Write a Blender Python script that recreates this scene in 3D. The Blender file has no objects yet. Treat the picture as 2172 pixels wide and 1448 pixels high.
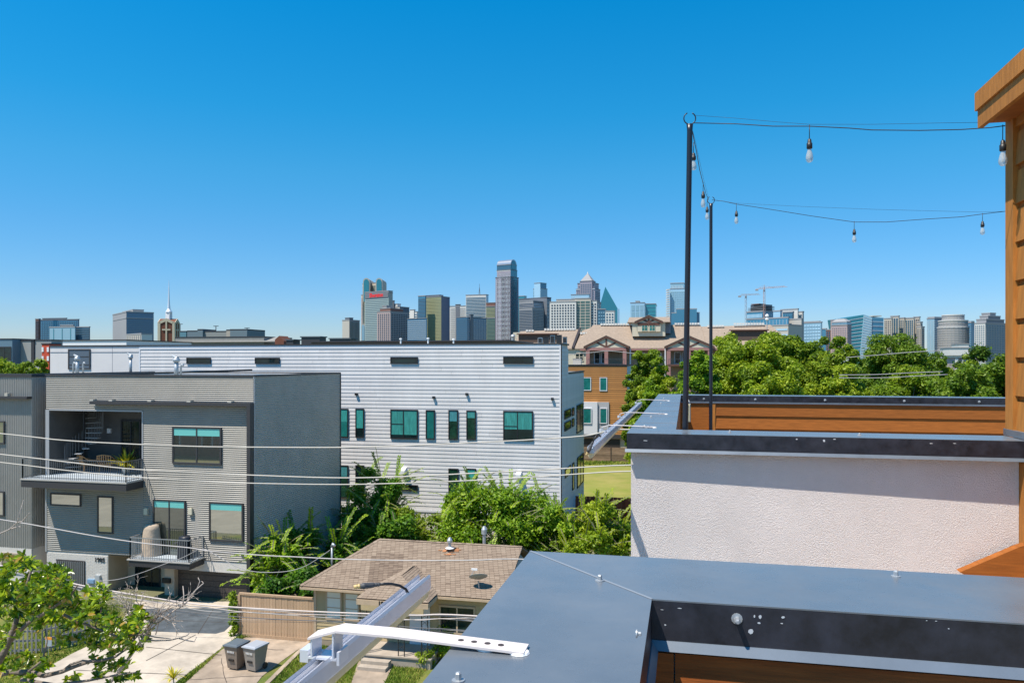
import bpy, math, random
import numpy as np
from mathutils import Vector, Matrix
C = bpy.context.scene
R = random.Random(7)
NR = np.random.RandomState(11)
# ------------------------------------------------------------------ camera
H = 12.5
YAW = math.radians(12.6)
FPX, CX, HY = 1650.0, 1086.0, 765.0          # focal length in photo pixels, principal column, horizon row
cam = bpy.data.cameras.new('camera'); camo = bpy.data.objects.new('camera', cam); C.collection.objects.link(camo)
camo.location = (0, 0, H); camo.rotation_euler = (math.pi/2, 0, YAW)
cam.sensor_width = 36; cam.lens = 36*FPX/2172; cam.shift_y = 41/2172
cam.clip_start = 0.05; cam.clip_end = 20000
C.camera = camo
# ------------------------------------------------------------------ world and sun
LIGHT = Vector((.36, .36, -1)).normalized()
world = bpy.data.worlds.new('World'); C.world = world; world.use_nodes = True
wn = world.node_tree; bg = wn.nodes['Background']
sky = wn.nodes.new('ShaderNodeTexSky'); sky.sky_type = 'NISHITA'; sky.sun_disc = False
sky.sun_elevation = math.asin(-LIGHT.z); sky.sun_rotation = math.radians(225)
sky.air_density = 1.0; sky.dust_density = 0.25; sky.ozone_density = 2.0; sky.altitude = 200
hs = wn.nodes.new('ShaderNodeHueSaturation'); hs.inputs['Saturation'].default_value = 1.25; hs.inputs['Hue'].default_value = 0.49
wn.links.new(sky.outputs[0], hs.inputs['Color'])
wtc = wn.nodes.new('ShaderNodeTexCoord'); wsp = wn.nodes.new('ShaderNodeSeparateXYZ'); wrp = wn.nodes.new('ShaderNodeValToRGB'); wmx = wn.nodes.new('ShaderNodeMix')
wn.links.new(wtc.outputs['Generated'], wsp.inputs[0]); wn.links.new(wsp.outputs['Z'], wrp.inputs[0])    # deeper, purer blue with height; above view red returns to ease blue fill
els = wrp.color_ramp.elements
for i, (p_, c_) in enumerate(((0.0, (.52, .60, .84)), (.077, (.43, .61, .86)), (.155, (.37, .68, .90)), (.229, (.28, .78, .95)), (.30, (.14, .83, 1.02)), (.42, (.03, .88, 1.12)), (1.0, (.30, .88, 1.02)))):
    e = els[i] if i < 2 else els.new(p_)
    e.position = p_; e.color = c_+(1,)
wmx.data_type = 'RGBA'; wmx.blend_type = 'MULTIPLY'; wmx.inputs[0].default_value = 1; wmx.clamp_result = False
wn.links.new(hs.outputs[0], wmx.inputs[6]); wn.links.new(wrp.outputs[0], wmx.inputs[7]); wn.links.new(wmx.outputs[2], bg.inputs['Color'])
bg.inputs['Strength'].default_value = 0.12
sl = bpy.data.lights.new('sun', 'SUN'); sl.energy = 4.9; sl.angle = math.radians(.5); sl.color = (1, .92, .80)
so = bpy.data.objects.new('sun', sl); C.collection.objects.link(so)
so.rotation_euler = LIGHT.to_track_quat('-Z', 'Y').to_euler(); so.location = (0, 0, 60)
C.view_settings.view_transform = 'Standard'; C.view_settings.look = 'None'
C.view_settings.exposure = 0.45; C.view_settings.gamma = 1; C.view_settings.use_curve_mapping = False
# ------------------------------------------------------------------ projection helpers
fwd = Vector((-math.sin(YAW), math.cos(YAW), 0)); rgt = Vector((math.cos(YAW), math.sin(YAW), 0)); CAM = Vector((0, 0, H))
def ray(px, py): return fwd + rgt*((px-CX)/FPX) + Vector((0, 0, (HY-py)/FPX))
def P(px, py, X=None, Y=None, Z=None, d=None):
    v = ray(px, py)
    if d is not None: t = d
    elif X is not None: t = X/v.x
    elif Y is not None: t = Y/v.y
    else: t = (Z-H)/v.z
    return CAM + v*t
# ------------------------------------------------------------------ materials
MATS = {}
def mat(name, col, rough=.7, metal=0., var=0., scale=1., bump=0., bscale=40., spec=.5, tint=None, trans=0., stretch=None, col2=None, dirt=0., orand=0., rvar=0.):
    if name in MATS: return MATS[name]
    m = bpy.data.materials.new(name); m.use_nodes = True; nt = m.node_tree; N = nt.nodes; L = nt.links
    b = N['Principled BSDF']; b.inputs['Roughness'].default_value = rough; b.inputs['Metallic'].default_value = metal
    b.inputs['Specular IOR Level'].default_value = spec
    col = tuple(col)+(1,)
    tc = N.new('ShaderNodeTexCoord'); src = tc.outputs['Object']
    if stretch:
        mp = N.new('ShaderNodeMapping'); mp.inputs['Scale'].default_value = stretch; L.new(src, mp.inputs[0]); src = mp.outputs[0]
    out = None
    if var > 0 or col2:
        nz = N.new('ShaderNodeTexNoise'); nz.inputs['Scale'].default_value = scale; nz.inputs['Detail'].default_value = 6; nz.inputs['Roughness'].default_value = .65
        L.new(src, nz.inputs[0])
        rp = N.new('ShaderNodeValToRGB'); rp.color_ramp.elements[0].position = .32; rp.color_ramp.elements[1].position = .68
        c2 = tuple(col2)+(1,) if col2 else tuple(min(1, c*(1+var)) for c in col[:3])+(1,)
        c1 = col if col2 else tuple(c*(1-var) for c in col[:3])+(1,)
        rp.color_ramp.elements[0].color = c1; rp.color_ramp.elements[1].color = c2
        L.new(nz.outputs[0], rp.inputs[0]); out = rp.outputs[0]
    if dirt > 0:
        nz = N.new('ShaderNodeTexNoise'); nz.inputs['Scale'].default_value = scale*.22+.05; nz.inputs['Detail'].default_value = 8; nz.inputs['Roughness'].default_value = .7
        L.new(src, nz.inputs[0])
        mr = N.new('ShaderNodeMapRange'); mr.inputs[1].default_value = .35; mr.inputs[2].default_value = .7; mr.inputs[3].default_value = 1-dirt; mr.inputs[4].default_value = 1
        L.new(nz.outputs[0], mr.inputs[0])
        mx = N.new('ShaderNodeMix'); mx.data_type = 'RGBA'; mx.blend_type = 'MULTIPLY'; mx.inputs[0].default_value = 1
        if out: L.new(out, mx.inputs[6])
        else: mx.inputs[6].default_value = col
        L.new(mr.outputs[0], mx.inputs[7]); out = mx.outputs[2]
    if tint is not None:
        at = N.new('ShaderNodeAttribute'); at.attribute_name = 'tint'
        rp = N.new('ShaderNodeValToRGB'); els = rp.color_ramp.elements
        for i, (p_, c_) in enumerate(tint):
            e = els[i] if i < 2 else els.new(p_)
            e.position = p_; e.color = tuple(c_)+(1,)
        L.new(at.outputs['Fac'], rp.inputs[0])
        if out:
            mx = N.new('ShaderNodeMix'); mx.data_type = 'RGBA'; mx.blend_type = 'MULTIPLY'; mx.inputs[0].default_value = 1
            L.new(rp.outputs[0], mx.inputs[6]); L.new(out, mx.inputs[7]); out = mx.outputs[2]
        else: out = rp.outputs[0]
    if orand > 0:
        oi = N.new('ShaderNodeObjectInfo'); mr = N.new('ShaderNodeMapRange'); mr.inputs[3].default_value = 1-orand; mr.inputs[4].default_value = 1+orand*.6; L.new(oi.outputs['Random'], mr.inputs[0])
        mx = N.new('ShaderNodeMix'); mx.data_type = 'RGBA'; mx.blend_type = 'MULTIPLY'; mx.inputs[0].default_value = 1
        if out: L.new(out, mx.inputs[6])
        else: mx.inputs[6].default_value = col
        L.new(mr.outputs[0], mx.inputs[7]); out = mx.outputs[2]
    if rvar > 0:
        nz = N.new('ShaderNodeTexNoise'); nz.inputs['Scale'].default_value = 3.5; nz.inputs['Detail'].default_value = 8; nz.inputs['Roughness'].default_value = .7; L.new(src, nz.inputs[0])
        mr = N.new('ShaderNodeMapRange'); mr.inputs[1].default_value = .3; mr.inputs[2].default_value = .7; mr.inputs[3].default_value = max(.05, rough-rvar); mr.inputs[4].default_value = rough+rvar; L.new(nz.outputs[0], mr.inputs[0]); L.new(mr.outputs[0], b.inputs['Roughness'])
    if out: L.new(out, b.inputs['Base Color'])
    else: b.inputs['Base Color'].default_value = col
    if bump > 0:
        nb = N.new('ShaderNodeTexNoise'); nb.inputs['Scale'].default_value = bscale; nb.inputs['Detail'].default_value = 4; L.new(src, nb.inputs[0])
        bp = N.new('ShaderNodeBump'); bp.inputs['Strength'].default_value = min(1, bump*2); bp.inputs['Distance'].default_value = bump*.1; L.new(nb.outputs[0], bp.inputs['Height']); L.new(bp.outputs[0], b.inputs['Normal'])
    if trans > 0:
        tr = N.new('ShaderNodeBsdfTranslucent'); ms = N.new('ShaderNodeMixShader'); ms.inputs[0].default_value = trans
        if out: L.new(out, tr.inputs[0])
        else: tr.inputs[0].default_value = col
        L.new(b.outputs[0], ms.inputs[1]); L.new(tr.outputs[0], ms.inputs[2]); L.new(ms.outputs[0], N['Material Output'].inputs[0])
    MATS[name] = m; return m
# ------------------------------------------------------------------ mesh builder
ORG = {}
class MB:
    def __init__(s): s.v = []; s.f = []; s.m = []; s.t = []
    def face(s, pts, mi=0, t=.5):
        n = len(s.v); s.v += [tuple(p) for p in pts]; s.f.append(tuple(range(n, n+len(pts)))); s.m.append(mi); s.t.append(t)
    def hexa(s, p, mi=0, t=.5):   # p: 8 points, bottom ring then top ring
        n = len(s.v); s.v += [tuple(q) for q in p]
        for q in ((3, 2, 1, 0), (4, 5, 6, 7), (0, 1, 5, 4), (1, 2, 6, 5), (2, 3, 7, 6), (3, 0, 4, 7)):
            s.f.append(tuple(n+i for i in q)); s.m.append(mi); s.t.append(t)
    def box(s, x0, x1, y0, y1, z0, z1, mi=0, t=.5):
        s.hexa([(x0, y0, z0), (x1, y0, z0), (x1, y1, z0), (x0, y1, z0), (x0, y0, z1), (x1, y0, z1), (x1, y1, z1), (x0, y1, z1)], mi, t)
    def prism(s, poly, z0, z1, mi=0):    # poly: xy list
        n = len(poly); b = len(s.v)
        s.v += [(p[0], p[1], z0) for p in poly]+[(p[0], p[1], z1) for p in poly]
        s.f.append(tuple(b+i for i in reversed(range(n)))); s.f.append(tuple(b+n+i for i in range(n))); s.m += [mi, mi]; s.t += [.5, .5]
        for i in range(n):
            j = (i+1) % n; s.f.append((b+i, b+j, b+n+j, b+n+i)); s.m.append(mi); s.t.append(.5)
    def extr(s, pts, vec, mi=0):          # extrude a 3d polygon by vec
        n = len(pts); b = len(s.v); vec = Vector(vec)
        s.v += [tuple(p) for p in pts]+[tuple(Vector(p)+vec) for p in pts]
        s.f.append(tuple(b+i for i in range(n))); s.f.append(tuple(b+n+i for i in reversed(range(n)))); s.m += [mi, mi]; s.t += [.5, .5]
        for i in range(n):
            j = (i+1) % n; s.f.append((b+j, b+i, b+n+i, b+n+j)); s.m.append(mi); s.t.append(.5)
    def tube(s, pts, rad, k=6, mi=0, cap=True):
        pts = [Vector(p) for p in pts]; n = len(pts)
        if not isinstance(rad, (list, tuple)): rad = [rad]*n
        b = len(s.v); up = None
        for i, p in enumerate(pts):
            d = (pts[min(i+1, n-1)]-pts[max(i-1, 0)]).normalized()
            if up is None: up = Vector((0, 0, 1)) if abs(d.z) < .9 else Vector((1, 0, 0))
            a = d.cross(up)
            if a.length < 1e-4: a = d.cross(Vector((0, 1, .3)))
            a.normalize(); c = a.cross(d).normalized(); up = c
            for j in range(k):
                an = 2*math.pi*j/k; s.v.append(tuple(p+(a*math.cos(an)+c*math.sin(an))*rad[i]))
        for i in range(n-1):
            for j in range(k):
                j2 = (j+1) % k; s.f.append((b+i*k+j, b+i*k+j2, b+(i+1)*k+j2, b+(i+1)*k+j)); s.m.append(mi); s.t.append(.5)
        if cap:
            s.f.append(tuple(b+j for j in reversed(range(k)))); s.f.append(tuple(b+(n-1)*k+j for j in range(k))); s.m += [mi, mi]; s.t += [.5, .5]
    def lathe(s, c, prof, k=10, mi=0, axis=None):
        c = Vector(c); q = Matrix.Identity(3) if axis is None else Vector((0, 0, 1)).rotation_difference(Vector(axis)).to_matrix()
        b = len(s.v); n = len(prof)
        for (r, z) in prof:
            for j in range(k):
                an = 2*math.pi*j/k; s.v.append(tuple(c+q@Vector((r*math.cos(an), r*math.sin(an), z))))
        for i in range(n-1):
            for j in range(k):
                j2 = (j+1) % k; s.f.append((b+i*k+j, b+i*k+j2, b+(i+1)*k+j2, b+(i+1)*k+j)); s.m.append(mi); s.t.append(.5)
        s.f.append(tuple(b+j for j in reversed(range(k)))); s.f.append(tuple(b+(n-1)*k+j for j in range(k))); s.m += [mi, mi]; s.t += [.5, .5]
    def build(s, name, m, parent=None, org=None, smooth=False, tint=False, kind=None, label=None):
        o_ = Vector(ORG[parent]) if parent is not None else Vector(org or (0, 0, 0))
        me = bpy.data.meshes.new(name)
        V = np.array(s.v, dtype=np.float64)-np.array(o_)
        me.from_pydata(V.tolist(), [], s.f)
        for mm in (m if isinstance(m, (list, tuple)) else [m]): me.materials.append(mm)
        if max(s.m, default=0) > 0: me.polygons.foreach_set('material_index', s.m)
        if smooth: me.polygons.foreach_set('use_smooth', [True]*len(s.f))
        if tint:
            a = me.attributes.new('tint', 'FLOAT', 'FACE'); a.data.foreach_set('value', s.t)
        o = bpy.data.objects.new(name, me); C.collection.objects.link(o)
        if parent is not None: o.parent = parent
        else: o.location = o_
        ORG[o] = tuple(o_)
        if kind: o['kind'] = kind
        if label: o['label'] = label
        return o
def thing(name, label, cat, loc, group=None):
    o = bpy.data.objects.new(name, None); C.collection.objects.link(o); o.location = loc; o.empty_display_size = .2
    o['label'] = label; o['category'] = cat
    if group: o['group'] = group
    ORG[o] = tuple(loc); return o
def tag(o, label, cat, group=None):
    o['label'] = label; o['category'] = cat
    if group: o['group'] = group
    return o
def share(src, off, parent):       # another piece sharing the mesh of src, moved by off
    o = src.copy(); C.collection.objects.link(o); o.parent = parent; o.location = Vector(src.location)+Vector(off); ORG[o] = ORG[src]; return o
def copy_tree(o, loc=None, rz=0, parent=None, label=None):
    c = o.copy(); C.collection.objects.link(c); c.parent = parent
    if loc is not None: c.location = loc; c.rotation_euler = (0, 0, rz)
    if label: c['label'] = label
    for ch in list(o.children): copy_tree(ch, parent=c)
    return c
def one(name, mb, m, label, cat, org, group=None, **k): return tag(mb.build(name, m, None, org, **k), label, cat, group)
class Fr:                                  # a wall plane: origin, u along, z up, n outward
    def __init__(s, o, u, n): s.o = Vector(o); s.u = Vector(u).normalized(); s.n = Vector(n).normalized()
    def p(s, u, z, n=0): return s.o+s.u*u+Vector((0, 0, z))+s.n*n
    def px(s, px, py):
        v = ray(px, py); t = (s.o-CAM).dot(s.n)/v.dot(s.n); q = CAM+v*t-s.o
        return q.dot(s.u), q.z
    def rect(s, x0, y0, x1, y1):            # photo rectangle -> u0,u1,z0,z1 (z from the middle column)
        ym = (x0+x1)/2; u0 = s.px(x0, y1)[0]; u1 = s.px(x1, y1)[0]
        return min(u0, u1), max(u0, u1), s.px(ym, y1)[1], s.px(ym, y0)[1]
    def box(s, mb, u0, u1, z0, z1, n0, n1, mi=0, t=.5):
        mb.hexa([s.p(u0, z0, n0), s.p(u1, z0, n0), s.p(u1, z0, n1), s.p(u0, z0, n1), s.p(u0, z1, n0), s.p(u1, z1, n0), s.p(u1, z1, n1), s.p(u0, z1, n1)], mi, t)
    def quad(s, mb, u0, u1, z0, z1, n=0, mi=0, t=.5):
        mb.face([s.p(u0, z0, n), s.p(u1, z0, n), s.p(u1, z1, n), s.p(u0, z1, n)], mi, t)
    def corr(s, mb, u0, u1, z0, z1, pitch=.1, dep=.024, vert=False, n=0):
        a0, a1 = (u0, u1) if vert else (z0, z1)
        k = max(1, round((a1-a0)/pitch)); st = (a1-a0)/k; prof = []
        for i in range(k):
            b = a0+i*st; prof += [(b, 0), (b+st*.28, dep), (b+st*.55, dep), (b+st*.82, 0)]
        prof.append((a1, 0))
        for (q0, d0), (q1, d1) in zip(prof, prof[1:]):
            if vert: mb.face([s.p(q0, z0, n+d0), s.p(q1, z0, n+d1), s.p(q1, z1, n+d1), s.p(q0, z1, n+d0)])
            else: mb.face([s.p(u0, q0, n+d0), s.p(u1, q0, n+d0), s.p(u1, q1, n+d1), s.p(u0, q1, n+d1)])
    def window(s, parent, r, fm, gm, fw=.06, n0=0., n1=.07, mull=(), trans=(), blind=None, name='window', label=None):
        u0, u1, z0, z1 = r; mb = MB()
        s.box(mb, u0, u0+fw, z0, z1, n0, n1); s.box(mb, u1-fw, u1, z0, z1, n0, n1)
        s.box(mb, u0+fw, u1-fw, z0, z0+fw, n0, n1); s.box(mb, u0+fw, u1-fw, z1-fw, z1, n0, n1)
        for q in mull: uu = u0+(u1-u0)*q; s.box(mb, uu-fw*.4, uu+fw*.4, z0+fw, z1-fw, n0, n1-.008)
        for (qa, qb, qz) in trans:
            zz = z0+(z1-z0)*qz; s.box(mb, u0+(u1-u0)*qa+fw*.5, u0+(u1-u0)*qb-fw*.5, zz-fw*.3, zz+fw*.3, n0, n1-.012)
        w = mb.build(name, fm, parent, label=label)
        cuts = [u0+fw*.6]+[u0+(u1-u0)*q for q in mull]+[u1-fw*.6]
        for a, b in zip(cuts, cuts[1:]):
            g = MB(); s.box(g, a, b, z0+fw*.6, z1-fw*.6, n0+.003, n0+(n1-n0)*.62)
            if blind:
                bz = z0+(z1-z0)*(1-blind[0]); s.box(g, a+.02, b-.02, bz, z1-fw*.7, n0+(n1-n0)*.62, n0+(n1-n0)*.62+.006, 1)
                g.build('pane', [gm, blind[1]], w)
            else: g.build('pane', gm, w)
        return w
FRONT = lambda y: Fr((0, y, 0), (1, 0, 0), (0, -1, 0))
EAST = lambda x: Fr((x, 0, 0), (0, 1, 0), (1, 0, 0))
def text(parent, s_, loc, size, m, rot=(math.pi/2, 0, 0), ext=.01, name='lettering', bold=0., sx=1.):
    cu = bpy.data.curves.new(name, 'FONT'); cu.body = s_; cu.size = size; cu.extrude = ext; cu.offset = bold; cu.align_x = 'CENTER'; cu.align_y = 'CENTER'
    cu.resolution_u = 2; o = bpy.data.objects.new(name, cu); C.collection.objects.link(o); cu.materials.append(m)
    bpy.context.view_layer.update(); me = bpy.data.meshes.new_from_object(o, depsgraph=bpy.context.evaluated_depsgraph_get()); bpy.data.objects.remove(o)
    o = bpy.data.objects.new(name, me); C.collection.objects.link(o)
    o.parent = parent; o.location = Vector(loc)-Vector(ORG[parent]); o.rotation_euler = rot; o.scale = (sx, 1, 1); ORG[o] = tuple(loc); return o
# ------------------------------------------------------------------ colours
blackm = mat('black_trim', (.018, .018, .02), .45)
bronze = mat('dark_bronze_frame', (.035, .028, .026), .5)
coping_m = mat('sky_tinted_coping_metal', (.155, .175, .20), .30, .0, var=.10, scale=3.5, bump=.03, bscale=2.2, spec=.9, dirt=.22, rvar=.12)  # dark bronze metal with the sky's blue reflection put into its colour
fascia_m = mat('dark_metal_fascia', (.020, .021, .030), .42, .1, var=.55, scale=14, spec=.6, rvar=.15)
lip_m = mat('drip_edge_metal', (.16, .19, .23), .4, .3, var=.15, scale=5)
stucco_m = mat('white_stucco', (.82, .755, .735), .95, var=.05, scale=2.5, bump=.30, bscale=190, dirt=.12)
cedar_m = mat('cedar_brown_board', (.34, .108, .018), .75, orand=.2, var=.22, scale=5, stretch=(1, 1, 12), bump=.06, bscale=14, spec=.3)
cedar2_m = mat('orange_brown_trim', (.42, .165, .032), .75, orand=.12, var=.2, scale=4, stretch=(6, 6, 1), bump=.05, bscale=14, spec=.3)
near_board_m = mat('shade_darkened_board', (.30, .085, .016), .7, orand=.15, var=.3, scale=5, stretch=(1, 1, 14), bump=.10, bscale=16, spec=.3)  # board colour darkened for the shade under the near coping
teal_glass = mat('teal_window_glass', (.015, .16, .145), .10, var=.3, scale=1.2, spec=.5)
dark_glass = mat('dark_window_glass', (.008, .022, .024), .05, var=.5, scale=.8, spec=.45)
mirror_glass = mat('mirror_window_glass', (.62, .62, .56), .03, .9)
house_glass = mat('coated_house_glass', (.50, .52, .46), .025, .92)
blind_teal = mat('teal_window_blind', (.16, .52, .48), .5)
concrete = mat('driveway_concrete', (.64, .55, .45), .9, var=.14, scale=1.1, bump=.05, bscale=30, dirt=.42)
concrete2 = mat('old_path_concrete', (.42, .33, .25), .9, var=.2, scale=1.2, bump=.08, bscale=20, dirt=.35)
shade_patch_m = mat('painted_shade_concrete', (.085, .10, .115), .85, var=.25, scale=1.5, bump=.05, bscale=30, dirt=.3)  # driveway concrete darkened to stand for a cast shadow
grass_m = mat('lawn_grass_green', (.10, .17, .018), 1, col2=(.27, .22, .055), scale=.55, bump=.5, bscale=16, dirt=.3)
lawn2_m = mat('dry_lawn', (.20, .245, .03), 1, col2=(.34, .30, .085), scale=.25, bump=.5, bscale=8, dirt=.2)
ground_m = mat('ground_earth', (.10, .12, .05), 1, col2=(.20, .17, .10), scale=.05, bump=.3, bscale=3)
bark = mat('grey_bark', (.20, .16, .13), .95, var=.3, scale=8, bump=.3, bscale=30)
barkp = mat('pale_twig_bark', (.42, .36, .32), .9, var=.25, scale=8, bump=.2, bscale=30)
wire_m = mat('pale_wire', (.52, .48, .42), .6)
wired_m = mat('dark_wire', (.12, .12, .13), .6)
galv = mat('galvanised_metal', (.46, .48, .50), .5, .6, var=.2, scale=6)
white_m = mat('white_paint', (.78, .78, .78), .5, var=.04, scale=3)
# ================================================================== GROUND
def sheet(name, pts, z, m, kind='structure', thick=None, cat=None):
    mb = MB(); c = [(p[0], p[1]) for p in pts]
    if thick: mb.prism(c, z-thick, z)
    else: mb.face([(x, y, z) for x, y in c])
    o = mb.build(name, m, None, (c[0][0], c[0][1], 0)); o['kind'] = kind; return o
mb = MB(); mb.face([(-6000, -500, 0), (6000, -500, 0), (6000, 7000, 0), (-6000, 7000, 0)]); g = mb.build('ground', ground_m, None, (0, 0, 0)); g['kind'] = 'structure'
G = lambda x, y, z=0: P(x, y, Z=z)
sheet('lawn', [G(-400, 1300), G(60, 1300), G(700, 1290), G(1020, 1330), G(1000, 1700), G(300, 1900), G(-400, 1700)], .004, grass_m)
drive = [G(20, 1480), G(60, 1446), G(100, 1416), G(150, 1388), G(200, 1364), G(240, 1340), G(270, 1300), G(287, 1276)]
drive = [(p.x, p.y) for p in drive]+[(-21.2, 36.6), (-21.0, 33.0)]+[(p.x, p.y) for p in (G(520, 1337), G(375, 1446), G(345, 1475))]
sheet('driveway', [Vector((a, b, 0)) for a, b in drive], .03, concrete, thick=.1)
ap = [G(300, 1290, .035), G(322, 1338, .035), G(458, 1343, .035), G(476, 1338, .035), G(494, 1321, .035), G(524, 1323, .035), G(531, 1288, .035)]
sheet('driveway_shade_patch', ap, .036, shade_patch_m)  # shadow on the drive put in as a darker sheet
for i, (a, b) in enumerate((((330, 1345), (345, 1290)), ((420, 1343), (452, 1292)), ((325, 1312), (525, 1322)), ((310, 1371), (470, 1388)), ((415, 1345), (310, 1400)), ((160, 1420), (395, 1430)))):
    p, q = G(*a, .04), G(*b, .04); n = Vector((-(q-p).y, (q-p).x, 0)).normalized()*.018
    sheet('driveway_joint', [p-n, q-n, q+n, p+n], .0405, mat('joint_dark', (.06, .05, .045), 1))
sheet('footpath', [G(548, 1352), G(662, 1356), G(640, 1372), G(600, 1400), G(556, 1434), G(520, 1480), G(360, 1480), G(395, 1446), G(430, 1415), G(470, 1378), G(520, 1352)], .024, concrete2, thick=.1)
for a, b in (((402, 1440), (560, 1431)), ((470, 1395), (480, 1448)), ((520, 1372), (600, 1378))):
    p, q = G(*a, .03), G(*b, .03); pts = [p.lerp(q, t/6)+Vector((0, R.uniform(-.06, .06), 0)) for t in range(7)]
    mb = MB()
    for s, e in zip(pts, pts[1:]): mb.face([(s.x, s.y-.02, .029), (e.x, e.y-.02, .029), (e.x, e.y+.02, .029), (s.x, s.y+.02, .029)])
    o = mb.build('footpath_crack', MATS['joint_dark'], None, tuple(p)); o['kind'] = 'structure'
sheet('garden_path', [G(735, 1480), G(760, 1402), G(836, 1406), G(800, 1480)], .026, concrete2, thick=.1)
sheet('garden_kerb', [G(655, 1358), G(664, 1358), G(552, 1470), G(541, 1470)], .06, concrete2, thick=.1)
sheet('far_lawn', [(-30, 61, 0), (14, 61, 0), (14, 97, 0), (-30, 97, 0)], .006, lawn2_m)
added_street_m = mat('added_street_concrete', (.40, .35, .30), .9, var=.12, scale=.8, dirt=.3)
sheet('added_street', [(-90, 9), (-2, 9), (-2, 22), (-90, 22)], .02, added_street_m, thick=.1)  # added out of view so the house windows mirror pale paving
# grass blades on the near lawns and the far lawn edge
def in_poly(x, y, poly):
    r = np.zeros(len(x), bool); n = len(poly)
    for i in range(n):
        x0, y0 = poly[i]; x1, y1 = poly[(i+1) % n]
        c = ((y0 > y) != (y1 > y)) & (x < (x1-x0)*(y-y0)/((y1-y0) if y1 != y0 else 1e-9)+x0); r ^= c
    return r
def quads(name, V, T, m, parent=None, org=None, kind=None):     # V: (n,4,3) array, T: tint per quad
    o_ = np.array(ORG[parent] if parent is not None else org or (0, 0, 0)); n = len(V)
    me = bpy.data.meshes.new(name); me.vertices.add(n*4); me.loops.add(n*4); me.polygons.add(n)
    me.vertices.foreach_set('co', (V.reshape(-1, 3)-o_).astype(np.float32).ravel())
    me.loops.foreach_set('vertex_index', np.arange(n*4, dtype=np.int32)); me.polygons.foreach_set('loop_start', np.arange(0, n*4, 4, dtype=np.int32))
    a = me.attributes.new('tint', 'FLOAT', 'FACE'); a.data.foreach_set('value', T.astype(np.float32)); me.materials.append(m); me.update(); me.validate()
    o = bpy.data.objects.new(name, me); C.collection.objects.link(o)
    if parent is not None: o.parent = parent
    else: o.location = o_
    ORG[o] = tuple(o_)
    if kind: o['kind'] = kind
    return o
blade_m = mat('grass_blade', (1, 1, 1), .8, tint=[(0, (.06, .12, .012)), (.5, (.20, .29, .03)), (1, (.46, .38, .11))], trans=.25, spec=.2)
def blades(name, poly, n, h, avoid=(), label=None, w=.02):
    P_ = np.array([(p[0], p[1]) for p in poly]); lo, hi = P_.min(0), P_.max(0)
    x = NR.uniform(lo[0], hi[0], n); y = NR.uniform(lo[1], hi[1], n); k = in_poly(x, y, P_.tolist())
    for a in avoid: k &= ~in_poly(x, y, [(q[0], q[1]) for q in a])
    x, y = x[k], y[k]; n = len(x); a = NR.uniform(0, 6.28, n); hh = NR.uniform(.5, 1.2, n)*h; lean = NR.normal(0, h*.5, (n, 2))
    dx, dy = np.cos(a)*w, np.sin(a)*w; z0 = np.full(n, 0.)
    V = np.stack([np.stack([x-dx, y-dy, z0], 1), np.stack([x+dx, y+dy, z0], 1), np.stack([x+dx*.3+lean[:, 0], y+dy*.3+lean[:, 1], hh], 1), np.stack([x-dx*.3+lean[:, 0], y-dy*.3+lean[:, 1], hh], 1)], 1)
    T = np.clip(.45+.25*np.sin(x*1.3+np.sin(y*.9)*2)+NR.normal(0, .2, n), 0, 1)
    o = quads(name, V, T, blade_m, None, (float(x.mean()), float(y.mean()), 0), 'stuff'); tag(o, label, 'grass'); return o
pav = [drive, [G(548, 1352), G(662, 1356), G(640, 1372), G(600, 1400), G(556, 1434), G(520, 1480), G(360, 1480), G(395, 1446), G(430, 1415), G(470, 1378), G(520, 1352)], [G(735, 1480), G(760, 1402), G(836, 1406), G(800, 1480)]]
blades('grass', [G(664, 1356), G(920, 1400), G(860, 1480), G(545, 1480)], 26000, .09, pav, 'short patchy grass in front of the small tan house')
blades('grass', [G(540, 1325), G(545, 1350), G(520, 1352), G(395, 1446), G(360, 1480), G(340, 1475)], 9000, .12, pav, 'narrow weedy grass strip between driveway and bin path')
blades('grass', [G(-60, 1380), G(190, 1345), G(210, 1362), G(60, 1450), G(-60, 1500)], 12000, .09, pav, 'green grass beside the grey picket fence')
blades('grass', [(-30, 93.0), (14, 93.0), (14, 96.5), (-30, 96.5)], 9000, .22, (), 'tall bright green grass along the far board fence', w=.05)
blades('grass', [G(60, 1262), G(262, 1285), G(240, 1335), G(190, 1352), G(60, 1360)], 14000, .10, pav, 'grass of the front yard beside the white brick wall')
# ================================================================== OUR ROOF TERRACE BUILDING
CT = H-.5            # coping top
XO, XI = -.40, -.07
E = 2.10             # east end: face of the tall sided wall
tb = thing('terrace_building', 'white stucco and brown board building with dark metal capped roof terrace parapets', 'building', (1.0, 6, 0))
def coping(parent, poly_outer, name='coping'):
    mb = MB(); mb.prism(poly_outer, CT-.003, CT); return mb.build(name, coping_m, parent)
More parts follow.
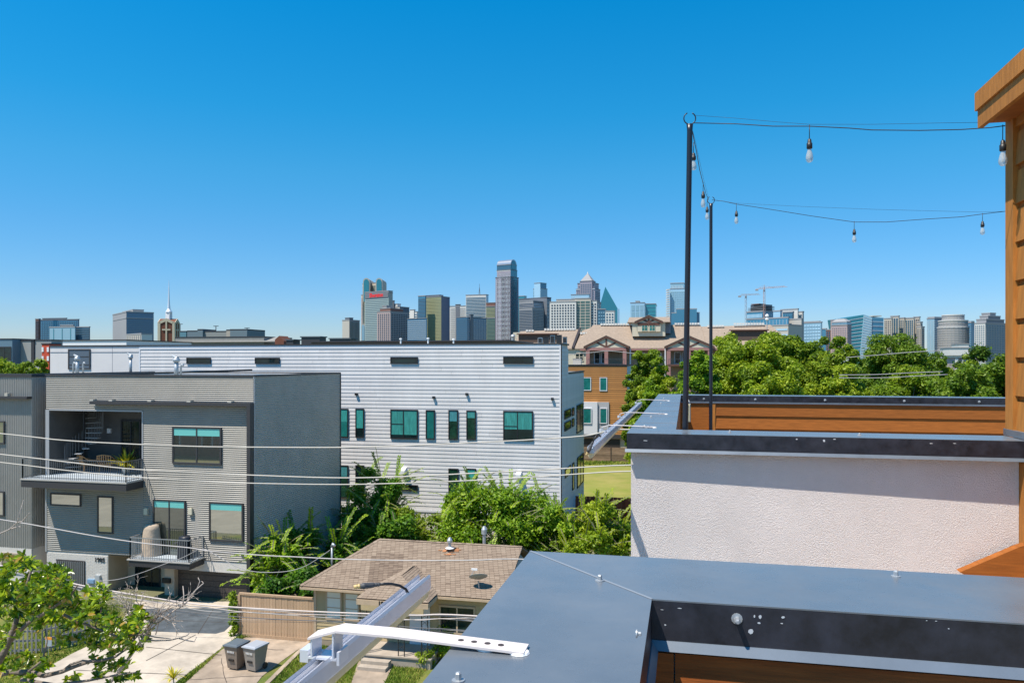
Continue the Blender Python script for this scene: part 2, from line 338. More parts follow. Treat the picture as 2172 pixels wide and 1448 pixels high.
# near parapet, L shaped: west leg under the camera's left, north leg across
core = MB(); core.box(XO+.03, XI-.03, -1.5, 2.0, 9.0, CT-.014); core.box(XI-.03, E+.6, 1.70, 1.97, 9.0, CT-.014)
near = core.build('parapet', stucco_m, tb, label='near parapet with sky tinted metal cap and brown board lining')
coping(near, [(XO, -1.5), (XI, -1.5), (XI, 1.66), (E, 1.66), (E, 2.01), (XO, 2.01)])
def fascia(parent, fr, u0, u1, out=0., h=.072, lip=.018, lipout=.014):
    mb = MB(); fr.box(mb, u0, u1, CT-.013-h, CT-.0035, out-.012, out); mb.build('fascia', fascia_m, parent)
    mb = MB(); fr.hexa = None
    z = CT-.013-h
    mb.hexa([fr.p(u0, z-lip, out-.012), fr.p(u1, z-lip, out-.012), fr.p(u1, z-lip, out+lipout), fr.p(u0, z-lip, out+lipout), fr.p(u0, z, out-.012), fr.p(u1, z, out-.012), fr.p(u1, z, out+.002), fr.p(u0, z, out+.002)])
    mb.build('drip_edge', lip_m, parent)
fN = FRONT(1.66); fascia(near, fN, XI, E, 0)
fE = EAST(XI); fascia(near, fE, -1.5, 1.645, 0)
mb = MB(); mb.box(XO-.002, XO+.012, -1.5, 2.01, CT-.10, CT-.0035); mb.build('fascia', fascia_m, near)
# board lining of the near parapet
mb = MB(); mb.box(XI-.028, XI-.004, .9, 1.60, 9.2, CT-.11); mb.build('siding_board', near_board_m, near)
mb = MB(); mb.box(XI-.02, XI+.045, 1.655, 1.678, 9.2, CT-.11); mb.build('corner_trim', near_board_m, near)
z = CT-.115
while z > 11.0:
    mb = MB(); mb.hexa([(XI+.048, 1.655, z-.17), (E, 1.655, z-.17), (E, 1.69, z-.17), (XI+.048, 1.69, z-.17), (XI+.048, 1.672, z), (E, 1.672, z), (E, 1.69, z), (XI+.048, 1.69, z)])
    mb.build('siding_board', near_board_m, near); z -= .172
def screw(parent, p, axis, r=.009, h=.012, wash=True):
    mb = MB(); ax = Vector(axis)
    if wash: mb.lathe(p, [(r*1.5, 0), (r*1.5, .002), (r*.8, .0025)], 12, axis=ax)
    mb.lathe(Vector(p)+ax*.002, [(r*.75, 0), (r*.75, h*.8), (r*.45, h)], 6, axis=ax); return mb.build('screw', galv, parent, smooth=False)
for px, py in ((1900, 1222), (1272, 1231), (972, 1443), (2500, 1250)):
    p = P(px, py, Z=CT); screw(near, (p.x, p.y, CT), (0, 0, 1), .007)
p = P(1563, 1311, Y=1.66); screw(near, (p.x, 1.66, p.z), (0, -1, 0), .0075, .024)
p = P(1349, 1343, X=XI); screw(near, (XI, p.y, p.z), (1, 0, 0), .004, .006)
# sealant line on the mitre and paint scars on the fascia
p0, p1 = Vector((XO, 2.01, CT)), Vector((XI, 1.66, CT)); mb = MB(); n = Vector((.0025, .0025, 0))
mb.face([p0-n+Vector((0, 0, .0006)), p1-n+Vector((0, 0, .0006)), p1+n+Vector((0, 0, .0006)), p0+n+Vector((0, 0, .0006))]); mb.build('mitre_seam', mat('seam_grey', (.22, .25, .29), .6), near)
for px, py, w, h_ in ((1613, 1307, 9, 12), (1610, 1320, 9, 5), (1593, 1337, 15, 14), (1661, 1308, 9, 6), (1658, 1321, 7, 4), (1404, 1292, 8, 2), (1442, 1289, 12, 2), (1965, 1315, 5, 3), (1985, 1316, 7, 2), (2012, 1332, 5, 3), (1411, 1324, 5, 4), (1600, 1305, 4, 8)):
    u0, u1, z0, z1 = fN.rect(px-w/2, py-h_/2, px+w/2, py+h_/2); mb = MB()
    k = 7; cx, cz = (u0+u1)/2, (z0+z1)/2
    mb.face([fN.p(cx+math.cos(a*6.283/k)*(u1-u0)/2*R.uniform(.5, 1.1), cz+math.sin(a*6.283/k)*(z1-z0)/2*R.uniform(.5, 1.1), .0008) for a in range(k)]); mb.build('paint_scar', mat('bare_metal_scar', (.55, .57, .6), .5), near)
# terrace floor below the camera
mb = MB(); mb.box(XI-.02, E+.6, -1.5, 1.69, 10.7, 10.9); mb.build('terrace_floor', mat('deck_grey', (.25, .22, .2), .8, var=.2, scale=6), tb)
# lower body of the building
mb = MB(); mb.box(XO+.04, 8, -6, 1.95, 0, 9.0); mb.box(XO+.04, 8, 5.58, 11.9, 0, 10.7); mb.box(.9, 8, 1.95, 5.58, 0, 10.4); mb.build('wall', stucco_m, tb, label='outer stucco wall of the terrace building')
# stucco wall facing the camera under the second terrace (slightly out of square with its cap)
wy0, wy1 = 5.495, 5.53
mb = MB(); mb.hexa([(XO+.025, wy0, 0), (2.066, wy1, 0), (2.066, 5.75, 0), (XO+.025, 5.75, 0), (XO+.025, wy0, CT-.03), (2.066, wy1, CT-.03), (2.066, 5.75, CT-.03), (XO+.025, 5.75, CT-.03)])
far_p = mb.build('stucco_wall', stucco_m, tb, label='tall white stucco wall facing the camera')
p = P(2146, 1163, Y=5.51); mb = MB()
mb.face([(p.x+math.cos(a*.6283)*.022*R.uniform(.7, 1.2), p.y-.004, p.z+math.sin(a*.6283)*.018*R.uniform(.7, 1.2)) for a in range(10)]); mb.build('stain', mat('rust_stain', (.25, .15, .1), .9, var=.3, scale=60), far_p)
# second terrace parapet: south, west and north legs
YS, YN = 5.44, 11.95
core = MB(); core.box(XO+.04, XI-.03, 5.75, YN-.04, 9.0, CT-.014); core.box(XI-.03, 5.5, YN-.32, YN-.04, 9.0, CT-.014)
p2 = core.build('parapet', stucco_m, tb, label='second terrace parapet with sky tinted metal cap beyond the stucco wall')
coping(p2, [(XO, YS), (2.078, YS), (2.078, YS+.35), (XI, YS+.35), (XI, YN-.35), (5.5, YN-.35), (5.5, YN), (XO, YN)])
fS = FRONT(YS); mb = MB(); fS.box(mb, XO, 2.075, CT-.108, CT-.0035, -.012, 0); mb.build('fascia', fascia_m, p2)
mb = MB(); mb.hexa([fS.p(XO-.012, CT-.13, -.014), fS.p(2.078, CT-.13, -.014), fS.p(2.078, CT-.13, .014), fS.p(XO-.012, CT-.13, .014), fS.p(XO-.012, CT-.109, -.014), fS.p(2.078, CT-.109, -.014), fS.p(2.078, CT-.109, .002), fS.p(XO-.012, CT-.109, .002)]); mb.build('drip_edge', lip_m, p2)
mb = MB(); mb.box(XO, XO+.012, YS+.012, YN, CT-.108, CT-.0035); mb.build('fascia', fascia_m, p2)
fB = FRONT(YN-.35); mb = MB(); fB.box(mb, XI, 5.5, CT-.088, CT-.0035, -.012, 0); mb.build('fascia', fascia_m, p2)
mb = MB(); fB.box(mb, XI, 5.5, CT-.112, CT-.089, -.012, .012); mb.build('drip_edge', lip_m, p2)
for z1, z0 in ((CT-.114, CT-.29), (CT-.294, CT-.475), (CT-.479, CT-.66), (CT-.664, CT-.84)):
    mb = MB(); mb.hexa([(.42, YN-.352, z0), (5.5, YN-.352, z0), (5.5, YN-.32, z0), (.42, YN-.32, z0), (.42, YN-.335, z1), (5.5, YN-.335, z1), (5.5, YN-.32, z1), (.42, YN-.32, z1)]); mb.build('siding_board', cedar_m, p2)
mb = MB(); mb.box(.33, .415, YN-.356, YN-.32, CT-1.1, CT-.114); mb.build('corner_trim', cedar2_m, p2)
mb = MB(); mb.box(XI-.01, .325, YN-.34, YN-.32, CT-1.1, CT-.114); mb.build('corner_panel', cedar_m, p2)
mb = MB(); mb.box(XI-.03, XI-.004, 5.8, YN-.36, 10.7, CT-.02); mb.build('inner_lining', cedar_m, p2)
mb = MB(); mb.box(XI, 8, 5.75, YN-.32, 10.7, 10.9); mb.build('terrace_floor', MATS['deck_grey'], p2)
for px in (1493, 1602, 1750, 1918, 2077):
    p = P(px, 845, Y=YN-.35); screw(p2, (p.x, YN-.35, CT-.05), (0, -1, 0), .011, .02)
for px, py in ((1548, 917), (1823, 923), (1367, 906), (1381, 885), (1402, 856), (1408, 846)):
    p = P(px, py, Z=CT); screw(p2, (p.x, p.y, CT), (0, 0, 1), .010, .014)
for px, py, w, h_ in ((1368, 934, 12, 2), (1690, 931, 5, 3), (1748, 934, 6, 8), (1770, 931, 7, 3), (1975, 940, 8, 2), (2025, 940, 9, 1.5)):
    u0, u1, z0, z1 = fS.rect(px-w/2, py-h_/2, px+w/2, py+h_/2); mb = MB(); cx, cz = (u0+u1)/2, (z0+z1)/2
    mb.face([fS.p(cx+math.cos(a*.9)*(u1-u0)/2*R.uniform(.5, 1.1), cz+math.sin(a*.9)*(z1-z0)/2*R.uniform(.5, 1.1), .0008) for a in range(7)]); mb.build('paint_scar', MATS['bare_metal_scar'], p2)
for k in range(7):
    yk = 6.35+k*.78; mb = MB(); mb.box(XO+.001, XI-.001, yk, yk+.006, CT+.0002, CT+.0022); mb.build('coping_seam', MATS['seam_grey'], p2)
# brown gable piece at the foot of the stucco wall
mb = MB(); a, b, c = P(2036, 1213, Y=5.42), P(2172, 1190, Y=5.42), P(2172, 1150, Y=5.42)
mb.extr([a, b+Vector((.6, 0, -.6)), c+Vector((.3, 0, .10)), P(2164, 1159, Y=5.42)], (0, .07, 0)); mb.build('roof_trim', cedar_m, tb)
# tall sided wall at the right, corner trim, boards and eave
sw = MB(); sw.box(E+.03, 5.0, 3.2, 5.79, 9.0, 14.35); swp = sw.build('sided_wall', cedar_m, tb, label='tall wall of orange brown lap boards at the right edge')
mb = MB(); mb.box(E-.005, E+.06, 5.70, 5.825, CT+.02, 14.2); mb.build('corner_trim', cedar2_m, swp)
fW = Fr((E+.03, 5.70, 0), (0, -1, 0), (-1, 0, 0)); z = CT+.02
b0 = None; zs = []
while z < 14.1:
    zs.append(z); z += .2515
for z in zs:
    if b0 is None:
        mb = MB(); zb = CT+.02
        mb.hexa([fW.p(0, zb, 0), fW.p(2.4, zb, 0), fW.p(2.4, zb, .022), fW.p(0, zb, .022), fW.p(0, zb+.215, 0), fW.p(2.4, zb+.215, 0), fW.p(2.4, zb+.215, .008), fW.p(0, zb+.215, .008)])
        b0 = mb.build('siding_board', cedar2_m, swp)
    else: share(b0, (0, 0, z-zs[0]), swp)
mb = MB(); mb.box(E-.012, E+.03, 5.2, 5.84, CT+.0005, CT+.045); mb.build('flashing', coping_m, swp)
mb = MB(); mb.box(2.068, 5.0, 5.46, 5.76, 9.0, CT-.14); mb.build('wall', cedar2_m, tb)
# eave: two stepped fascia boards, soffit and roof deck
mb = MB(); mb.box(1.90, 1.93, 3.2, 5.80, 14.18, 14.30); e1 = mb.build('eave_board', cedar2_m, tb, label='upper eave board')
mb = MB(); mb.box(1.915, 1.945, 3.2, 5.79, 14.06, 14.178); mb.build('eave_board', cedar2_m, tb, label='lower eave board')
mb = MB(); mb.box(1.946, 5.0, 3.2, 5.78, 14.09, 14.12); mb.build('soffit', cedar_m, tb)
mb = MB(); mb.box(1.931, 5.0, 3.2, 5.795, 14.26, 14.29); mb.build('roof', coping_m, tb)
# ------------------------------------------------------------------ small things on the terrace
def pole(base, top, r, label, ring):
    t = thing('light_pole', label, 'pole', base, 'black string light poles on the terrace')
    mb = MB(); b, tp = Vector(base), Vector(top); mb.tube([b, b+Vector((0, 0, .6))*1, tp-Vector((0, 0, .05)), tp], [r*1.25, r*1.05, r, r*1.2], 14); mb.build('shaft', mat('black_pole_paint', (.012, .014, .024), .35, spec=.6), t, smooth=True)
    mb = MB(); c = tp+Vector((0, 0, ring)); pts = [c+rgt*(math.sin(a)*ring)+Vector((0, 0, -math.cos(a)*ring)) for a in [(-155+310*i/20)*math.pi/180 for i in range(21)]]
    mb.tube(pts, ring*.1, 6); mb.build('hook', blackm, t, smooth=True); return c
k1 = pole((-.01, 5.93, CT-1.0), P(1463, 264, d=5.80), .0205, 'nearer black pole with open ring hook at the parapet', .044)
k2 = pole((.31, 10.2, 10.9), P(1508, 432, d=9.95), .0205, 'farther black pole standing inside the second terrace', .045)
# string lights
def bulb_string(label, anchors, bulbs, wires, d_of):
    t = thing('string_light', label, 'string light', anchors[0])
    for pts, r in wires:
        mb = MB(); mb.tube(pts, r, 5); mb.build('cord', blackm, t, smooth=True)
    for top, L in bulbs:
        top = Vector(top); s = L
        mb = MB(); mb.tube([top+Vector((0, 0, .01)), top-Vector((.001, 0, s*.38))], .0028, 5); mb.lathe(top-Vector((0, 0, s*.66)), [(.014, 0), (.0195, .004), (.0195, s*.16), (.015, s*.17), (.012, s*.27), (.005, s*.30)], 12)
        so_ = mb.build('socket', blackm, t, smooth=True)
        mb = MB(); mb.lathe(top-Vector((0, 0, s*1.06)), [(.002, 0), (.013, .003), (.022, s*.06), (.0255, s*.13), (.024, s*.19), (.018, s*.29), (.013, s*.36), (.012, s*.405)], 14); mb.build('bulb', bulb_glass, so_, smooth=True)
        mb = MB(); mb.tube([top-Vector((.003, 0, s*.95)), top-Vector((.003, 0, s*.72))], .0012, 4); mb.tube([top-Vector((-.003, 0, s*.95)), top-Vector((-.003, 0, s*.72))], .0012, 4); mb.build('filament', mat('filament_white', (.8, .75, .6), .5), so_)
    return t
bulb_glass = bpy.data.materials.new('clear_bulb_glass'); bulb_glass.use_nodes = True
nt = bulb_glass.node_tree; gb = nt.nodes['Principled BSDF']; gb.inputs['Base Color'].default_value = (.62, .62, .58, 1); gb.inputs['Roughness'].default_value = .12
tr = nt.nodes.new('ShaderNodeBsdfTransparent'); mx = nt.nodes.new('ShaderNodeMixShader'); mx.inputs[0].default_value = .45
nt.links.new(tr.outputs[0], mx.inputs[1]); nt.links.new(gb.outputs[0], mx.inputs[2]); nt.links.new(mx.outputs[0], nt.nodes['Material Output'].inputs[0])
def dd(px, x0, x1, d0, d1):
    a, b = (x0-CX)/FPX, (x1-CX)/FPX; q = (px-CX)/FPX
    A, B = Vector((a*d0, d0)), Vector((b*d1, d1)); # straight run in plan
    t = (A.x-q*A.y)/((A.x-q*A.y)-(B.x-q*B.y)); return A.y+(B.y-A.y)*t
def run(pts, x0, x1, d0, d1): return [P(x, y, d=dd(x, x0, x1, d0, d1)) for x, y in pts]
fA = lambda x: dd(x, 1463, 2137, 5.8, 4.95)
W = [(run([(1470, 261), (1560, 263), (1640, 268), (1717, 268), (1800, 272), (1850, 276), (1950, 277), (2040, 275), (2100, 271), (2132, 267)], 1463, 2137, 5.8, 4.95), .0034),
     (run([(1475, 245), (1560, 251), (1650, 259), (1717, 264), (1850, 264), (2000, 261), (2075, 260)], 1463, 2137, 5.8, 4.95), .0012)]
bulb_string('near string light span from first pole hook to the brown eave', [W[0][0][0]], [(P(1717, 268, d=fA(1717)), .24), (P(2127, 268, d=fA(2127)), .24)], W, None)
fC = lambda x, y: dd(x, 1469, 1503, 5.8, 9.9)
pts = [(1467, 270), (1471, 292), (1477, 320), (1484, 360), (1491, 388), (1497, 410), (1503, 424)]
ds = [5.8, 6.0, 6.4, 7.2, 8.2, 9.2, 9.9]
Wc = [([P(x, y, d=q) for (x, y), q in zip(pts, ds)], .0034), ([P(x, y, d=q) for (x, y), q in (((1465, 262), 5.8), ((1475, 300), 6.3), ((1490, 370), 7.9), ((1503, 420), 9.9))], .0012)]
bulb_string('steep string light span between the two poles carrying three bulbs', [Wc[0][0][0]], [(P(1471, 305, d=6.2), .20), (P(1491.5, 388, d=8.2), .245), (P(1500, 424, d=9.7), .235)], Wc, None)
WB = [(run([(1510, 424), (1535, 427), (1562, 433), (1640, 445), (1720, 458), (1812, 471), (1880, 471), (1960, 465), (2040, 460), (2084, 454), (2135, 448)], 1508, 2137, 9.95, 8.6), .0034),
      (run([(1512, 424), (1562, 431), (1700, 438), (1850, 444), (2000, 448), (2084, 450), (2136, 448)], 1508, 2137, 9.95, 8.6), .0014)]
fD = lambda x: dd(x, 1508, 2137, 9.95, 8.6)
bulb_string('far string light span from second pole to the brown wall with three bulbs', [WB[0][0][0]], [(P(1562, 433, d=fD(1562)), .235), (P(1812, 471, d=fD(1812)), .23), (P(2084, 454, d=fD(2084)), .22)], WB, None)
# driver box on the inside of the parapet
t = thing('power_box', 'cream ribbed power box with white cord hung inside parapet behind first pole', 'power box', P(1460, 895, d=6.2))
mb = MB(); a = P(1459, 875, d=6.3); mb.box(a.x-.03, a.x+.022, a.y, a.y+.05, a.z-.075, a.z+.07)
for i in range(5): mb.box(a.x-.028+i*.010, a.x-.024+i*.010, a.y-.006, a.y, a.z-.07, a.z+.065)
mb.build('case', mat('cream_plastic', (.66, .6, .42), .6), t)
mb = MB(); mb.tube([P(1463, 856, d=6.28), P(1461, 850, d=6.28), P(1458, 842, d=6.3), P(1455, 838, d=6.3), P(1453, 845, d=6.3)], .004, 6); mb.build('cord', white_m, t, smooth=True)
# ------------------------------------------------------------------ linear wall washer fixtures
alu = mat('anodised_aluminium', (.62, .63, .68), .38, .35, var=.06, scale=3)
alu_l = mat('light_aluminium', (.72, .73, .78), .35, .35)
lens_m = mat('cream_lens', (.88, .80, .58), .3, trans=.55)
brk = mat('white_bracket_paint', (.70, .62, .59), .45, var=.04, scale=6)
def fixture(label, x, y0, y1, z, w, end_cable, arms, cable_end):
    t = thing('linear_light', label, 'light fixture', (x, (y0+y1)/2, z), 'linear light fixtures on the terrace edge')
    h = w*1.2
    prof = [(-w*.5, 0), (-w*.5, -h*.7), (-w*.48, -h*.78), (w*.48, -h*.78), (w*.5, -h*.7), (w*.5, 0), (w*.40, .006), (w*.34, 0), (w*.34, -.012), (w*.06, -.014), (w*.05, -.002), (w*.02, -.002), (w*.01, -.016), (-w*.3, -.016), (-w*.31, -.002), (-w*.36, -.002), (-w*.40, .005)]
    mb = MB(); mb.extr([(x+a, y0, z+b) for a, b in prof], (0, y1-y0, 0)); mb.build('housing', alu, t)
    mb = MB(); mb.box(x+w*.06, x+w*.34, y0+.002, y1-.002, z-.013, z-.0085); mb.box(x-w*.30, x+w*.01, y0+.002, y1-.002, z-.015, z-.011); mb.build('top_rail', alu_l, t)
    mb = MB(); q = [(x+math.cos(a)*w*.47, z-h*.785-abs(math.sin(a))*w*.75) for a in [math.pi*i/8 for i in range(9)]]
    mb.extr([(a, y0+.004, b) for a, b in q], (0, y1-y0-.008, 0)); mb.build('lens', lens_m, t)
    for (ya, xa0, xa1, bw, bz, holes) in arms:
        mb = MB(); zz = CT+.006
        # flat bar lying on the coping, rising and bending over the fixture
        seg = [(xa1, zz), (xa0+.14, bz), (xa0+.03, bz+.001), (xa0-.025, bz-.016)]
        ysl = [0, .0, 0.0, 0.]
        for (xa, za), (xb, zb), sa, sb in zip(seg, seg[1:], ysl, ysl[1:]):
            mb.hexa([(xb, ya+sb, zb-.004), (xa, ya+sa, za-.004), (xa, ya+sa+bw, za-.004), (xb, ya+sb+bw, zb-.004), (xb, ya+sb, zb), (xa, ya+sa, za), (xa, ya+sa+bw, za), (xb, ya+sb+bw, zb)])
        b_ = mb.build('bracket', brk, t)
        mb = MB()
        for k in range(holes):
            hx = xa1-.045-k*.024; hz = zz+(bz-zz)*(xa1-hx)/(xa1-xa0-.10)
            mb.lathe((hx, ya+bw/2, hz+.0006), [(.0055, 0), (.0055, .0005)], 12)
        if holes: mb.build('slot_hole', mat('hole_dark', (.05, .04, .04), .8), b_)
        mb = MB(); zt = z+.004
        for (u0, u1, v0, v1) in ((xa0-.020, xa0-.017, zt, bz-.016), (xa0+.022, xa0+.025, zt, bz-.004), (xa0-.025, xa0+.03, zt-.004, zt)):
            mb.box(u0, u1, ya+.002, ya+bw-.002, v0, v1)
        mb.box(xa0-.042, xa0-.026, ya+.004, ya+bw-.004, zt-.012, zt+.010); mb.box(xa0+.031, xa0+.036, ya+.002, ya+bw-.002, zt-.012, zt+.012)
        mb.build('riser', alu_l, t)
        mb = MB(); mb.lathe((xa1-.07, ya+bw/2, CT+.0005), [(.020, 0), (.018, .003), (.012, .004)], 12); mb.lathe((xa1-.01, ya+bw*.3, CT+.0005), [(.018, 0), (.016, .003), (.010, .004)], 12); mb.build('sealant', white_m, b_)
    if cable_end:
        pts, big = cable_end; mb = MB(); mb.tube(pts, .0052*big, 8); cb = mb.build('cable', blackm, t, smooth=True)
        a, b = Vector(pts[-2]), Vector(pts[-1]); dr = (b-a).normalized(); mb = MB()
        prof = [(.006, 0), (.0085, .004), (.0085, .008), (.007, .010), (.0095, .013), (.0095, .017), (.0075, .019), (.0105, .023), (.012, .032), (.012, .055), (.0135, .057), (.0135, .064), (.011, .066), (.011, .075)]
        mb.lathe(b, [(r*.85*big, l*big) for r, l in prof], 12, axis=dr); mb.build('plug', mat('grey_rubber', (.07, .07, .075), .6), t, smooth=True)
        mb = MB(); mb.lathe(b+dr*.075*big, [(.0105*.85*big, 0), (.0105*.85*big, .006*big), (.009*.8*big, .007*big), (.010*.8*big, .010*big), (.0095*.8*big, .014*big), (.0075*big*.8, .022*big)], 12, axis=dr); mb.build('plug_ring', mat('tan_plug', (.6, .42, .18), .5), t, smooth=True)
    return t
cab = [P(868, 1262, d=1.80), P(861, 1249, d=1.79), P(847, 1241, d=1.78), P(830, 1237.5, d=1.77), P(816, 1237.5, d=1.765), P(806, 1238.5, d=1.76)]
fixture('near linear light fixture with plug lead, cut by the bottom edge', -.6385, .2, 1.85, H-.538, .034, True, [(1.29, -.642, -.268, .043, CT+.016, 4)], (cab, .62))
cab2 = [P(1274, 925, d=4.85), P(1266, 922, d=4.8), P(1261, 930, d=4.8), P(1258, 936, d=4.8)]
fixture('farther linear light fixture with three white arms beside the stucco wall', -.575, 4.80, 10.2, H-.532, .042, True, [(5.9, -.60, -.22, .04, CT+.014, 2), (7.4, -.59, -.17, .04, CT+.014, 2), (9.9, -.585, -.2, .04, CT+.014, 0)], (cab2, 1.0))
# ================================================================== GREY CORRUGATED HOUSE (number 1905)
corr_m = mat('grey_corrugated_metal', (.315, .30, .275), .5, .25, var=.06, scale=1.2, dirt=.08)
corr_lift = mat('shade_lift_corrugated_metal', (.47, .43, .385), .5, .25, var=.08, scale=1.2, dirt=.1)  # side wall copy of the siding, lightened and warmed to offset its shade
brickw = mat('white_painted_brick', (.66, .62, .57), .85, var=.06, scale=6, bump=.06, bscale=30, dirt=.08)
beige_r = mat('beige_render', (.55, .45, .34), .9, var=.06, scale=2, bump=.05, bscale=50)
trimd = mat('charcoal_trim', (.055, .052, .055), .5, .2)
roof_grey = mat('grey_roof_membrane', (.32, .34, .32), .9, var=.15, scale=.6, dirt=.25)
YF = 36.3; GX0, GX1 = -34.45, -21.78; GB = 46.6; RZ = 11.74
GF = FRONT(YF); GE = EAST(GX1)
h = thing('modern_house', 'grey corrugated metal three storey house numbered 1905 with two balconies', 'house', ((GX0+GX1)/2, (YF+GB)/2, 0))
bxl = GF.px(105, 1000)[0]; bxr = GF.px(303, 1000)[0]; bzt = GF.px(200, 870)[1]; bzf = 6.22
mb = MB()   # body with balcony recess and recessed ground floor
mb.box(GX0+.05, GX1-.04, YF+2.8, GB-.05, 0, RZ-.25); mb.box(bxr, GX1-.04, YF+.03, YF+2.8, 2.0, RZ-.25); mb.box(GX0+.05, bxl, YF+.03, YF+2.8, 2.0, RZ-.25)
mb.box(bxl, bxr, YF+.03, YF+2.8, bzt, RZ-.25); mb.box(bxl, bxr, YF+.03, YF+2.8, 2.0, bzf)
mb.build('core_wall', mat('shade_toned_recess_wall', (.11, .105, .10), .8, var=.1, scale=3), h)  # recess walls coloured darker to deepen the balcony's shade
mb = MB(); wz = 2.04
GF.corr(mb, GX0, GX1-.02, bzt+.02, RZ-.06, .105); GF.corr(mb, bxr+.03, GX1-.3, wz, bzt+.02, .105); GF.corr(mb, GX0, bxr+.03, wz, bzf-.36, .105)
mb.build('corrugated_siding', corr_m, h, kind='stuff')
mb = MB(); GE.corr(mb, YF, GB, 0, RZ-.06, .115); mb.build('corrugated_siding', corr_lift, h, kind='stuff')
mb = MB(); GF.box(mb, GX0-.03, bxl, bzf-.3, bzt, -.0, .035); GF.box(mb, bxr-.04, bxr+.03, bzf, bzt, -.2, .04); GF.box(mb, bxl, bxr-.04, bzt-.04, bzt+.03, -.2, .04); GF.box(mb, GX0-.04, GX0+.05, 2.0, bzf-.3, 0, .04); mb.build('opening_trim', mat('silver_trim', (.42, .42, .43), .5, .3), h)
mb = MB(); GF.box(mb, GX0-.05, GX1+.05, RZ-.06, RZ+.02, -.2, .06); GE.box(mb, YF+.2, GB, RZ-.06, RZ+.02, -.2, .05); GE.box(mb, GB-.06, GB+.03, 0, RZ-.06, -.05, .05); mb.box(GX0-.05, GX0+.15, YF+.2, GB, RZ-.06, RZ+.02); mb.box(GX0-.05, GX1, GB-.2, GB+.03, RZ-.06, RZ+.021); mb.build('roof_edge', trimd, h)
mb = MB(); mb.box(GX0+.15, GX1-.2, YF+.2, GB-.2, RZ-.24, RZ-.18); mb.build('roof', roof_grey, h)
mb = MB(); GE.box(mb, YF-.02, YF+.07, 0, RZ-.06, 0, .04); mb.build('corner_flashing', mat('silver_trim', (0, 0, 0)), h)
# canopy fin: top blade and right blade
ax0 = FRONT(YF-.38).px(190, 848)[0]
mb = MB(); mb.box(ax0, GX1+.02, YF-.40, YF-.001, 10.17, 10.33); cn = mb.build('canopy', trimd, h, label='long thin dark canopy blade over the facade')
mb = MB(); mb.box(GX1-.17, GX1+.02, YF-.40, YF-.001, 0, 10.168); mb.build('side_fin', trimd, h)
for px in (203, 243, 325, 408, 494):
    u = GF.px(px, 845)[0]; mb = MB(); mb.box(u-.09, u+.09, YF-.30, YF-.02, 10.331, 10.42); mb.box(u-.2, u-.09, YF-.22, YF-.14, 10.34, 10.38); mb.build('flood_light', mat('lamp_grey', (.45, .42, .36), .5), cn)
# ground floor
up = GF.px(229, 1220)[0]; ug = GF.px(369, 1240)[0]; ugr = GF.px(533, 1240)[0]
mb = MB(); GF.box(mb, GF.px(400, 1200)[0], GX1-.18, GF.px(450, 1212)[1], wz-.01, -.3, -.01); mb.build('garage_header', brickw, h)
mb = MB(); mb.box(GX0+.02, up, YF+.01, YF+2.8, 0, wz-.01); pier = mb.build('brick_wall', brickw, h, label='white painted brick ground floor wall')
nb = 0
for r_ in range(25):
    z0 = .02+r_*.0805
    if z0+.07 > wz-.02: break
    mb = MB(); x = GX0+.04-(.12 if r_ % 2 else 0)
    while x < up-.03:
        a, b = max(x, GX0+.04), min(x+.235, up-.02)
        if b-a > .03: GF.box(mb, a, b, z0, z0+.07, -.011, .004+R.uniform(0, .006))
        x += .245
    mb.build('brick_course', brickw, pier, kind='stuff')
mb = MB(); mb.box(up, ug, YF+1.5, YF+1.7, 0, wz); mb.box(ug-.75, ug-.02, YF+.25, YF+1.5, 0, GF.px(369, 1208)[1]); mb.box(up-.0, up+.02, YF+.02, YF+1.5, 0, wz); mb.build('entry_wall', beige_r, h, label='beige entry wall set back under the balcony')
EF = FRONT(YF+1.5)
r = EF.rect(238, 1181, 267, 1262); dm = MB(); EF.box(dm, r[0], r[1], 0.05, r[3], 0, .05); dfr = dm.build('front_door', blackm, h)
mb = MB(); EF.box(mb, r[0]+.08, r[0]+.62, .12, r[3]-.1, .05, .075); mb.build('door_leaf', mat('door_grey', (.32, .31, .29), .6), dfr)
mb = MB(); EF.box(mb, r[1]-.16, r[1]-.12, .8, 1.1, .05, .1); mb.build('handle', galv, dfr)
EF.window(h, EF.rect(288, 1196, 341, 1262), blackm, dark_glass, .07, mull=(.33, .66))
gz = GF.px(450, 1212)[1]
GY = YF+.35; gar = MB(); gar.box(ug, GX1-.18, GY, GY+.06, 0, gz); gd = gar.build('garage_door', mat('brown_black_door', (.035, .028, .026), .5), h)
for i in range(5):
    mb = MB(); z0 = i*gz/5+.01; mb.box(ug+.03, GX1-.21, GY-.02, GY-.001, z0+.012, z0+gz/5-.02); mb.build('panel', mat('brown_black_panel', (.07, .055, .048), .5, var=.5, scale=25), gd)
mb = MB(); mb.box(ug-.02, ug, YF+.02, GY, 0, gz); mb.box(GX1-.18, GX1-.1, YF+.02, GY+.3, 0, gz); mb.box(ug, GX1-.18, YF+.29, GY+.1, gz+.001, wz-.012); mb.build('garage_jamb', beige_r, h)
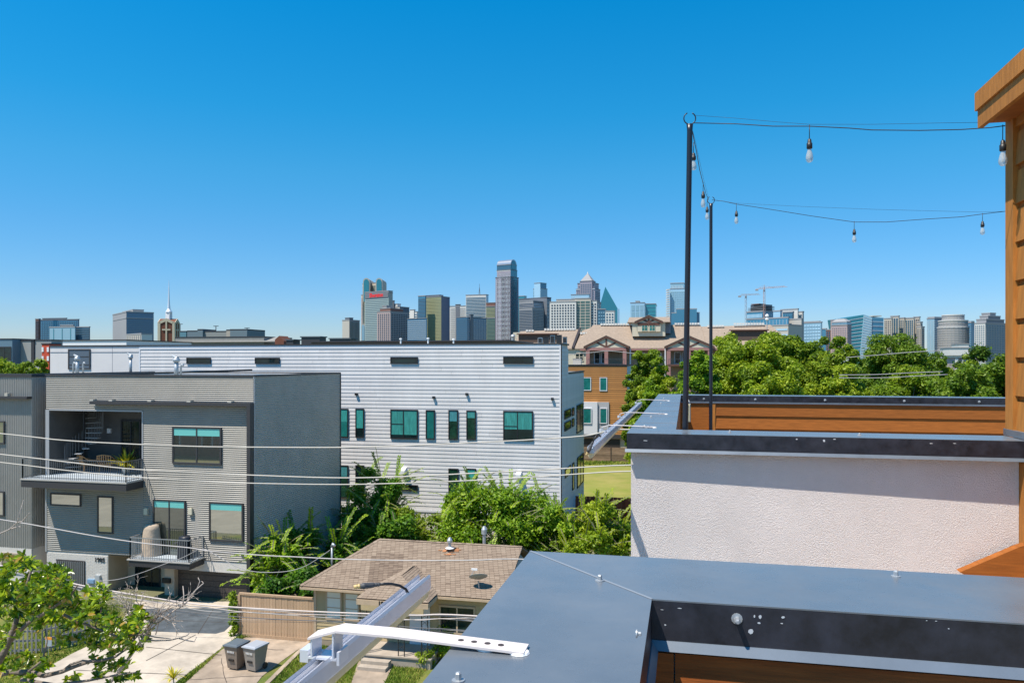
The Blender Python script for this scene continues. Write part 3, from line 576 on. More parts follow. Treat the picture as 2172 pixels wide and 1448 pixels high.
# slatted window in brick pier
r = GF.rect(120, 1187, 181, 1270); gw = GF.window(h, r, trimd, dark_glass, .06, 0, .05, mull=(.5,))
for i in range(14):
    u = r[0]+.08+(r[1]-r[0]-.16)*i/13; mb = MB(); GF.box(mb, u-.018, u+.018, r[2]+.06, r[3]-.06, .05, .07); mb.build('slat', mat('silver_trim', (0, 0, 0)), gw)
n1 = text(h, '1905', GF.p(GF.px(212, 1187)[0], GF.px(212, 1187)[1], .03), .33, blackm, bold=.006, name='house_number')
for (a, b, c_, d_, mm, nm) in ((188, 1227, 203, 1236, mat('blue_box', (.2, .34, .5), .5), 'meter_box'), (205, 1218, 215, 1240, mat('meter_grey', (.4, .43, .45), .5), 'meter_box'), (346, 1225, 363, 1235, blackm, 'letter_box')):
    f_ = GF if nm == 'meter_box' else FRONT(YF+.25); r = f_.rect(a, b, c_, d_); mb = MB(); f_.box(mb, r[0], r[1], r[2], r[3], .0, .12); f_.box(mb, r[0]+.03, r[1]-.03, r[2]+.03, r[3]-.03, .12, .135); mb.build(nm, mm, h)
# windows
win_glass = mat('reflecting_house_glass', (.03, .05, .04), .03, .0, spec=1, var=.6, scale=.9)
GF.window(h, GF.rect(367, 905, 471, 984), trimd, house_glass, .09, .0, .09, mull=(.5,), blind=(.24, blind_teal))
GF.window(h, GF.rect(108, 1046, 173, 1072), trimd, house_glass, .07, .0, .08)
GF.window(h, GF.rect(208, 1052, 241, 1130), trimd, house_glass, .07, .0, .08)
GF.window(h, GF.rect(445, 1065, 517, 1147), trimd, house_glass, .08, .0, .09, blind=(.2, blind_teal))
gd2 = GF.window(h, GF.rect(326, 1059, 395, 1178), trimd, mat('dim_coated_glass', (.20, .22, .20), .03, .9), .08, .0, .09, mull=(.5,), blind=(.14, blind_teal), name='glass_door')
for px, py in ((312, 1084), (406, 1084)):
    r = GF.rect(px-4, py-7, px+4, py+6); mb = MB(); GF.box(mb, r[0], r[1], r[2], r[3], .02, .14); GF.box(mb, r[0]+.04, r[1]-.04, r[2]-.02, r[3]+.02, .03, .12); mb.build('wall_lamp', mat('lamp_cream', (.6, .55, .42), .5), h)
# upper balcony
bs = MB(); y0 = YF-1.33; bs.box(GX0-.35, -28.3, y0, YF-.001, 5.74, 6.12); bs2 = bs.build('balcony', trimd, h, label='upper balcony with wicker chairs')
mb = MB(); mb.box(GX0-.38, -28.27, y0-.03, YF-.045, 6.121, 6.19); mb.build('slab_edge', mat('beige_slab', (.42, .4, .37), .7), bs2)
mb = MB(); mb.box(GX0-.3, -28.35, y0+.05, YF-.05, 6.191, 6.205); mb.box(bxl+.03, bxr-.05, YF-.04, YF+2.78, 6.18, 6.222); mb.build('decking', mat('pale_deck', (.42, .47, .52), .6, var=.1, scale=4), bs2)
def railing(parent, pts, z0, hgt, m, step=.13):
    mb = MB(); f = MB()
    for (xa, ya), (xb, yb) in zip(pts, pts[1:]):
        L = math.hypot(xb-xa, yb-ya); n = max(2, int(L/step)); ux, uy = (xb-xa)/L, (yb-ya)/L
        a, b = Vector((xa, ya, 0)), Vector((xb, yb, 0)); w = Vector((-uy, ux, 0))*.02
        for zz, hh in ((z0+hgt-.04, .04), (z0+.07, .03)):
            f.hexa([a-w+Vector((0, 0, zz)), b-w+Vector((0, 0, zz)), b+w+Vector((0, 0, zz)), a+w+Vector((0, 0, zz)), a-w+Vector((0, 0, zz+hh)), b-w+Vector((0, 0, zz+hh)), b+w+Vector((0, 0, zz+hh)), a+w+Vector((0, 0, zz+hh))])
        for i in range(0, n+1):
            p = a.lerp(b, i/n); q = .022 if i in (0, n) else .009
            mb.box(p.x-q, p.x+q, p.y-q, p.y+q, z0, z0+hgt-.041)
    r = f.build('railing', m, parent); mb.build('baluster', m, r, kind='stuff'); return r
rail_m = mat('grey_rail_paint', (.16, .17, .18), .4, .4)
railing(bs2, [(GX0-.3, YF-.05), (GX0-.3, y0+.06), (-28.36, y0+.06), (-28.36, YF-.05)], 6.2, 1.08, rail_m)
# inside of the recess: door, lamp, spiral stair
RF = FRONT(YF+2.8)
RF.window(h, RF.rect(258, 890, 300, 985), blackm, dark_glass, .1, 0, .08, mull=(.5,), name='balcony_door')
r = RF.rect(230, 908, 237, 918); mb = MB(); RF.box(mb, r[0], r[1], r[2], r[3], 0, .12); mb.build('wall_lamp', white_m, h)
st = MB(); sc_ = P(178, 940, Y=YF+1.5); sx, sy = sc_.x, sc_.y; st.tube([(sx, sy, 6.2), (sx, sy, bzt)], .06, 8)
sr = st.build('spiral_stair', blackm, h)
for i in range(12):
    a = math.radians(-150+i*24); z = 6.5+i*.27; mb = MB(); d1 = Vector((math.cos(a), math.sin(a), 0)); d2 = Vector((math.cos(a+.38), math.sin(a+.38), 0)); c_ = Vector((sx, sy, z))
    mb.extr([c_+d1*.1, c_+d1*.95, c_+d2*.95, c_+d2*.1], (0, 0, .03)); mb.build('tread', mat('pale_tread', (.5, .5, .5), .5), sr)
mb = MB()
for i in range(30):
    a = math.radians(-150+i*9.6); z = 6.5+i*.108; mb.tube([(sx+math.cos(a)*.97, sy+math.sin(a)*.97, z), (sx+math.cos(a)*.97, sy+math.sin(a)*.97, min(bzt-.02, z+1.0))], .012, 4)
mb.build('stair_rail', mat('grey_rail_paint', (0, 0, 0)), sr)
# lower balcony
ls = MB(); y1 = YF-1.24; ls.box(-28.2, -24.66, y1, YF-.001, 1.86, 2.17); l2 = ls.build('balcony', trimd, h, label='lower balcony with covered heater and grill')
mb = MB(); mb.box(-28.3, -24.6, y1-.05, YF-.045, 2.171, 2.23); mb.build('slab_edge', MATS['beige_slab'], l2)
mb = MB(); mb.box(-28.15, -24.7, y1+.04, YF-.05, 2.231, 2.245); mb.build('decking', MATS['pale_deck'], l2)
railing(l2, [(-28.15, YF-.05), (-28.15, y1+.02), (-24.7, y1+.02), (-24.7, YF-.05)], 2.24, 1.12, mat('light_rail_paint', (.33, .34, .35), .4, .4))
# roof flues
def flue(label, px, ytop, Y, z0, r=.12, two=True):
    p = P(px, ytop, Y=Y); t = thing('roof_flue', label, 'flue pipe', (p.x, Y, z0), 'galvanised flues on the grey house roof')
    mb = MB(); mb.lathe((p.x, Y, z0), [(r*.9, 0), (r*.9, p.z-z0-.35)], 10); mb.build('pipe', galv, t, smooth=True)
    mb = MB(); mb.lathe((p.x, Y, p.z-.36), [(r*1.3, 0), (r*1.5, .1), (r*1.3, .2), (r*.6, .22)], 10); mb.tube([(p.x-.25, Y, p.z), (p.x, Y, p.z-.14), (p.x+.1, Y, p.z-.16)], [.05, .09, .11], 6); mb.build('cap', galv, t, smooth=True)
    if two:
        for dx in (-.3, .42) if two == 2 else (.28,):
            mb = MB(); mb.tube([(p.x+dx, Y, z0), (p.x+dx, Y, p.z-.62), (p.x+dx+.08, Y-.02, p.z-.5), (p.x+dx+.2, Y-.04, p.z-.55)], .06, 7); mb.build('vent_pipe', galv, t, smooth=True)
flue('triple galvanised flue cluster leftmost on the grey flat roof', 164, 752, 41.5, RZ-.2, .12, 2)
flue('single straight galvanised flue standing mid roof of the grey house', 277, 749, 44.5, RZ-.2, .10, 0)
flue('pair of galvanised flues nearest the front roof edge of grey house', 374, 754, 38.2, RZ-.2, .13, 1)
t = thing('roof_duct', 'low dark solar frame and conduit lying across the grey house roof', 'conduit', (-30, 42, RZ-.18))
mb = MB(); mb.hexa([(-34.3, 37.8, 11.6), (-27, 44.5, 11.85), (-26.8, 44.5, 11.85), (-34.0, 37.6, 11.6), (-34.3, 37.8, 11.68), (-27, 44.5, 11.97), (-26.8, 44.5, 11.97), (-34.0, 37.6, 11.68)]); mb.build('rail', blackm, t)
mb = MB(); mb.box(-31, -27.2, 40.5, 41.2, 11.56, 11.66); mb.build('panel', mat('pale_green_panel', (.5, .56, .52), .5), t)
# things on the balconies
def wicker(label, x, y, z, rz):
    t = thing('wicker_chair', label, 'chair', (x, y, z), 'wicker chairs on the upper balcony'); wm = mat('tan_wicker', (.42, .24, .11), .8, var=.3, scale=30)
    q = Matrix.Rotation(rz, 3, 'Z'); o = Vector((x, y, z)); T = lambda a, b, c_: o+q@Vector((a*1.4, b*1.3, c_*1.12))
    mb = MB(); mb.hexa([T(-.27, -.25, .38), T(.27, -.25, .38), T(.25, .25, .36), T(-.25, .25, .36), T(-.28, -.26, .46), T(.28, -.26, .46), T(.25, .25, .43), T(-.25, .25, .43)]); mb.build('seat', wm, t)
    for i in range(7):
        a = -.27+i*.09; mb = MB(); mb.tube([T(a, .25+.05*abs(i-3)/3*-1, .43), T(a*1.05, .33, .62), T(a*1.0, .36-.04*abs(i-3)/3, .88)], .03, 5); mb.build('back_slat', wm, t)
    mb = MB(); mb.tube([T(-.3, -.22, .62), T(-.33, .1, .66), T(-.28, .34, .86), T(0, .38, .92), T(.28, .34, .86), T(.33, .1, .66), T(.3, -.22, .62)], .025, 6); mb.build('armrest', wm, t)
    for a, b in ((-.25, -.22), (.25, -.22), (-.22, .22), (.22, .22)):
        mb = MB(); mb.tube([T(a, b, .4), T(a*1.1, b*1.1, 0)], .018, 5); mb.build('leg', wm, t)
p = P(186, 1000, Z=6.22); wicker('tan wicker chair on the left half of the upper balcony', p.x, p.y, 6.205, math.radians(150))
p = P(226, 1000, Z=6.22); wicker('tan wicker chair beside the spiky potted plant on the balcony', p.x+.1, p.y, 6.205, math.radians(-170))
p = P(212, 998, Z=6.22); t = thing('patio_table', 'small dark round table between the two wicker chairs', 'table', (p.x, p.y+.5, 6.222))
mb = MB(); mb.lathe((p.x, p.y+.5, 6.80), [(.4, 0), (.42, .02), (.4, .04)], 16); mb.build('table_top', trimd, t)
mb = MB(); mb.lathe((p.x, p.y+.5, 6.222), [(.22, 0), (.04, .04), (.03, .57)], 10); mb.build('pedestal', trimd, t)
def spiky(label, x, y, z, s, n=46, pot=True, cols=((.25, .30, .02), (.55, .42, .03))):
    t = thing('spiky_plant', label, 'plant', (x, y, z))
    if pot: mb = MB(); mb.lathe((x, y, z), [(.14, 0), (.22, .32), (.24, .34), (.21, .34)], 12); mb.build('pot', mat('pot_white', (.6, .6, .58), .6), t, smooth=True)
    zz = z+(.36 if pot else .02); m = mat('yellow_green_blade', (1, 1, 1), .5, tint=[(0, cols[0]), (1, cols[1])], trans=.2)
    mb = MB()
    for i in range(n):
        a = R.uniform(0, 6.28); el = R.uniform(.2, 1.4); L = s*R.uniform(.7, 1.1); d = Vector((math.cos(a)*math.cos(el), math.sin(a)*math.cos(el), math.sin(el))); w = Vector((-math.sin(a), math.cos(a), 0))*.035*s*1.6
        o = Vector((x, y, zz)); b = o+d*L*.55; c_ = o+d*L+Vector((0, 0, -L*.25*math.cos(el))); tt = R.random()
        mb.face([o-w*.4, o+w*.4, b+w, b-w], t=tt); mb.face([b-w, b+w, c_], t=tt)
    mb.build('leaves', m, t, tint=True)
p = P(268, 1005, Z=6.22); spiky('large spiky yellow green plant in a pot on the upper balcony', p.x, p.y, 6.205, 1.2, 90, cols=((.35, .38, .02), (.70, .55, .05)))
cov = mat('beige_cover_fabric', (.46, .36, .27), .9, var=.1, scale=3, bump=.4, bscale=4)
def cover(label, px, py, w, d, hgt, m, name, cat, top=.75):
    p = P(px, py, Z=2.25); t = thing(name, label, cat, (p.x, p.y, 2.245)); mb = MB(); k = 20; prof = [(1.08, 0), (1.05, .1), (1., .3), (.9, .6), (.82, .85), (top, .96), (top*.7, 1.0)]
    b = len(mb.v)
    for r_, z_ in prof:
        for j in range(k):
            an = 2*math.pi*j/k; f = 1+.07*math.sin(an*5+z_*2)*(1-z_*.7); mb.v.append((p.x+math.cos(an)*w/2*r_*f, p.y+math.sin(an)*d/2*r_*f, 2.245+z_*hgt))
    for i in range(len(prof)-1):
        for j in range(k):
            j2 = (j+1) % k; mb.f.append((b+i*k+j, b+i*k+j2, b+(i+1)*k+j2, b+(i+1)*k+j)); mb.m.append(0); mb.t.append(.5)
    mb.f.append(tuple(b+(len(prof)-1)*k+j for j in range(k))); mb.m.append(0); mb.t.append(.5)
    mb.build('fabric_cover', m, t, smooth=True); return t, p
cover('tall beige fabric cover over a patio heater on the lower balcony', 322, 1176, 1.0, .9, 1.62, cov, 'covered_heater', 'covered heater')
t, p = cover('black covered grill on the lower balcony beside the railing corner', 392, 1183, .8, .6, 1.15, mat('black_cover', (.02, .022, .03), .4), 'covered_grill', 'grill', .8)
mb = MB(); mb.box(p.x-.55, p.x-.38, p.y-.2, p.y+.2, 3.0, 3.04); mb.build('side_shelf', trimd, t)
# ------------------------------------------------------------------ neighbour on the left
h2 = thing('modern_house', 'grey vertical ribbed house at the left edge with white ground floor', 'house', (-40, 41, 0))
NX = -35.42; NF = FRONT(36.3); NE = EAST(NX)
mb = MB(); mb.box(-46, NX-.03, 36.35, 46.5, 0, 11.5); mb.build('core_wall', corr_lift, h2)
mb = MB(); NF.corr(mb, -46, NX, 2.1, 11.6, .12, vert=True); mb.build('corrugated_siding', corr_m, h2, kind='stuff')
mb = MB(); NE.corr(mb, 36.3, 46.5, 2.1, 11.6, .12, vert=True); mb.build('corrugated_siding', corr_lift, h2, kind='stuff')
mb = MB(); NF.box(mb, -46, NX, 0, 2.09, -.03, .01); mb.build('brick_wall', brickw, h2); mb = MB(); NE.box(mb, 36.35, 46.5, 0, 2.09, -.03, .01); mb.build('brick_wall', brickw, h2)
mb = MB(); NF.box(mb, -46.1, NX+.05, 11.6, 11.78, -.3, .06); NE.box(mb, 36.62, 46.5, 11.6, 11.78, -.3, .06); mb.build('roof_edge', trimd, h2)
mb = MB(); mb.box(-46, NX-.2, 36.5, 46.5, 11.5, 11.56); mb.build('roof', roof_grey, h2)
mb = MB(); NF.box(mb, -46, NX+.02, NF.px(30, 845)[1], NF.px(30, 840)[1], .0, .35); cn = mb.build('canopy', trimd, h2)
u = NF.px(22, 838)[0]; mb = MB(); mb.box(u-.1, u+.1, 36.0, 36.2, NF.px(22, 840)[1]+.01, NF.px(22, 833)[1]); mb.build('flood_light', MATS['lamp_grey'], cn)
for rr in ((-60, 892, 12, 940), (-60, 1040, 11, 1092)): NF.window(h2, NF.rect(*rr), trimd, house_glass, .07, 0.03, .1)
NF.window(h2, NF.rect(3, 1172, 55, 1215), mat('beige_frame', (.4, .32, .25), .7), house_glass, .1, .01, .06)
mb = MB(); mb.lathe((NX+.09, 38, 0), [(.06, 0), (.06, 11.4)], 8); mb.build('downpipe', trimd, h2)
# ================================================================== LONG WHITE BOARDED BUILDING
WY = 53.4; WF = FRONT(WY); WX1 = WF.px(1190, 760)[0]; WXs = WF.px(297, 760)[0]; WX0 = WF.px(107, 760)[0]; WE = EAST(WX1)
WT = WF.px(1190, 727)[1]; WB = WF.px(940, 1082)[1]
board_w = mat('white_lap_board', (.72, .69, .68), .6, orand=.06, var=.05, scale=.8, stretch=(1.2, 1, .25), dirt=.12)
wh = thing('white_rowhouse', 'long white lap board building with narrow dark windows behind the grey house', 'building', ((WX0+WX1)/2, 58, 0))
yS = WE.px(1205, 760)[0]; yE = WE.px(1238, 900)[0]; WT2 = WE.px(1220, 788)[1]
mb = MB(); mb.box(WX0, WX1-.04, WY+.04, yS, 0, WT-.1); mb.box(WX0, WX1-.04, yS, yE, 0, WT2-.08); mb.build('core_wall', mat('white_wall_core', (.6, .6, .62), .8), wh)
pz = .27; nb = int((WT-.24-WB)/pz)-1
mb = MB(); WF.box(mb, WXs+.05, WX1-.1, WB+(nb+1)*pz+.004, WT-.095, 0, .05); mb.build('frieze_board', mat('white_corner_board', (.7, .7, .73), .6), wh)
segs = [0, .22, .43, .61, .80, 1.0]; LB = (WX1-.1)-(WXs+.05)
for row in range(nb+1):
    off = R.uniform(-.06, .06); cut = [0]+[min(.98, max(.02, s+off+R.uniform(-.02, .02))) for s in segs[1:-1]]+[1]; zz = WB+row*pz; dn = R.uniform(0, .006)
    for c0_, c1_ in zip(cut, cut[1:]):
        a_, b_ = WXs+.05+LB*c0_+.004, WXs+.05+LB*c1_-.004; bd = MB()
        bd.hexa([WF.p(a_, zz, 0), WF.p(b_, zz, 0), WF.p(b_, zz, .032+dn), WF.p(a_, zz, .032+dn), WF.p(a_, zz+pz-.012, 0), WF.p(b_, zz+pz-.012, 0), WF.p(b_, zz+pz-.012, .010), WF.p(a_, zz+pz-.012, .010)]); bd.build('siding_board', board_w, wh)
be = MB(); be.hexa([WE.p(WY+.12, WB, 0), WE.p(yE, WB, 0), WE.p(yE, WB, .03), WE.p(WY+.12, WB, .03), WE.p(WY+.12, WB+pz-.012, 0), WE.p(yE, WB+pz-.012, 0), WE.p(yE, WB+pz-.012, .005), WE.p(WY+.12, WB+pz-.012, .005)])
e0 = be.build('siding_board', board_w, wh); i = 1
while WB+(i+1)*pz < WT2-.05: share(e0, (0, 0, i*pz), wh); i += 1
bs_ = MB(); zb = WB+i*pz; bs_.hexa([WE.p(WY+.12, zb, 0), WE.p(yS, zb, 0), WE.p(yS, zb, .03), WE.p(WY+.12, zb, .03), WE.p(WY+.12, zb+pz-.012, 0), WE.p(yS, zb+pz-.012, 0), WE.p(yS, zb+pz-.012, .005), WE.p(WY+.12, zb+pz-.012, .005)])
e1 = bs_.build('siding_board', board_w, wh); j = 1
while zb+(j+1)*pz < WT-.1: share(e1, (0, 0, j*pz), wh); j += 1
mb = MB(); WF.box(mb, WX1-.1, WX1+.06, WB, WT-.12, 0, .06); WE.box(mb, WY-.06, WY+.12, WB, WT-.12, .0, .06); WF.box(mb, WXs-.06, WXs+.05, WB, WT-.12, 0, .05); WF.box(mb, WXs+.05, WX1-.1, WB-.16, WB-.01, 0, .07); mb.build('corner_board', mat('white_corner_board', (.7, .7, .73), .6), wh)
mb = MB(); WF.box(mb, WX0, WXs-.06, 0, WT-.12, -.03, .03); pl = mb.build('panel_wall', mat('pale_panel', (.68, .65, .64), .8, var=.03, scale=1), wh)
for px in (239,): u = WF.px(px, 760)[0]; mb = MB(); WF.box(mb, u-.02, u+.02, 6, WT-.12, .03, .036); mb.build('panel_joint', mat('joint_grey', (.3, .3, .33), .8), pl)
mb = MB(); WF.box(mb, WX0, WXs-.06, WF.px(200, 746)[1]-.03, WF.px(200, 746)[1], .03, .06); mb.build('panel_joint', MATS['joint_grey'], pl)
mb = MB(); WF.box(mb, WXs, WX1-.02, 0, WB-.17, -.03, .02); WE.box(mb, WY, yE, 0, WB-.01, -.03, .02); mb.build('foundation_wall', stucco_m, wh)
mb = MB(); mb.box(WX0-.05, WX1+.08, WY-.09, WY+.2, WT-.09, WT); mb.box(WX1-.2, WX1+.08, WY+.2, yS+.05, WT-.12, WT); mb.box(WX1-.25, WX1+.06, yS+.05, yE+.05, WT2-.1, WT2); mb.build('roof_edge', trimd, wh)
mb = MB(); mb.box(WX0, WX1-.2, WY+.2, yS, WT-.099, WT-.05); mb.box(WX0, WX1-.25, yS+.05, yE, WT2-.079, WT2-.04); mb.build('roof', roof_grey, wh)
tg = mat('teal_window_glass', (0, 0, 0))
gdk = mat('dark_green_glass', (.012, .05, .03), .06, var=.6, scale=1.5, spec=1)
for rr in ((397, 758, 448, 771), (542, 758, 594, 771), (829, 757, 887, 771), (1068, 756, 1131, 771), (829, 1027, 887, 1039)): WF.window(wh, WF.rect(*rr), blackm, dark_glass, .07, .03, .12)
for rr, g_, ml in (((716, 866, 739.5, 927), tg, ()), ((755, 866, 773, 927), dark_glass, ()), ((904, 869, 923, 931), tg, ()), ((952, 869, 972, 932), gdk, ()), ((990, 870, 1010, 932), gdk, ()),
                   ((716, 986, 739.5, 1055), gdk, ()), ((755, 986, 773, 1055), dark_glass, ()), ((952, 993, 973, 1062), gdk, ()), ((990, 993, 1010, 1060), tg, ())):
    WF.window(wh, WF.rect(*rr), blackm, g_, .07, .03, .12, blind=(R.uniform(.25, .9), mat('teal_curtain_%d' % R.randint(1, 3), (.03+.03*R.random(), .22+.1*R.random(), .20+.08*R.random()), .5, var=.3, scale=2, stretch=(8, 8, 1))) if R.random() < .65 else None)
WF.window(wh, WF.rect(829, 868, 887, 930), blackm, dark_glass, .08, .03, .12, mull=(.48,), trans=((0, .48, .5),), blind=(.86, mat('teal_curtain', (.045, .28, .25), .45, var=.3, scale=1.5, stretch=(7, 7, 1))))
WF.window(wh, WF.rect(1068, 871, 1131, 934), blackm, dark_glass, .08, .03, .12, mull=(.48,), trans=((0, .48, .48),), blind=(.62, mat('teal_curtain', (0, 0, 0))))
WF.window(wh, WF.rect(146, 740, 193, 783), trimd, mat('louver_glass', (.10, .13, .17), .3), .1, .03, .1, trans=((0, 1, .62), (0, 1, .22)))
for px, py in ((757, 836), (921, 843), (991, 836), (1172, 846)):
    r = WF.rect(px-2.5, py-3, px+2.5, py+2); mb = MB(); WF.box(mb, r[0], r[1], r[2], r[3], .03, .2); mb.build('wall_lamp', blackm, wh)
for px, py in ((858, 999), (1102, 1007)):
    r = WF.rect(px-5, py-6, px+5, py+4); mb = MB(); mb.hexa([WF.p(r[0], r[2], .03), WF.p(r[1], r[2], .03), WF.p(r[1], r[2], .5), WF.p(r[0], r[2], .5), WF.p(r[0], r[3]+.1, .03), WF.p(r[1], r[3]+.1, .03), WF.p(r[1], r[3]-.1, .5), WF.p(r[0], r[3]-.1, .5)]); mb.build('vent_hood', white_m, wh)
for rr, g_ in (((1196, 868, 1209, 886), dark_glass), ((1196, 893, 1209, 911), dark_glass), ((1212, 864, 1216, 881), dark_glass), ((1212, 887, 1216, 904), dark_glass), ((1222, 857, 1235, 915), gdk), ((1197, 990, 1209, 1008), mirror_glass), ((1213, 981, 1216, 1038), mirror_glass), ((1223, 965, 1236, 1028), win_glass)):
    y0, y1 = WE.px(rr[0], 0)[0], WE.px(rr[2], 0)[0]; z0, z1 = WE.px((rr[0]+rr[2])/2, rr[3])[1], WE.px((rr[0]+rr[2])/2, rr[1])[1]
    WE.window(wh, (y0, y1, z0, z1), blackm, g_, .07, .02, .1, mull=(.5,) if rr[2]-rr[0] > 12 and rr[3]-rr[1] > 40 else ())
# roof clutter of the white building
for i, (px, w, hh) in enumerate(((1147, 9, 8), (1160, 9, 7), (1173, 9, 12), (1187, 10, 12), (1197, 7, 7))): pass
for i, (px, py, lab) in enumerate(((908, 716, 'white goose neck roof vent on the white building roof edge'), (962, 718, 'small white domed roof vent near the middle of the white roof'), (850, 717, 'white roof vent behind the parapet left of the goose neck one'))):
    p = P(px, py, Y=56.0); z0 = WT-.05; t = thing('roof_vent', lab, 'roof vent', (p.x, 56, z0)); mb = MB(); mb.lathe((p.x, 56, z0), [(.06, 0), (.06, p.z-z0-.12), (.12, p.z-z0-.1), (.11, p.z-z0-.02), (.03, p.z-z0)], 8); mb.build('cap', white_m, t)
# ================================================================== ORANGE BOARDED HOUSE BEHIND
OY = 110.; OF = FRONT(OY); OX1 = OF.px(1330, 800)[0]; OE = EAST(OX1); OT = OF.px(1280, 773)[1]
wood = mat('orange_wood_board', (.43, .19, .05), .7, orand=.15, var=.2, scale=1.5, stretch=(.3, 1, 6))
oh = thing('orange_house', 'orange board clad house with flat roof beyond the lawn', 'house', (OX1-6, 116, 0))
mb = MB(); mb.box(OX1-18, OX1-.05, OY+.05, 122.8, 0, OT-.2); mb.build('core_wall', beige_r, oh)
z = OF.px(1280, 925)[1]; b0 = None; z00 = z
while z < OT-.35:
    if b0 is None:
        mb = MB(); mb.hexa([OF.p(OX1-18, z, 0), OF.p(OX1, z, 0), OF.p(OX1, z, .05), OF.p(OX1-18, z, .05), OF.p(OX1-18, z+.28, 0), OF.p(OX1, z+.28, 0), OF.p(OX1, z+.28, .015), OF.p(OX1-18, z+.28, .015)]); b0 = mb.build('siding_board', wood, oh)
    else: share(b0, (0, 0, z-z00), oh)
    z += .30
mb = MB(); OE.box(mb, OY+.06, 122.8, z00+.5, OT-.21, -.05, .02); mb.build('side_wall', mat('pale_blue_panel', (.42, .55, .60), .8), oh)
mb = MB(); mb.box(OX1-18.1, OX1+.1, OY-.1, OY+.3, OT-.2, OT); mb.box(OX1-.2, OX1+.1, OY+.3, 122.9, OT-.2, OT); mb.build('roof_edge', blackm, oh)
mb = MB(); mb.box(OX1-18, OX1-.2, OY+.3, 122.8, OT-.19, OT-.1); mb.build('roof', mat('pale_roof', (.55, .55, .53), .9), oh)
u0, u1, z0, z1 = OF.rect(1200, 852, 1292, 920); mb = MB(); mb.box(u0, u1-1.6, OY-.5, OY-.051, z0, z1); mb.build('bay', mat('white_bay', (.68, .68, .7), .7), oh)
mb = MB(); mb.box(u1-1.59, u1, OY-.2, OY-.051, z0, z1); mb.build('bay', mat('grey_bay', (.42, .42, .43), .7), oh)
bf = FRONT(OY-.5)
for rr, f_, g_ in (((1236, 800, 1254, 828), OF, tg), ((1272, 800, 1288, 829), OF, tg), ((1236, 865, 1255, 898), bf, tg), ((1272, 865, 1288, 898), FRONT(OY-.2), tg)): f_.window(oh, f_.rect(*rr), mat('white_corner_board', (0, 0, 0)), g_, .1, .05 if f_ is OF else 0, .12)
for rr in ((1236, 930, 1263, 950), (1271, 931, 1315, 951)):
    r = OF.rect(*rr); mb = MB(); OF.box(mb, r[0], r[1], 0, r[3], .0, .04); g2 = mb.build('garage_door', mat('brown_black_door', (0, 0, 0)), oh)
mb = MB(); OF.box(mb, OX1-18, OX1+.02, OF.px(1280, 928)[1], OF.px(1280, 921)[1]+.0, .051, .4); mb.build('soffit_band', trimd, oh)
u0, u1, z0, z1 = FRONT(113).rect(1215, 761, 1232, 772); t = one('air_conditioner', (lambda m: (m.box(u0, u1, 113, 113.9, OT-.1, z1), m.box(u0-.05, u1+.05, 112.95, 113.95, z1+.001, z1+.08), m)[-1])(MB()), mat('ac_beige', (.42, .38, .34), .7, var=.2, scale=8), 'beige air conditioning unit on the orange house roof', 'air conditioner', (u0, 113, OT-.1))
# ================================================================== FENCES AND LAWN THINGS
def fence(name, label, p0, p1, z0, hgt, bw, m, gap=.01, horiz=False, post=None, var=.03, rails=True, pm=None):
    p0, p1 = Vector(p0), Vector(p1); L = (p1-p0).length; u = (p1-p0)/L; n = Vector((u.y, -u.x, 0)); t = thing(name, label, 'fence', (p0.x, p0.y, z0))
    f = Fr((p0.x, p0.y, 0), u, n)
    if horiz:
        k = int(hgt/bw); np_ = max(1, round(L/post))
        for i in range(np_+1):
            mb = MB(); f.box(mb, L*i/np_-.06, L*i/np_+.06, z0, z0+hgt+.05, -.06, .07); mb.build('post', pm or m, t)
        for i in range(np_):
            for j in range(k):
                mb = MB(); o_ = R.uniform(-.01, .01); f.box(mb, L*i/np_+.07, L*(i+1)/np_-.07, z0+j*bw+.01, z0+(j+1)*bw-.01, -.03+o_, .01+o_); mb.build('board', m, t)
        return t
    k = int(L/bw); w = L/k; mb = MB(); f.box(mb, 0, bw-gap, z0, z0+hgt, 0, .02); b0 = mb.build('board', m, t)
    for i in range(1, k):
        o = share(b0, u*(i*w)+n*R.uniform(-.006, .006)+Vector((0, 0, R.uniform(-var, 0))), t)
    if rails:
        for zz in (.15, .5, .85):
            mb = MB(); f.box(mb, 0, L, z0+hgt*zz-.04, z0+hgt*zz+.04, -.05, -.008); mb.build('rail', m, t)
    if post:
        for i in range(int(L/post)+1):
            mb = MB(); f.box(mb, i*post-.05, i*post+.05, z0, z0+hgt+.02, -.12, -.051); mb.build('post', m, t)
    return t
fa = G(538, 1332); fence('board_fence', 'tan vertical board fence left of the small tan house', (fa.x, 31.8, 0), (-15.95, 31.8, 0), 0, 1.9, .145, mat('tan_fence_board', (.47, .32, .20), .85, orand=.12, var=.15, scale=5, stretch=(6, 6, 1)), var=.0)
tf = C.objects['board_fence']; mb = MB(); mb.box(fa.x-.08, -15.95, 31.74, 31.86, 1.905, 1.99); mb.box(fa.x-.12, fa.x-.001, 31.72, 31.88, 0, 1.904); mb.box(fa.x, -15.95, 31.755, 31.779, .03, .16); mb.build('top_rail', mat('tan_fence_board', (0, 0, 0)), tf)
fence('board_fence', 'red brown vertical board fence between bushes and the dry lawn', (-9.4, 60.5, 0), (6, 60.5, 0), 0, 1.95, .30, mat('red_brown_fence', (.30, .06, .02), .8, orand=.3, var=.25, scale=2, stretch=(4, 4, 1)), post=2.4)
fence('board_fence', 'weathered horizontal board fence at the far side of the lawn', (-14, 97.2, 0), (8, 97.2, 0), 0, 1.75, .29, mat('weathered_board', (.24, .16, .11), .9, orand=.35, var=.3, scale=1.2, stretch=(1, 1, 6)), horiz=True, post=2.4, pm=mat('weathered_post', (.10, .065, .05), .9))
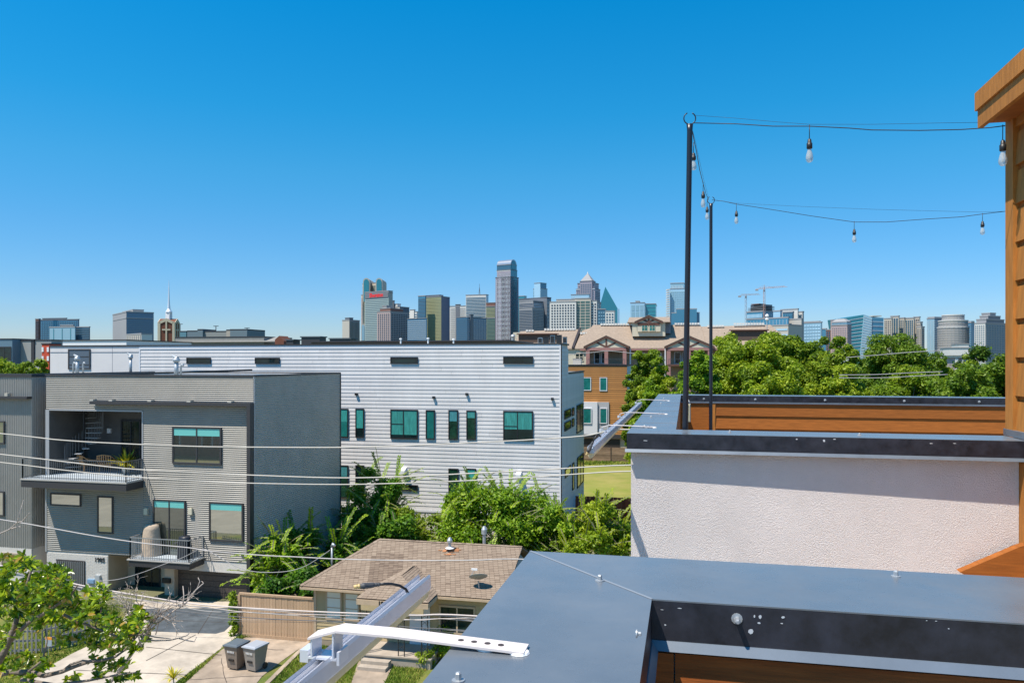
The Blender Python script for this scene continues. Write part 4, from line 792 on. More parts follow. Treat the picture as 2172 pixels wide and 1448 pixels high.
a, b = P(1326, 1118, Z=0), P(1342, 1075, Z=0); fence('board_fence', 'grey weathered fence running away beside the stucco wall', (-2.9, 46, 0), (-3.3, 60.3, 0), 0, 2.0, .15, mat('grey_fence_board', (.25, .21, .17), .9, var=.2, scale=3), post=2.4)
pk = mat('grey_picket', (.30, .28, .26), .7, var=.15, scale=6)
for (a, b, lab) in (((-60, 1392), (84, 1386), 'grey picket fence section behind the magnolia at lower left'), ((88, 1385), (196, 1360), 'short grey picket fence section ending at the driveway curve')):
    p0, p1 = G(*a), G(*b); fence('picket_fence', lab, p0, p1, 0, 1.15, .16, pk, gap=.10, var=0)
# small yard sign
p = G(103, 1392); t = thing('yard_sign', 'small yard sign with orange top standing by the picket fence', 'sign', p)
mb = MB(); mb.box(p.x-.16, p.x+.16, p.y-.01, p.y+.01, .45, .72); mb.build('sign_panel', mat('sign_grey', (.35, .4, .45), .6), t); mb = MB(); mb.box(p.x-.16, p.x+.16, p.y-.012, p.y+.012, .721, .83); mb.build('sign_header', mat('sign_orange', (.8, .3, .04), .6), t); mb = MB(); mb.tube([p+Vector((0, 0, 0)), p+Vector((0, 0, .45))], .012, 5); mb.build('stake', galv, t)
# refuse bins
def bin_(label, px, py, m, ml, rz):
    p = G(px, py, .025); t = thing('refuse_bin', label, 'refuse bin', (p.x, p.y, .025), 'wheeled bins on the tan path'); q = Matrix.Rotation(rz, 3, 'Z'); T = lambda a, b, c_: p+q@Vector((a, b, c_))
    def fr(z0, w0, d0, z1, w1, d1, yo=0): return [T(-w0, -d0+yo, z0), T(w0, -d0+yo, z0), T(w0, d0+yo, z0), T(-w0, d0+yo, z0), T(-w1, -d1+yo, z1), T(w1, -d1+yo, z1), T(w1, d1+yo, z1), T(-w1, d1+yo, z1)]
    mb = MB(); mb.hexa(fr(.06, .23, .26, .62, .28, .33)); mb.hexa(fr(.621, .28, .33, .95, .315, .38)); mb.build('body', m, t)
    mb = MB(); mb.hexa(fr(.951, .345, .41, .985, .345, .41)); mb.build('rim', m, t)
    mb = MB(); mb.hexa(fr(.986, .355, .43, 1.02, .345, .42)); mb.hexa(fr(1.021, .30, .36, 1.05, .25, .30)); mb.build('lid', ml, t)
    mb = MB(); mb.tube([T(-.25, .45, .93), T(.25, .45, .93)], .02, 6); mb.build('handle', m, t)
    for sx in (-1, 1):
        mb = MB(); c_ = T(sx*.25, .25, .13); mb.lathe(c_, [(.12, 0), (.13, .02), (.13, .05), (.1, .06)], 12, axis=q@Vector((sx, 0, 0))); mb.build('wheel', blackm, t)
    mb = MB(); mb.hexa([T(-.12, -.345, .38), T(.12, -.345, .38), T(.12, -.30, .38), T(-.12, -.30, .38), T(-.12, -.36, .46), T(.12, -.36, .46), T(.12, -.30, .46), T(-.12, -.30, .46)]); mb.build('recess', blackm, t)
    mb = MB()
    for k in range(5): x = -.16+k*.07; mb.hexa([T(x, -.372, .72), T(x+.04, -.372, .72), T(x+.04, -.36, .72), T(x, -.36, .72), T(x, -.378, .80), T(x+.04, -.378, .80), T(x+.04, -.37, .80), T(x, -.37, .80)])
    mb.build('marking', mat('marking_white', (.7, .7, .7), .6), t)
bin_('brown grey wheeled bin with dark lid, left of the pair', 502, 1415, mat('bin_brown', (.22, .175, .14), .6), mat('bin_lid_dark', (.12, .14, .16), .3), math.radians(-8))
bin_('grey wheeled bin with pale lid, right of the pair', 542, 1419, mat('bin_grey', (.28, .25, .22), .6), mat('bin_lid_grey', (.38, .40, .44), .35), math.radians(-12))
# ================================================================== SMALL TAN HOUSE
siding_t = mat('tan_lap_siding', (.50, .38, .21), .8, var=.08, scale=4, dirt=.12)
trim_t = mat('tan_trim', (.50, .37, .25), .75, var=.08, scale=4)
shingle_m = mat('brown_shingle', (1, 1, 1), .95, tint=[(0, (.17, .125, .095)), (.45, (.27, .205, .155)), (.8, (.32, .25, .19)), (1, (.40, .32, .255))], spec=.1)
HY0 = 31.5; HF = FRONT(HY0); EZ = 2.72; hx0 = -15.9; hx1 = -7.6; YR = 34.6; RZ2 = 4.06; YB = 38.2
sh = thing('small_house', 'small tan bungalow with brown shingle roof and front porch', 'house', (-11.6, 34.8, 0))
mb = MB(); mb.box(hx0+.03, hx1-.03, HY0+.03, YB-.5, 0, 2.5); mb.build('core_wall', siding_t, sh)
z = .30; b0 = None
while z < 2.45:
    if b0 is None:
        mb = MB(); mb.hexa([HF.p(hx0, z, 0), HF.p(hx1, z, 0), HF.p(hx1, z, .03), HF.p(hx0, z, .03), HF.p(hx0, z+.148, 0), HF.p(hx1, z+.148, 0), HF.p(hx1, z+.148, .008), HF.p(hx0, z+.148, .008)]); b0 = mb.build('siding_board', siding_t, sh)
    else: share(b0, (0, 0, z-.30), sh)
    z += .15
for xs in (hx0, hx1): mb = MB(); HF.box(mb, xs-.06, xs+.06, .0, 2.5, -.06, .045); mb.build('corner_board', trim_t, sh)
mb = MB(); HF.box(mb, hx0, hx1, .0, .295, -.02, .02); mb.build('foundation', mat('foundation_tan', (.36, .28, .2), .9, var=.1, scale=5), sh)
# roof with separate shingles: planes as (origin, u, v, polygon in uv)
def shingles(name, poly, parent, tone=0., cw=.22, ch=.125, thin=.014, patch=None):
    P_ = [Vector(p) for p in poly]; o = P_[0]; u = (P_[1]-P_[0]).normalized(); n = None
    for q in P_[2:]:
        c_ = u.cross(q-o)
        if c_.length > 1e-3: n = c_.normalized(); break
    if n.z < 0: n = -n
    v = n.cross(u)
    if v.z < 0: v = -v
    uv = [((p-o).dot(u), (p-o).dot(v)) for p in P_]; um = [a for a, b in uv]; vm = [b for a, b in uv]
    mb = MB(); mb.extr([p-n*.03 for p in P_], -n*.05, 0); base = mb.build(name, mat('roof_deck_brown', (.16, .12, .09), .95), parent)
    V = []; T = []; rr = 0; vv = 0.
    def xr(vy):
        xs = []
        for (a, b), (c_, d) in zip(uv, uv[1:]+uv[:1]):
            if (b > vy) != (d > vy): xs.append(a+(c_-a)*(vy-b)/(d-b))
        return (min(xs), max(xs)) if len(xs) > 1 else None
    vmax = max(vm)
    while vv < vmax-.02:
        v1 = min(vv+ch, vmax); e0 = xr(min(max(vv, 1e-4), vmax-1e-4)); e1 = xr(min(v1, vmax)-1e-4)
        if e0 and e1:
            x = e0[0]-(cw/2 if rr % 2 else 0)
            while x < e0[1]:
                a, b = x+.004, x+cw-.004
                a0, b0_ = max(a, e0[0]), min(b, e0[1]); a1, b1 = max(a, e1[0]), min(b, e1[1])
                if b0_ > a0:
                    if b1 < a1: a1 = b1 = min(max((a+b)/2, e1[0]), e1[1])
                    t_ = min(1, max(0, .5+tone+R.gauss(0, .12))); lift = thin*R.uniform(.8, 1.4)
                    if patch and patch(o+u*((a+b)/2)+v*vv): t_ = min(1, max(0, .18+R.gauss(0, .12)))
                    V.append([o+u*a0+v*vv+n*lift, o+u*b0_+v*vv+n*lift, o+u*b1+v*v1+n*.003, o+u*a1+v*v1+n*.003]); T.append(t_)
                    V.append([o+u*a0+v*vv-n*.004, o+u*b0_+v*vv-n*.004, o+u*b0_+v*vv+n*lift, o+u*a0+v*vv+n*lift]); T.append(t_*.6)
                x += cw
        vv += ch; rr += 1
    quads('shingle', np.array([[tuple(p) for p in q] for q in V]), np.array(T), shingle_m, base, kind='stuff'); return base
ex0, ex1, ey0 = -16.38, -7.25, 31.0
rl, rr_ = (-14.16, YR, RZ2), (ex1, YR, RZ2)
pc = P(920-38, 1180, Z=3.6)
def redpatch(p): return P_rect(p, 945, 320, 1255, 440)
def proj(p):
    v = Vector(p)-CAM; d = v.dot(fwd); return CX+FPX*v.dot(rgt)/d, HY-FPX*v.z/d
pa = [P(500+x/3.503, 1080+y/3.503, Z=3.75) for x, y in ((1030, 310), (1255, 322), (1180, 440), (945, 432))]
pa = [(p.x, p.y) for p in pa]
def inp(p, poly):
    x, y = p.x, p.y; r = False
    for i in range(len(poly)):
        (a, b), (c_, d) = poly[i], poly[(i+1) % len(poly)]
        if (b > y) != (d > y) and x < (c_-a)*(y-b)/(d-b)+a: r = not r
    return r
shingles('roof', [(ex0, ey0, EZ), (ex1, ey0, EZ), rr_, rl], sh, .0, patch=lambda p: inp(p, pa))
shingles('roof', [(ex0, YB, EZ), (ex0, ey0, EZ), rl], sh, .05)
shingles('roof', [(ex1, YB, EZ), (ex0, YB, EZ), rl, rr_], sh, .05)
mb = MB(); mb.box(ex0, ex1, ey0-.02, ey0+.02, EZ-.14, EZ-.04); mb.box(ex0-.02, ex0+.02, ey0+.02, YB, EZ-.14, EZ-.04); mb.box(ex0+.02, ex1, ey0+.02, HY0+.1, EZ-.14, EZ-.12); mb.build('fascia_board', trim_t, sh)
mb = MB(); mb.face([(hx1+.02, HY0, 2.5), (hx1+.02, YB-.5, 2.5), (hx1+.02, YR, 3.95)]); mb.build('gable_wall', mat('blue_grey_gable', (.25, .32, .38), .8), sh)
# ridge and hip caps
def caps(p0, p1, parent):
    p0, p1 = Vector(p0), Vector(p1); L = (p1-p0).length; k = int(L/.2); mb = MB(); d = (p1-p0)/L; s = d.cross(Vector((0, 0, 1))).normalized()*.10
    for i in range(k):
        a, b = p0+d*(L*i/k), p0+d*(L*(i+1)/k); zz = Vector((0, 0, .03)); e = Vector((0, 0, .012)); t_ = .5+R.gauss(0, .2)
        mb.face([a+s, a+zz+e, b+zz, b+s], t=t_); mb.face([a-s, b-s, b+zz, a+zz+e], t=t_)
    mb.build('ridge_cap', shingle_m, parent, tint=True, kind='stuff')
caps((ex0, ey0, EZ+.01), (rl[0], rl[1], rl[2]), sh); caps(rl, rr_, sh)
# porch
px0, px1, py0 = -13.25, -10.15, 29.9; apx = (-11.75, 32.0, 3.42)
def zr(y): return EZ+(RZ2-EZ)*(y-ey0)/(YR-ey0)
shingles('porch_roof', [(px0, py0, EZ+.02), (px1, py0, EZ+.02), (-11.75, 31.1, 3.42)], sh, .05)
shingles('porch_roof', [(px0, 31.15, EZ+.05), (px0, py0, EZ+.02), (-11.75, 31.1, 3.42), (-11.75, 32.9, 3.44)], sh, .1)
shingles('porch_roof', [(px1, py0, EZ+.02), (px1, 31.15, EZ+.05), (-11.75, 32.9, 3.44), (-11.75, 31.1, 3.42)], sh, -.05)
mb = MB(); mb.box(px0, px1, py0-.02, py0+.03, EZ-.24, EZ-.03); mb.box(px0-.02, px0+.02, py0+.03, 31.4, EZ-.20, EZ-.03); mb.box(px1-.02, px1+.02, py0+.03, 31.4, EZ-.20, EZ-.03); mb.box(px0, px1, py0+.03, HY0-.05, EZ-.2, EZ-.18); mb.build('porch_fascia', trim_t, sh)
PF = FRONT(py0-.02); u, zz = PF.px(815, 1274)
mb = MB(); PF.box(mb, px0+.2, px1-.2, EZ-.46, EZ-.241, -.05, 0); mb.build('porch_beam', siding_t, sh)
text(sh, '1903', PF.p(-12.05, EZ-.135, .012), .25, blackm, bold=.006, name='house_number')
mb = MB(); mb.box(px0+.15, px1+.05, 30.0, HY0, 0, .38); mb.box(px0+.10, px1+.1, 29.95, HY0, .381, .44); mb.build('porch_slab', mat('porch_concrete', (.38, .32, .26), .9, var=.15, scale=3), sh)
for i, (yy, z1) in enumerate(((29.62, .30), (29.30, .16))): mb = MB(); mb.box(-12.95, -11.75, yy, 29.94 if i == 0 else 29.619, 0.0, z1); mb.build('step', MATS['porch_concrete'], sh)
irn = mat('black_iron', (.02, .02, .02), .5)
for xc, mx_ in ((-13.0, 0), (-11.35, 1), (-10.35, 2)):
    mb = MB()
    for dx in (-.13, .13): mb.box(xc+dx-.018, xc+dx+.018, 30.03, 30.06, .44, EZ-.47)
    for k in range(6):
        z0 = .7+k*.27; mb.tube([(xc-.11, 30.045, z0), (xc-.02, 30.045, z0+.09), (xc+.11, 30.045, z0+.18)], .008, 4); mb.tube([(xc+.11, 30.045, z0), (xc+.02, 30.045, z0+.09), (xc-.11, 30.045, z0+.18)], .008, 4)
    mb.build('iron_column', irn, sh)
shade_g = mat('white_window_blind', (.72, .72, .66), .4)
for rr in ((692, 1251, 726, 1313), (731, 1255, 763, 1315)):
    r = HF.rect(*rr); w = HF.window(sh, r, trim_t, shade_g, .07, .03, .075, trans=((0, 1, .42), (0, 1, .75)))
r = HF.rect(850, 1280, 880, 1370); mb = MB(); HF.box(mb, -11.5, -10.6, .44, 2.4, .031, .06); dr = mb.build('front_door', mat('white_corner_board', (0, 0, 0)), sh)
mb = MB(); mb.lathe((-10.7, HY0-.07, 1.4), [(.03, 0), (.03, .05)], 8, axis=(0, -1, 0)); mb.build('handle', galv, dr)
HF.window(sh, (-10.2, -8.6, 1.0, 2.2), trim_t, dark_glass, .08, .03, .08, mull=(.5,))
# roof fittings
def rooft(name, label, cat, px, py, Y, build):
    p = P(px, py, Y=Y); t = thing(name, label, cat, p); build(t, p)
def vent(r, hgt, flash=True):
    def f(t, p):
        mb = MB(); mb.lathe(p-Vector((0, 0, .1)), [(r, 0), (r, hgt*.7), (r*1.8, hgt*.72), (r*1.8, hgt*.95), (r*.8, hgt+.1)], 10); mb.build('pipe', galv, t, smooth=False)
        if flash: mb = MB(); mb.lathe(p+Vector((0, 0, -.04)), [(r*3, 0), (r*1.2, .06)], 10); mb.build('flashing', white_m, t)
    return f
rooft('roof_vent', 'short metal roof vent with rusty flashing near the brown ridge', 'roof vent', 954, 1160, 34.0, vent(.07, .45))
mb = MB(); c_ = P(954, 1160, Y=34.0)
for i in range(26):
    a = R.uniform(0, 6.28); q = R.uniform(.1, .42); x, y = c_.x+math.cos(a)*q*1.1, c_.y+math.sin(a)*q*.8; z = zr(y)+.02; mb.box(x-.08, x+.08, y-.03, y+.03, z, z+.02)
one('leaf_litter', mb, mat('orange_litter', (.55, .26, .12), .95, var=.3, scale=5), 'rusty orange debris piled round the roof vent', 'debris', tuple(c_), kind='stuff')
rooft('roof_vent', 'taller grey flue pipe behind the brown ridge', 'roof vent', 1027, 1158, 35.6, vent(.075, .95, False))
rooft('service_mast', 'grey electrical service mast at the left end of the brown roof', 'mast', 704, 1196, 34.8, lambda t, p: ((lambda m: (m.tube([p-Vector((0, 0, .5)), p+Vector((0, 0, .85))], .05, 8), m.tube([p+Vector((0, 0, .85)), p+Vector((.05, 0, .98)), p+Vector((.17, -.05, .9))], .075, 8), m.build('pipe', galv, t, smooth=True)))(MB())))
# satellite dish
p = P(1016, 1257, Y=31.6); t = thing('satellite_dish', 'grey satellite dish on the brown shingle roof', 'satellite dish', p)
mb = MB(); mb.tube([p+Vector((0, 0, -.05)), p+Vector((0, 0, .25)), p+Vector((-.02, -.05, .52))], .03, 6); mb.tube([p+Vector((.12, .2, 0)), p+Vector((0, 0, .3))], .015, 5); mb.box(p.x-.1, p.x+.1, p.y-.08, p.y+.1, p.z-.07, p.z-.03); mb.build('mast', galv, t)
c_ = p+Vector((-.01, -.08, .62)); ax = Vector((-.15, .55, .82)).normalized(); mb = MB(); q = Vector((0, 0, 1)).rotation_difference(ax).to_matrix(); k = 24
prof = [(.02, 0), (.16, .015), (.30, .055), (.40, .10), (.405, .11), (.30, .075), (.15, .03), (.01, .02)]; b = len(mb.v)
for r_, z_ in prof:
    for j in range(k): an = 2*math.pi*j/k; mb.v.append(tuple(c_+q@Vector((r_*math.cos(an), r_*.8*math.sin(an), z_))))
for i in range(len(prof)-1):
    for j in range(k): j2 = (j+1) % k; mb.f.append((b+i*k+j, b+i*k+j2, b+(i+1)*k+j2, b+(i+1)*k+j)); mb.m.append(0); mb.t.append(.5)
mb.build('reflector', mat('dish_grey', (.30, .29, .26), .5), t, smooth=True)
mb = MB(); e = c_+ax*.34+Vector((-.18, 0, .04)); mb.tube([c_+q@Vector((-.36, 0, .08)), e], .012, 5); mb.build('feed_arm', galv, t); mb = MB(); mb.box(e.x-.12, e.x+.14, e.y-.03, e.y+.03, e.z-.02, e.z+.05); mb.build('feed_horn', white_m, t)
# flood camera on fence
# ================================================================== OVERHEAD CABLES
t = thing('utility_pole', 'wooden utility pole behind the second terrace ending the overhead cables', 'utility pole', (.9, 20.3, 0))
mb = MB(); mb.tube([(.9, 20.3, 0), (.9, 20.3, 10.5)], [.16, .12], 10); mb.build('pole', bark, t, smooth=True); mb = MB(); mb.box(.83, .97, 19.7, 20.9, 10.15, 10.28); mb.build('cross_arm', bark, t)
def cable(name, label, pts, Y, r, m, ext=(-30, .85), bundle=0, sag=None):
    q = [P(x, y, Y=Y) for x, y in pts]; a, b = q[0]-q[1], q[-1]-q[-2]; sl0 = a.z/a.x; sl1 = b.z/b.x
    L = [Vector((ext[0], Y, q[0].z+sl0*(ext[0]-q[0].x)*.9))] if ext[0] is not None and ext[0] < q[0].x else []
    Rr = [Vector((ext[1], Y, min(10.3, q[-1].z)))] if ext[1] is not None and ext[1] > q[-1].x else []
    pl = L+q+Rr; sm = []
    for i in range(len(pl)-1):
        p0 = pl[max(i-1, 0)]; p1 = pl[i]; p2 = pl[i+1]; p3 = pl[min(i+2, len(pl)-1)]
        for s in range(6):
            t_ = s/6; sm.append(.5*((2*p1)+(p2-p0)*t_+(2*p0-5*p1+4*p2-p3)*t_*t_+(3*p1-p0-3*p2+p3)*t_**3))
    sm.append(pl[-1])
    t = thing(name, label, 'cable', tuple(sm[len(sm)//2]), 'overhead cables crossing in front of the houses')
    mb = MB(); mb.tube(sm, r, 6); mb.build('strand', m, t, smooth=True)
    for k in range(bundle):
        ph = R.uniform(0, 6); mb = MB(); mb.tube([s+Vector((0, .03*math.cos(ph+i*.5), -.05*(k+1)+.03*math.sin(ph+i*.35))) for i, s in enumerate(sm)], r*R.uniform(.4, .8), 5); mb.build('strand', m if k % 2 else mat('grey_wire', (.34, .33, .33), .6), t, smooth=True)
    return sm
cable('power_cable', 'topmost pale power cable of the three at balcony height', [(0, 919), (130, 933), (270, 941), (420, 946.5), (540, 948), (720, 948.5), (860, 944.5), (1000, 938.5), (1130, 932), (1240, 924), (1338, 911)], 20, .018, wire_m)
cable('power_cable', 'middle pale power cable just below the balcony railing', [(0, 963), (130, 978), (270, 993.5), (420, 1002), (540, 1007.5), (720, 1013), (860, 1010), (1000, 1003.5), (1150, 996), (1338, 986)], 20.4, .018, wire_m)
cable('power_cable', 'lowest pale power cable of the three at balcony height', [(0, 980), (130, 996), (270, 1010), (420, 1019.5), (540, 1024.5), (720, 1027), (860, 1024), (1000, 1018.5), (1150, 1010), (1338, 999)], 20, .016, wire_m)
cable('power_cable', 'twisted grey service cable crossing over the brown shingle roof', [(0, 1101), (100, 1118), (200, 1136), (300, 1151), (400, 1161), (445, 1168), (555, 1177), (640, 1181), (720, 1185), (860, 1188), (1000, 1187.5), (1130, 1186)], 21, .017, mat('mid_grey_wire', (.45, .42, .40), .6))
cable('telephone_cable', 'thick pale telephone cable bundle in front of driveway and tan fence', [(-100, 1180), (30, 1205), (130, 1231), (200, 1246), (300, 1263), (400, 1278.5), (470, 1285), (540, 1289.5), (640, 1295), (760, 1300), (880, 1304), (1000, 1305)], 21, .021, mat('pale_pinkish_wire', (.58, .50, .46), .6), bundle=3)
cable('telephone_cable', 'thin dark lower telephone cable in front of the garden fence', [(140, 1228), (180, 1247), (300, 1283), (400, 1297), (500, 1307), (600, 1313), (760, 1319), (880, 1330), (1000, 1337)], 21.4, .012, wired_m, ext=(None, .85), bundle=2)
cable('service_drop', 'slack pale service drop curling from grey mast down to the cable line', [(430, 1163), (450, 1172), (500, 1200), (543, 1212), (600, 1212), (640, 1203), (670, 1187), (700, 1166)], 25, .012, mat('grey_wire', (0, 0, 0)), ext=(None, None))
cable('service_drop', 'thin grey service drop from meter box up to the lower balcony corner', [(205, 1232), (250, 1228), (300, 1214), (345, 1197), (385, 1183), (420, 1165)], 30, .014, mat('grey_wire', (0, 0, 0)), ext=(None, None))
for (lab, pts, Y) in (('pale cable sagging across the right hand tree tops', [(1795, 758), (1860, 753), (1930, 747), (2000, 743)], 60), ('upper thin cable across the trees near the far parapet', [(1780, 795), (1860, 794), (1940, 790), (2000, 788)], 50), ('second thin cable across the trees near the far parapet', [(1780, 801), (1870, 801), (1950, 797), (2010, 794)], 50), ('cable in front of beige apartment balconies', [(1205, 752), (1260, 747), (1290, 744), (1340, 749), (1400, 756)], 100)):
    cable('utility_cable', lab, pts, Y, .0005*Y, mat('grey_wire', (0, 0, 0)), ext=(None, None))
# ================================================================== VEGETATION
def leafmat(name, a, b, c_, var=.0, gloss=.5, tr=.4):
    return mat(name, (1, 1, 1), gloss, tint=[(0, a), (.55, b), (1, c_)], trans=tr, spec=.35)
LM = {'bright': leafmat('bright_green_leaf', (.07, .135, .006), (.23, .34, .008), (.45, .52, .03)),
      'mid': leafmat('mid_green_leaf', (.055, .11, .006), (.17, .28, .008), (.36, .44, .03)),
      'dark': leafmat('dark_green_leaf', (.035, .085, .006), (.12, .22, .008), (.27, .37, .03)),
      'fresh': leafmat('fresh_green_leaf', (.055, .14, .006), (.19, .34, .010), (.42, .56, .03)),
      'deep': leafmat('deep_green_leaf', (.03, .10, .008), (.10, .24, .012), (.30, .47, .03))}
def leaves(name, parent, B, n, size, m, tbias=0., up=.35, aspect=.5, shell=(.55, 1.05)):
    B = np.array(B, float); w = B[:, 3]**2; w /= w.sum(); idx = NR.choice(len(B), n, p=w); d = NR.normal(size=(n, 3)); d /= np.linalg.norm(d, axis=1)[:, None]
    rr = NR.uniform(shell[0], shell[1], n)**.7*(1+.25*NR.normal(size=n)*(NR.rand(n) < .35)); c_ = B[idx, :3]+d*(B[idx, 3]*rr)[:, None]*np.array([1, 1, .8])
    c_ += NR.normal(0, size*.4, (n, 3)); c_[:, 2] = np.maximum(c_[:, 2], .05)
    nn = d*.6+np.array([0, 0, up+.15])+NR.normal(0, .5, (n, 3)); nn /= np.linalg.norm(nn, axis=1)[:, None]
    a = np.cross(nn, NR.normal(size=(n, 3))); a /= np.linalg.norm(a, axis=1)[:, None]; b = np.cross(nn, a)
    s = (size*NR.uniform(.6, 1.35, n))[:, None]; V = np.stack([c_-a*s, c_-b*s*aspect+nn*s*.12, c_+a*s, c_+b*s*aspect+nn*s*.12], 1)
    bt = NR.normal(0, .13, len(B))[idx]; T = np.clip(.5+tbias+bt+NR.normal(0, .2, n), 0, 1)
    return quads(name, V, T, m, parent)
def blobs(c_, rad, nb, rs, low=-.3):
    out = []
    while len(out) < nb:
        d = NR.normal(size=3); d /= np.linalg.norm(d)
        if d[2] < low: continue
        q = NR.uniform(.35, 1.08)**.6*(.97+.10*math.sin(d[0]*7+d[2]*5+c_[0])); out.append((c_[0]+d[0]*rad[0]*q, c_[1]+d[1]*rad[1]*q, c_[2]+d[2]*rad[2]*q, rs*NR.uniform(.65, 1.25)))
    return out
def settle(B, top):      # shift the clumps so that the highest one ends at the tree's height
    s = top-sorted(b[2]+.8*b[3] for b in B)[-2]; return [(b[0], b[1], b[2]+s, b[3]) for b in B]
def trunk(t, base, top, r, B, m=bark, k=8, extra=0):
    mb = MB(); base, top = Vector(base), Vector(top); mid = base.lerp(top, .5)+Vector((R.uniform(-.2, .2), R.uniform(-.2, .2), 0))
    mb.tube([base, mid, top], [r, r*.75, r*.5], 8); tr_ = mb.build('trunk', m, t, smooth=True); lb = MB()
    for i in range(min(k, len(B))):
        b = B[i*len(B)//k]; e = Vector(b[:3]); s = base.lerp(top, R.uniform(.5, 1)); md = s.lerp(e, .5)+Vector((0, 0, (e-s).length*.1)); lb.tube([s, md, e], [r*.4, r*.25, r*.08], 5, cap=False)
    lb.build('limb', m, t, smooth=True)
def tree(label, x, y, hgt, rad, n, size, m, nb=34, rs=None, cz=None, tb=0., name='tree', group=None, low=-.35):
    t = thing(name, label, 'tree', (x, y, 0), group); cz = cz or hgt-rad[2]; rs = rs or min(rad)*.34
    B = settle(blobs((x, y, cz), rad, nb, rs, low), hgt); trunk(t, (x, y, 0), (x, y, cz), max(.12, hgt*.02), B, k=10)
    leaves('crown', t, B, n, size, LM[m], tb); return t, B
def at(px, ytop, Y): p = P(px, ytop, Y=Y); return p.x, p.z
grp = 'trees beyond the roof terrace'
TL = [ # label, px, ytop, Y, half width px, crown height m, n, leafsize, mat, tint
 ('pale green tree left of the nearer black pole, against the beige gable', 1372, 742, 96, 38, 6, 13000, .26, 'mid', 0),
 ('tree filling the gap between the orange house and the two black poles', 1398, 762, 80, 52, 7.5, 17000, .24, 'bright', .05),
 ('large light green tree directly right of the farther black pole', 1575, 708, 76, 92, 7, 30000, .24, 'bright', .04),
 ('darker round tree with gaps below the orange crane', 1690, 712, 84, 62, 7, 20000, .26, 'mid', -.03),
 ('olive green tree below the pink gridded tower', 1768, 728, 80, 52, 7, 17000, .25, 'mid', .08),
 ('low bright tree in front of the terrace parapet middle', 1640, 766, 62, 85, 5.5, 20000, .22, 'bright', .0),
 ('low bright tree crown between the two poles behind the parapet', 1475, 748, 70, 48, 6.5, 16000, .23, 'fresh', 0),
 ('yellow green crown just left of centre of the parapet trees', 1775, 775, 66, 60, 5, 15000, .22, 'bright', .08),
 ('big dark dome shaped oak in front of the condo towers', 1908, 708, 120, 98, 8, 34000, .36, 'dark', .05),
 ('dense dark tree at the right beside the brown wall', 2110, 742, 88, 78, 8, 26000, .28, 'dark', .0),
 ('greyish dull tree in front of the cylindrical tower', 2030, 762, 105, 50, 7, 14000, .32, 'mid', -.12),
 ('round lighter tree low at the right by the brown wall', 2050, 782, 72, 66, 5, 17000, .24, 'dark', .12),
 ('low oak crown right of centre behind the thin cables', 1920, 780, 80, 72, 6, 18000, .26, 'mid', .0),
('feathery light tree against the beige roof between pole and crane', 1638, 704, 88, 60, 6.5, 17000, .25, 'bright', .02),
 ('tall olive green tree in front of the pale blue glass block', 1728, 716, 92, 56, 7, 16000, .26, 'mid', .05),
 ('light green tree just right of the farther pole below the dark gable', 1532, 720, 84, 44, 6.5, 13000, .25, 'bright', .06),
 ('small dark tree beside the teal angular tower base', 1838, 748, 128, 28, 6, 7000, .34, 'dark', -.05),
 ('narrow tree touching the orange house corner', 1352, 800, 100, 30, 8, 9000, .28, 'mid', -.05),
 ('bushy tree whose crown shows just above the farther light fixture', 1380, 815, 72, 40, 6, 14000, .2, 'fresh', -.02)]
for lab, px, yt, Y, hw, ch, n, ls, mm, tb_ in TL:
    x, zt = at(px, yt, Y); d = (Vector((x, Y, 0))).dot(fwd); w = hw*d/FPX*1.1
    tree(lab, x, Y, zt, (w, w*.9, ch), int(n*2.5), ls*.56, mm, nb=120, rs=w*.19, cz=max(zt-ch*.86, 2.5), tb=tb_, group=grp)
# tree at left behind the grey houses
for lab, px, yt, Y, hw in (('green tree top at far left in front of the modern grey block', 18, 764, 90, 48), ('small olive tree below the red block', 86, 768, 92, 24), ('low shrub tree between the left block and white building', 58, 772, 88, 22)):
    x, zt = at(px, yt, Y); d = Vector((x, Y, 0)).dot(fwd); w = hw*d/FPX; tree(lab, x, Y, zt, (w, w, 4), 9000, .24, 'mid', nb=24, rs=w*.35, cz=zt-4, tb=.1, group='trees behind the grey house')
# distant trees: one mass of far canopy
B = []
for i in range(420):
    y = 150+NR.rand()*750; u = NR.uniform(-.66, .66); p = fwd*y+rgt*(u*y)
    if 140 < p.y < 200 and -60 < p.x < 60: continue
    r = NR.uniform(5, 9); hh = NR.uniform(5, 9.5)
    for k in range(5): B.append((p.x+NR.uniform(-6, 6), p.y+NR.uniform(-6, 6), hh-2+NR.uniform(-2, 1.5), r*.6))
fm = thing('distant_trees', 'far low mass of dark tree tops reaching to the towers', 'trees', (0, 400, 0)); fm['kind'] = 'stuff'
leaves('canopy', fm, B, 120000, 1.1, LM['dark'], .0, up=.8)['kind'] = 'stuff'
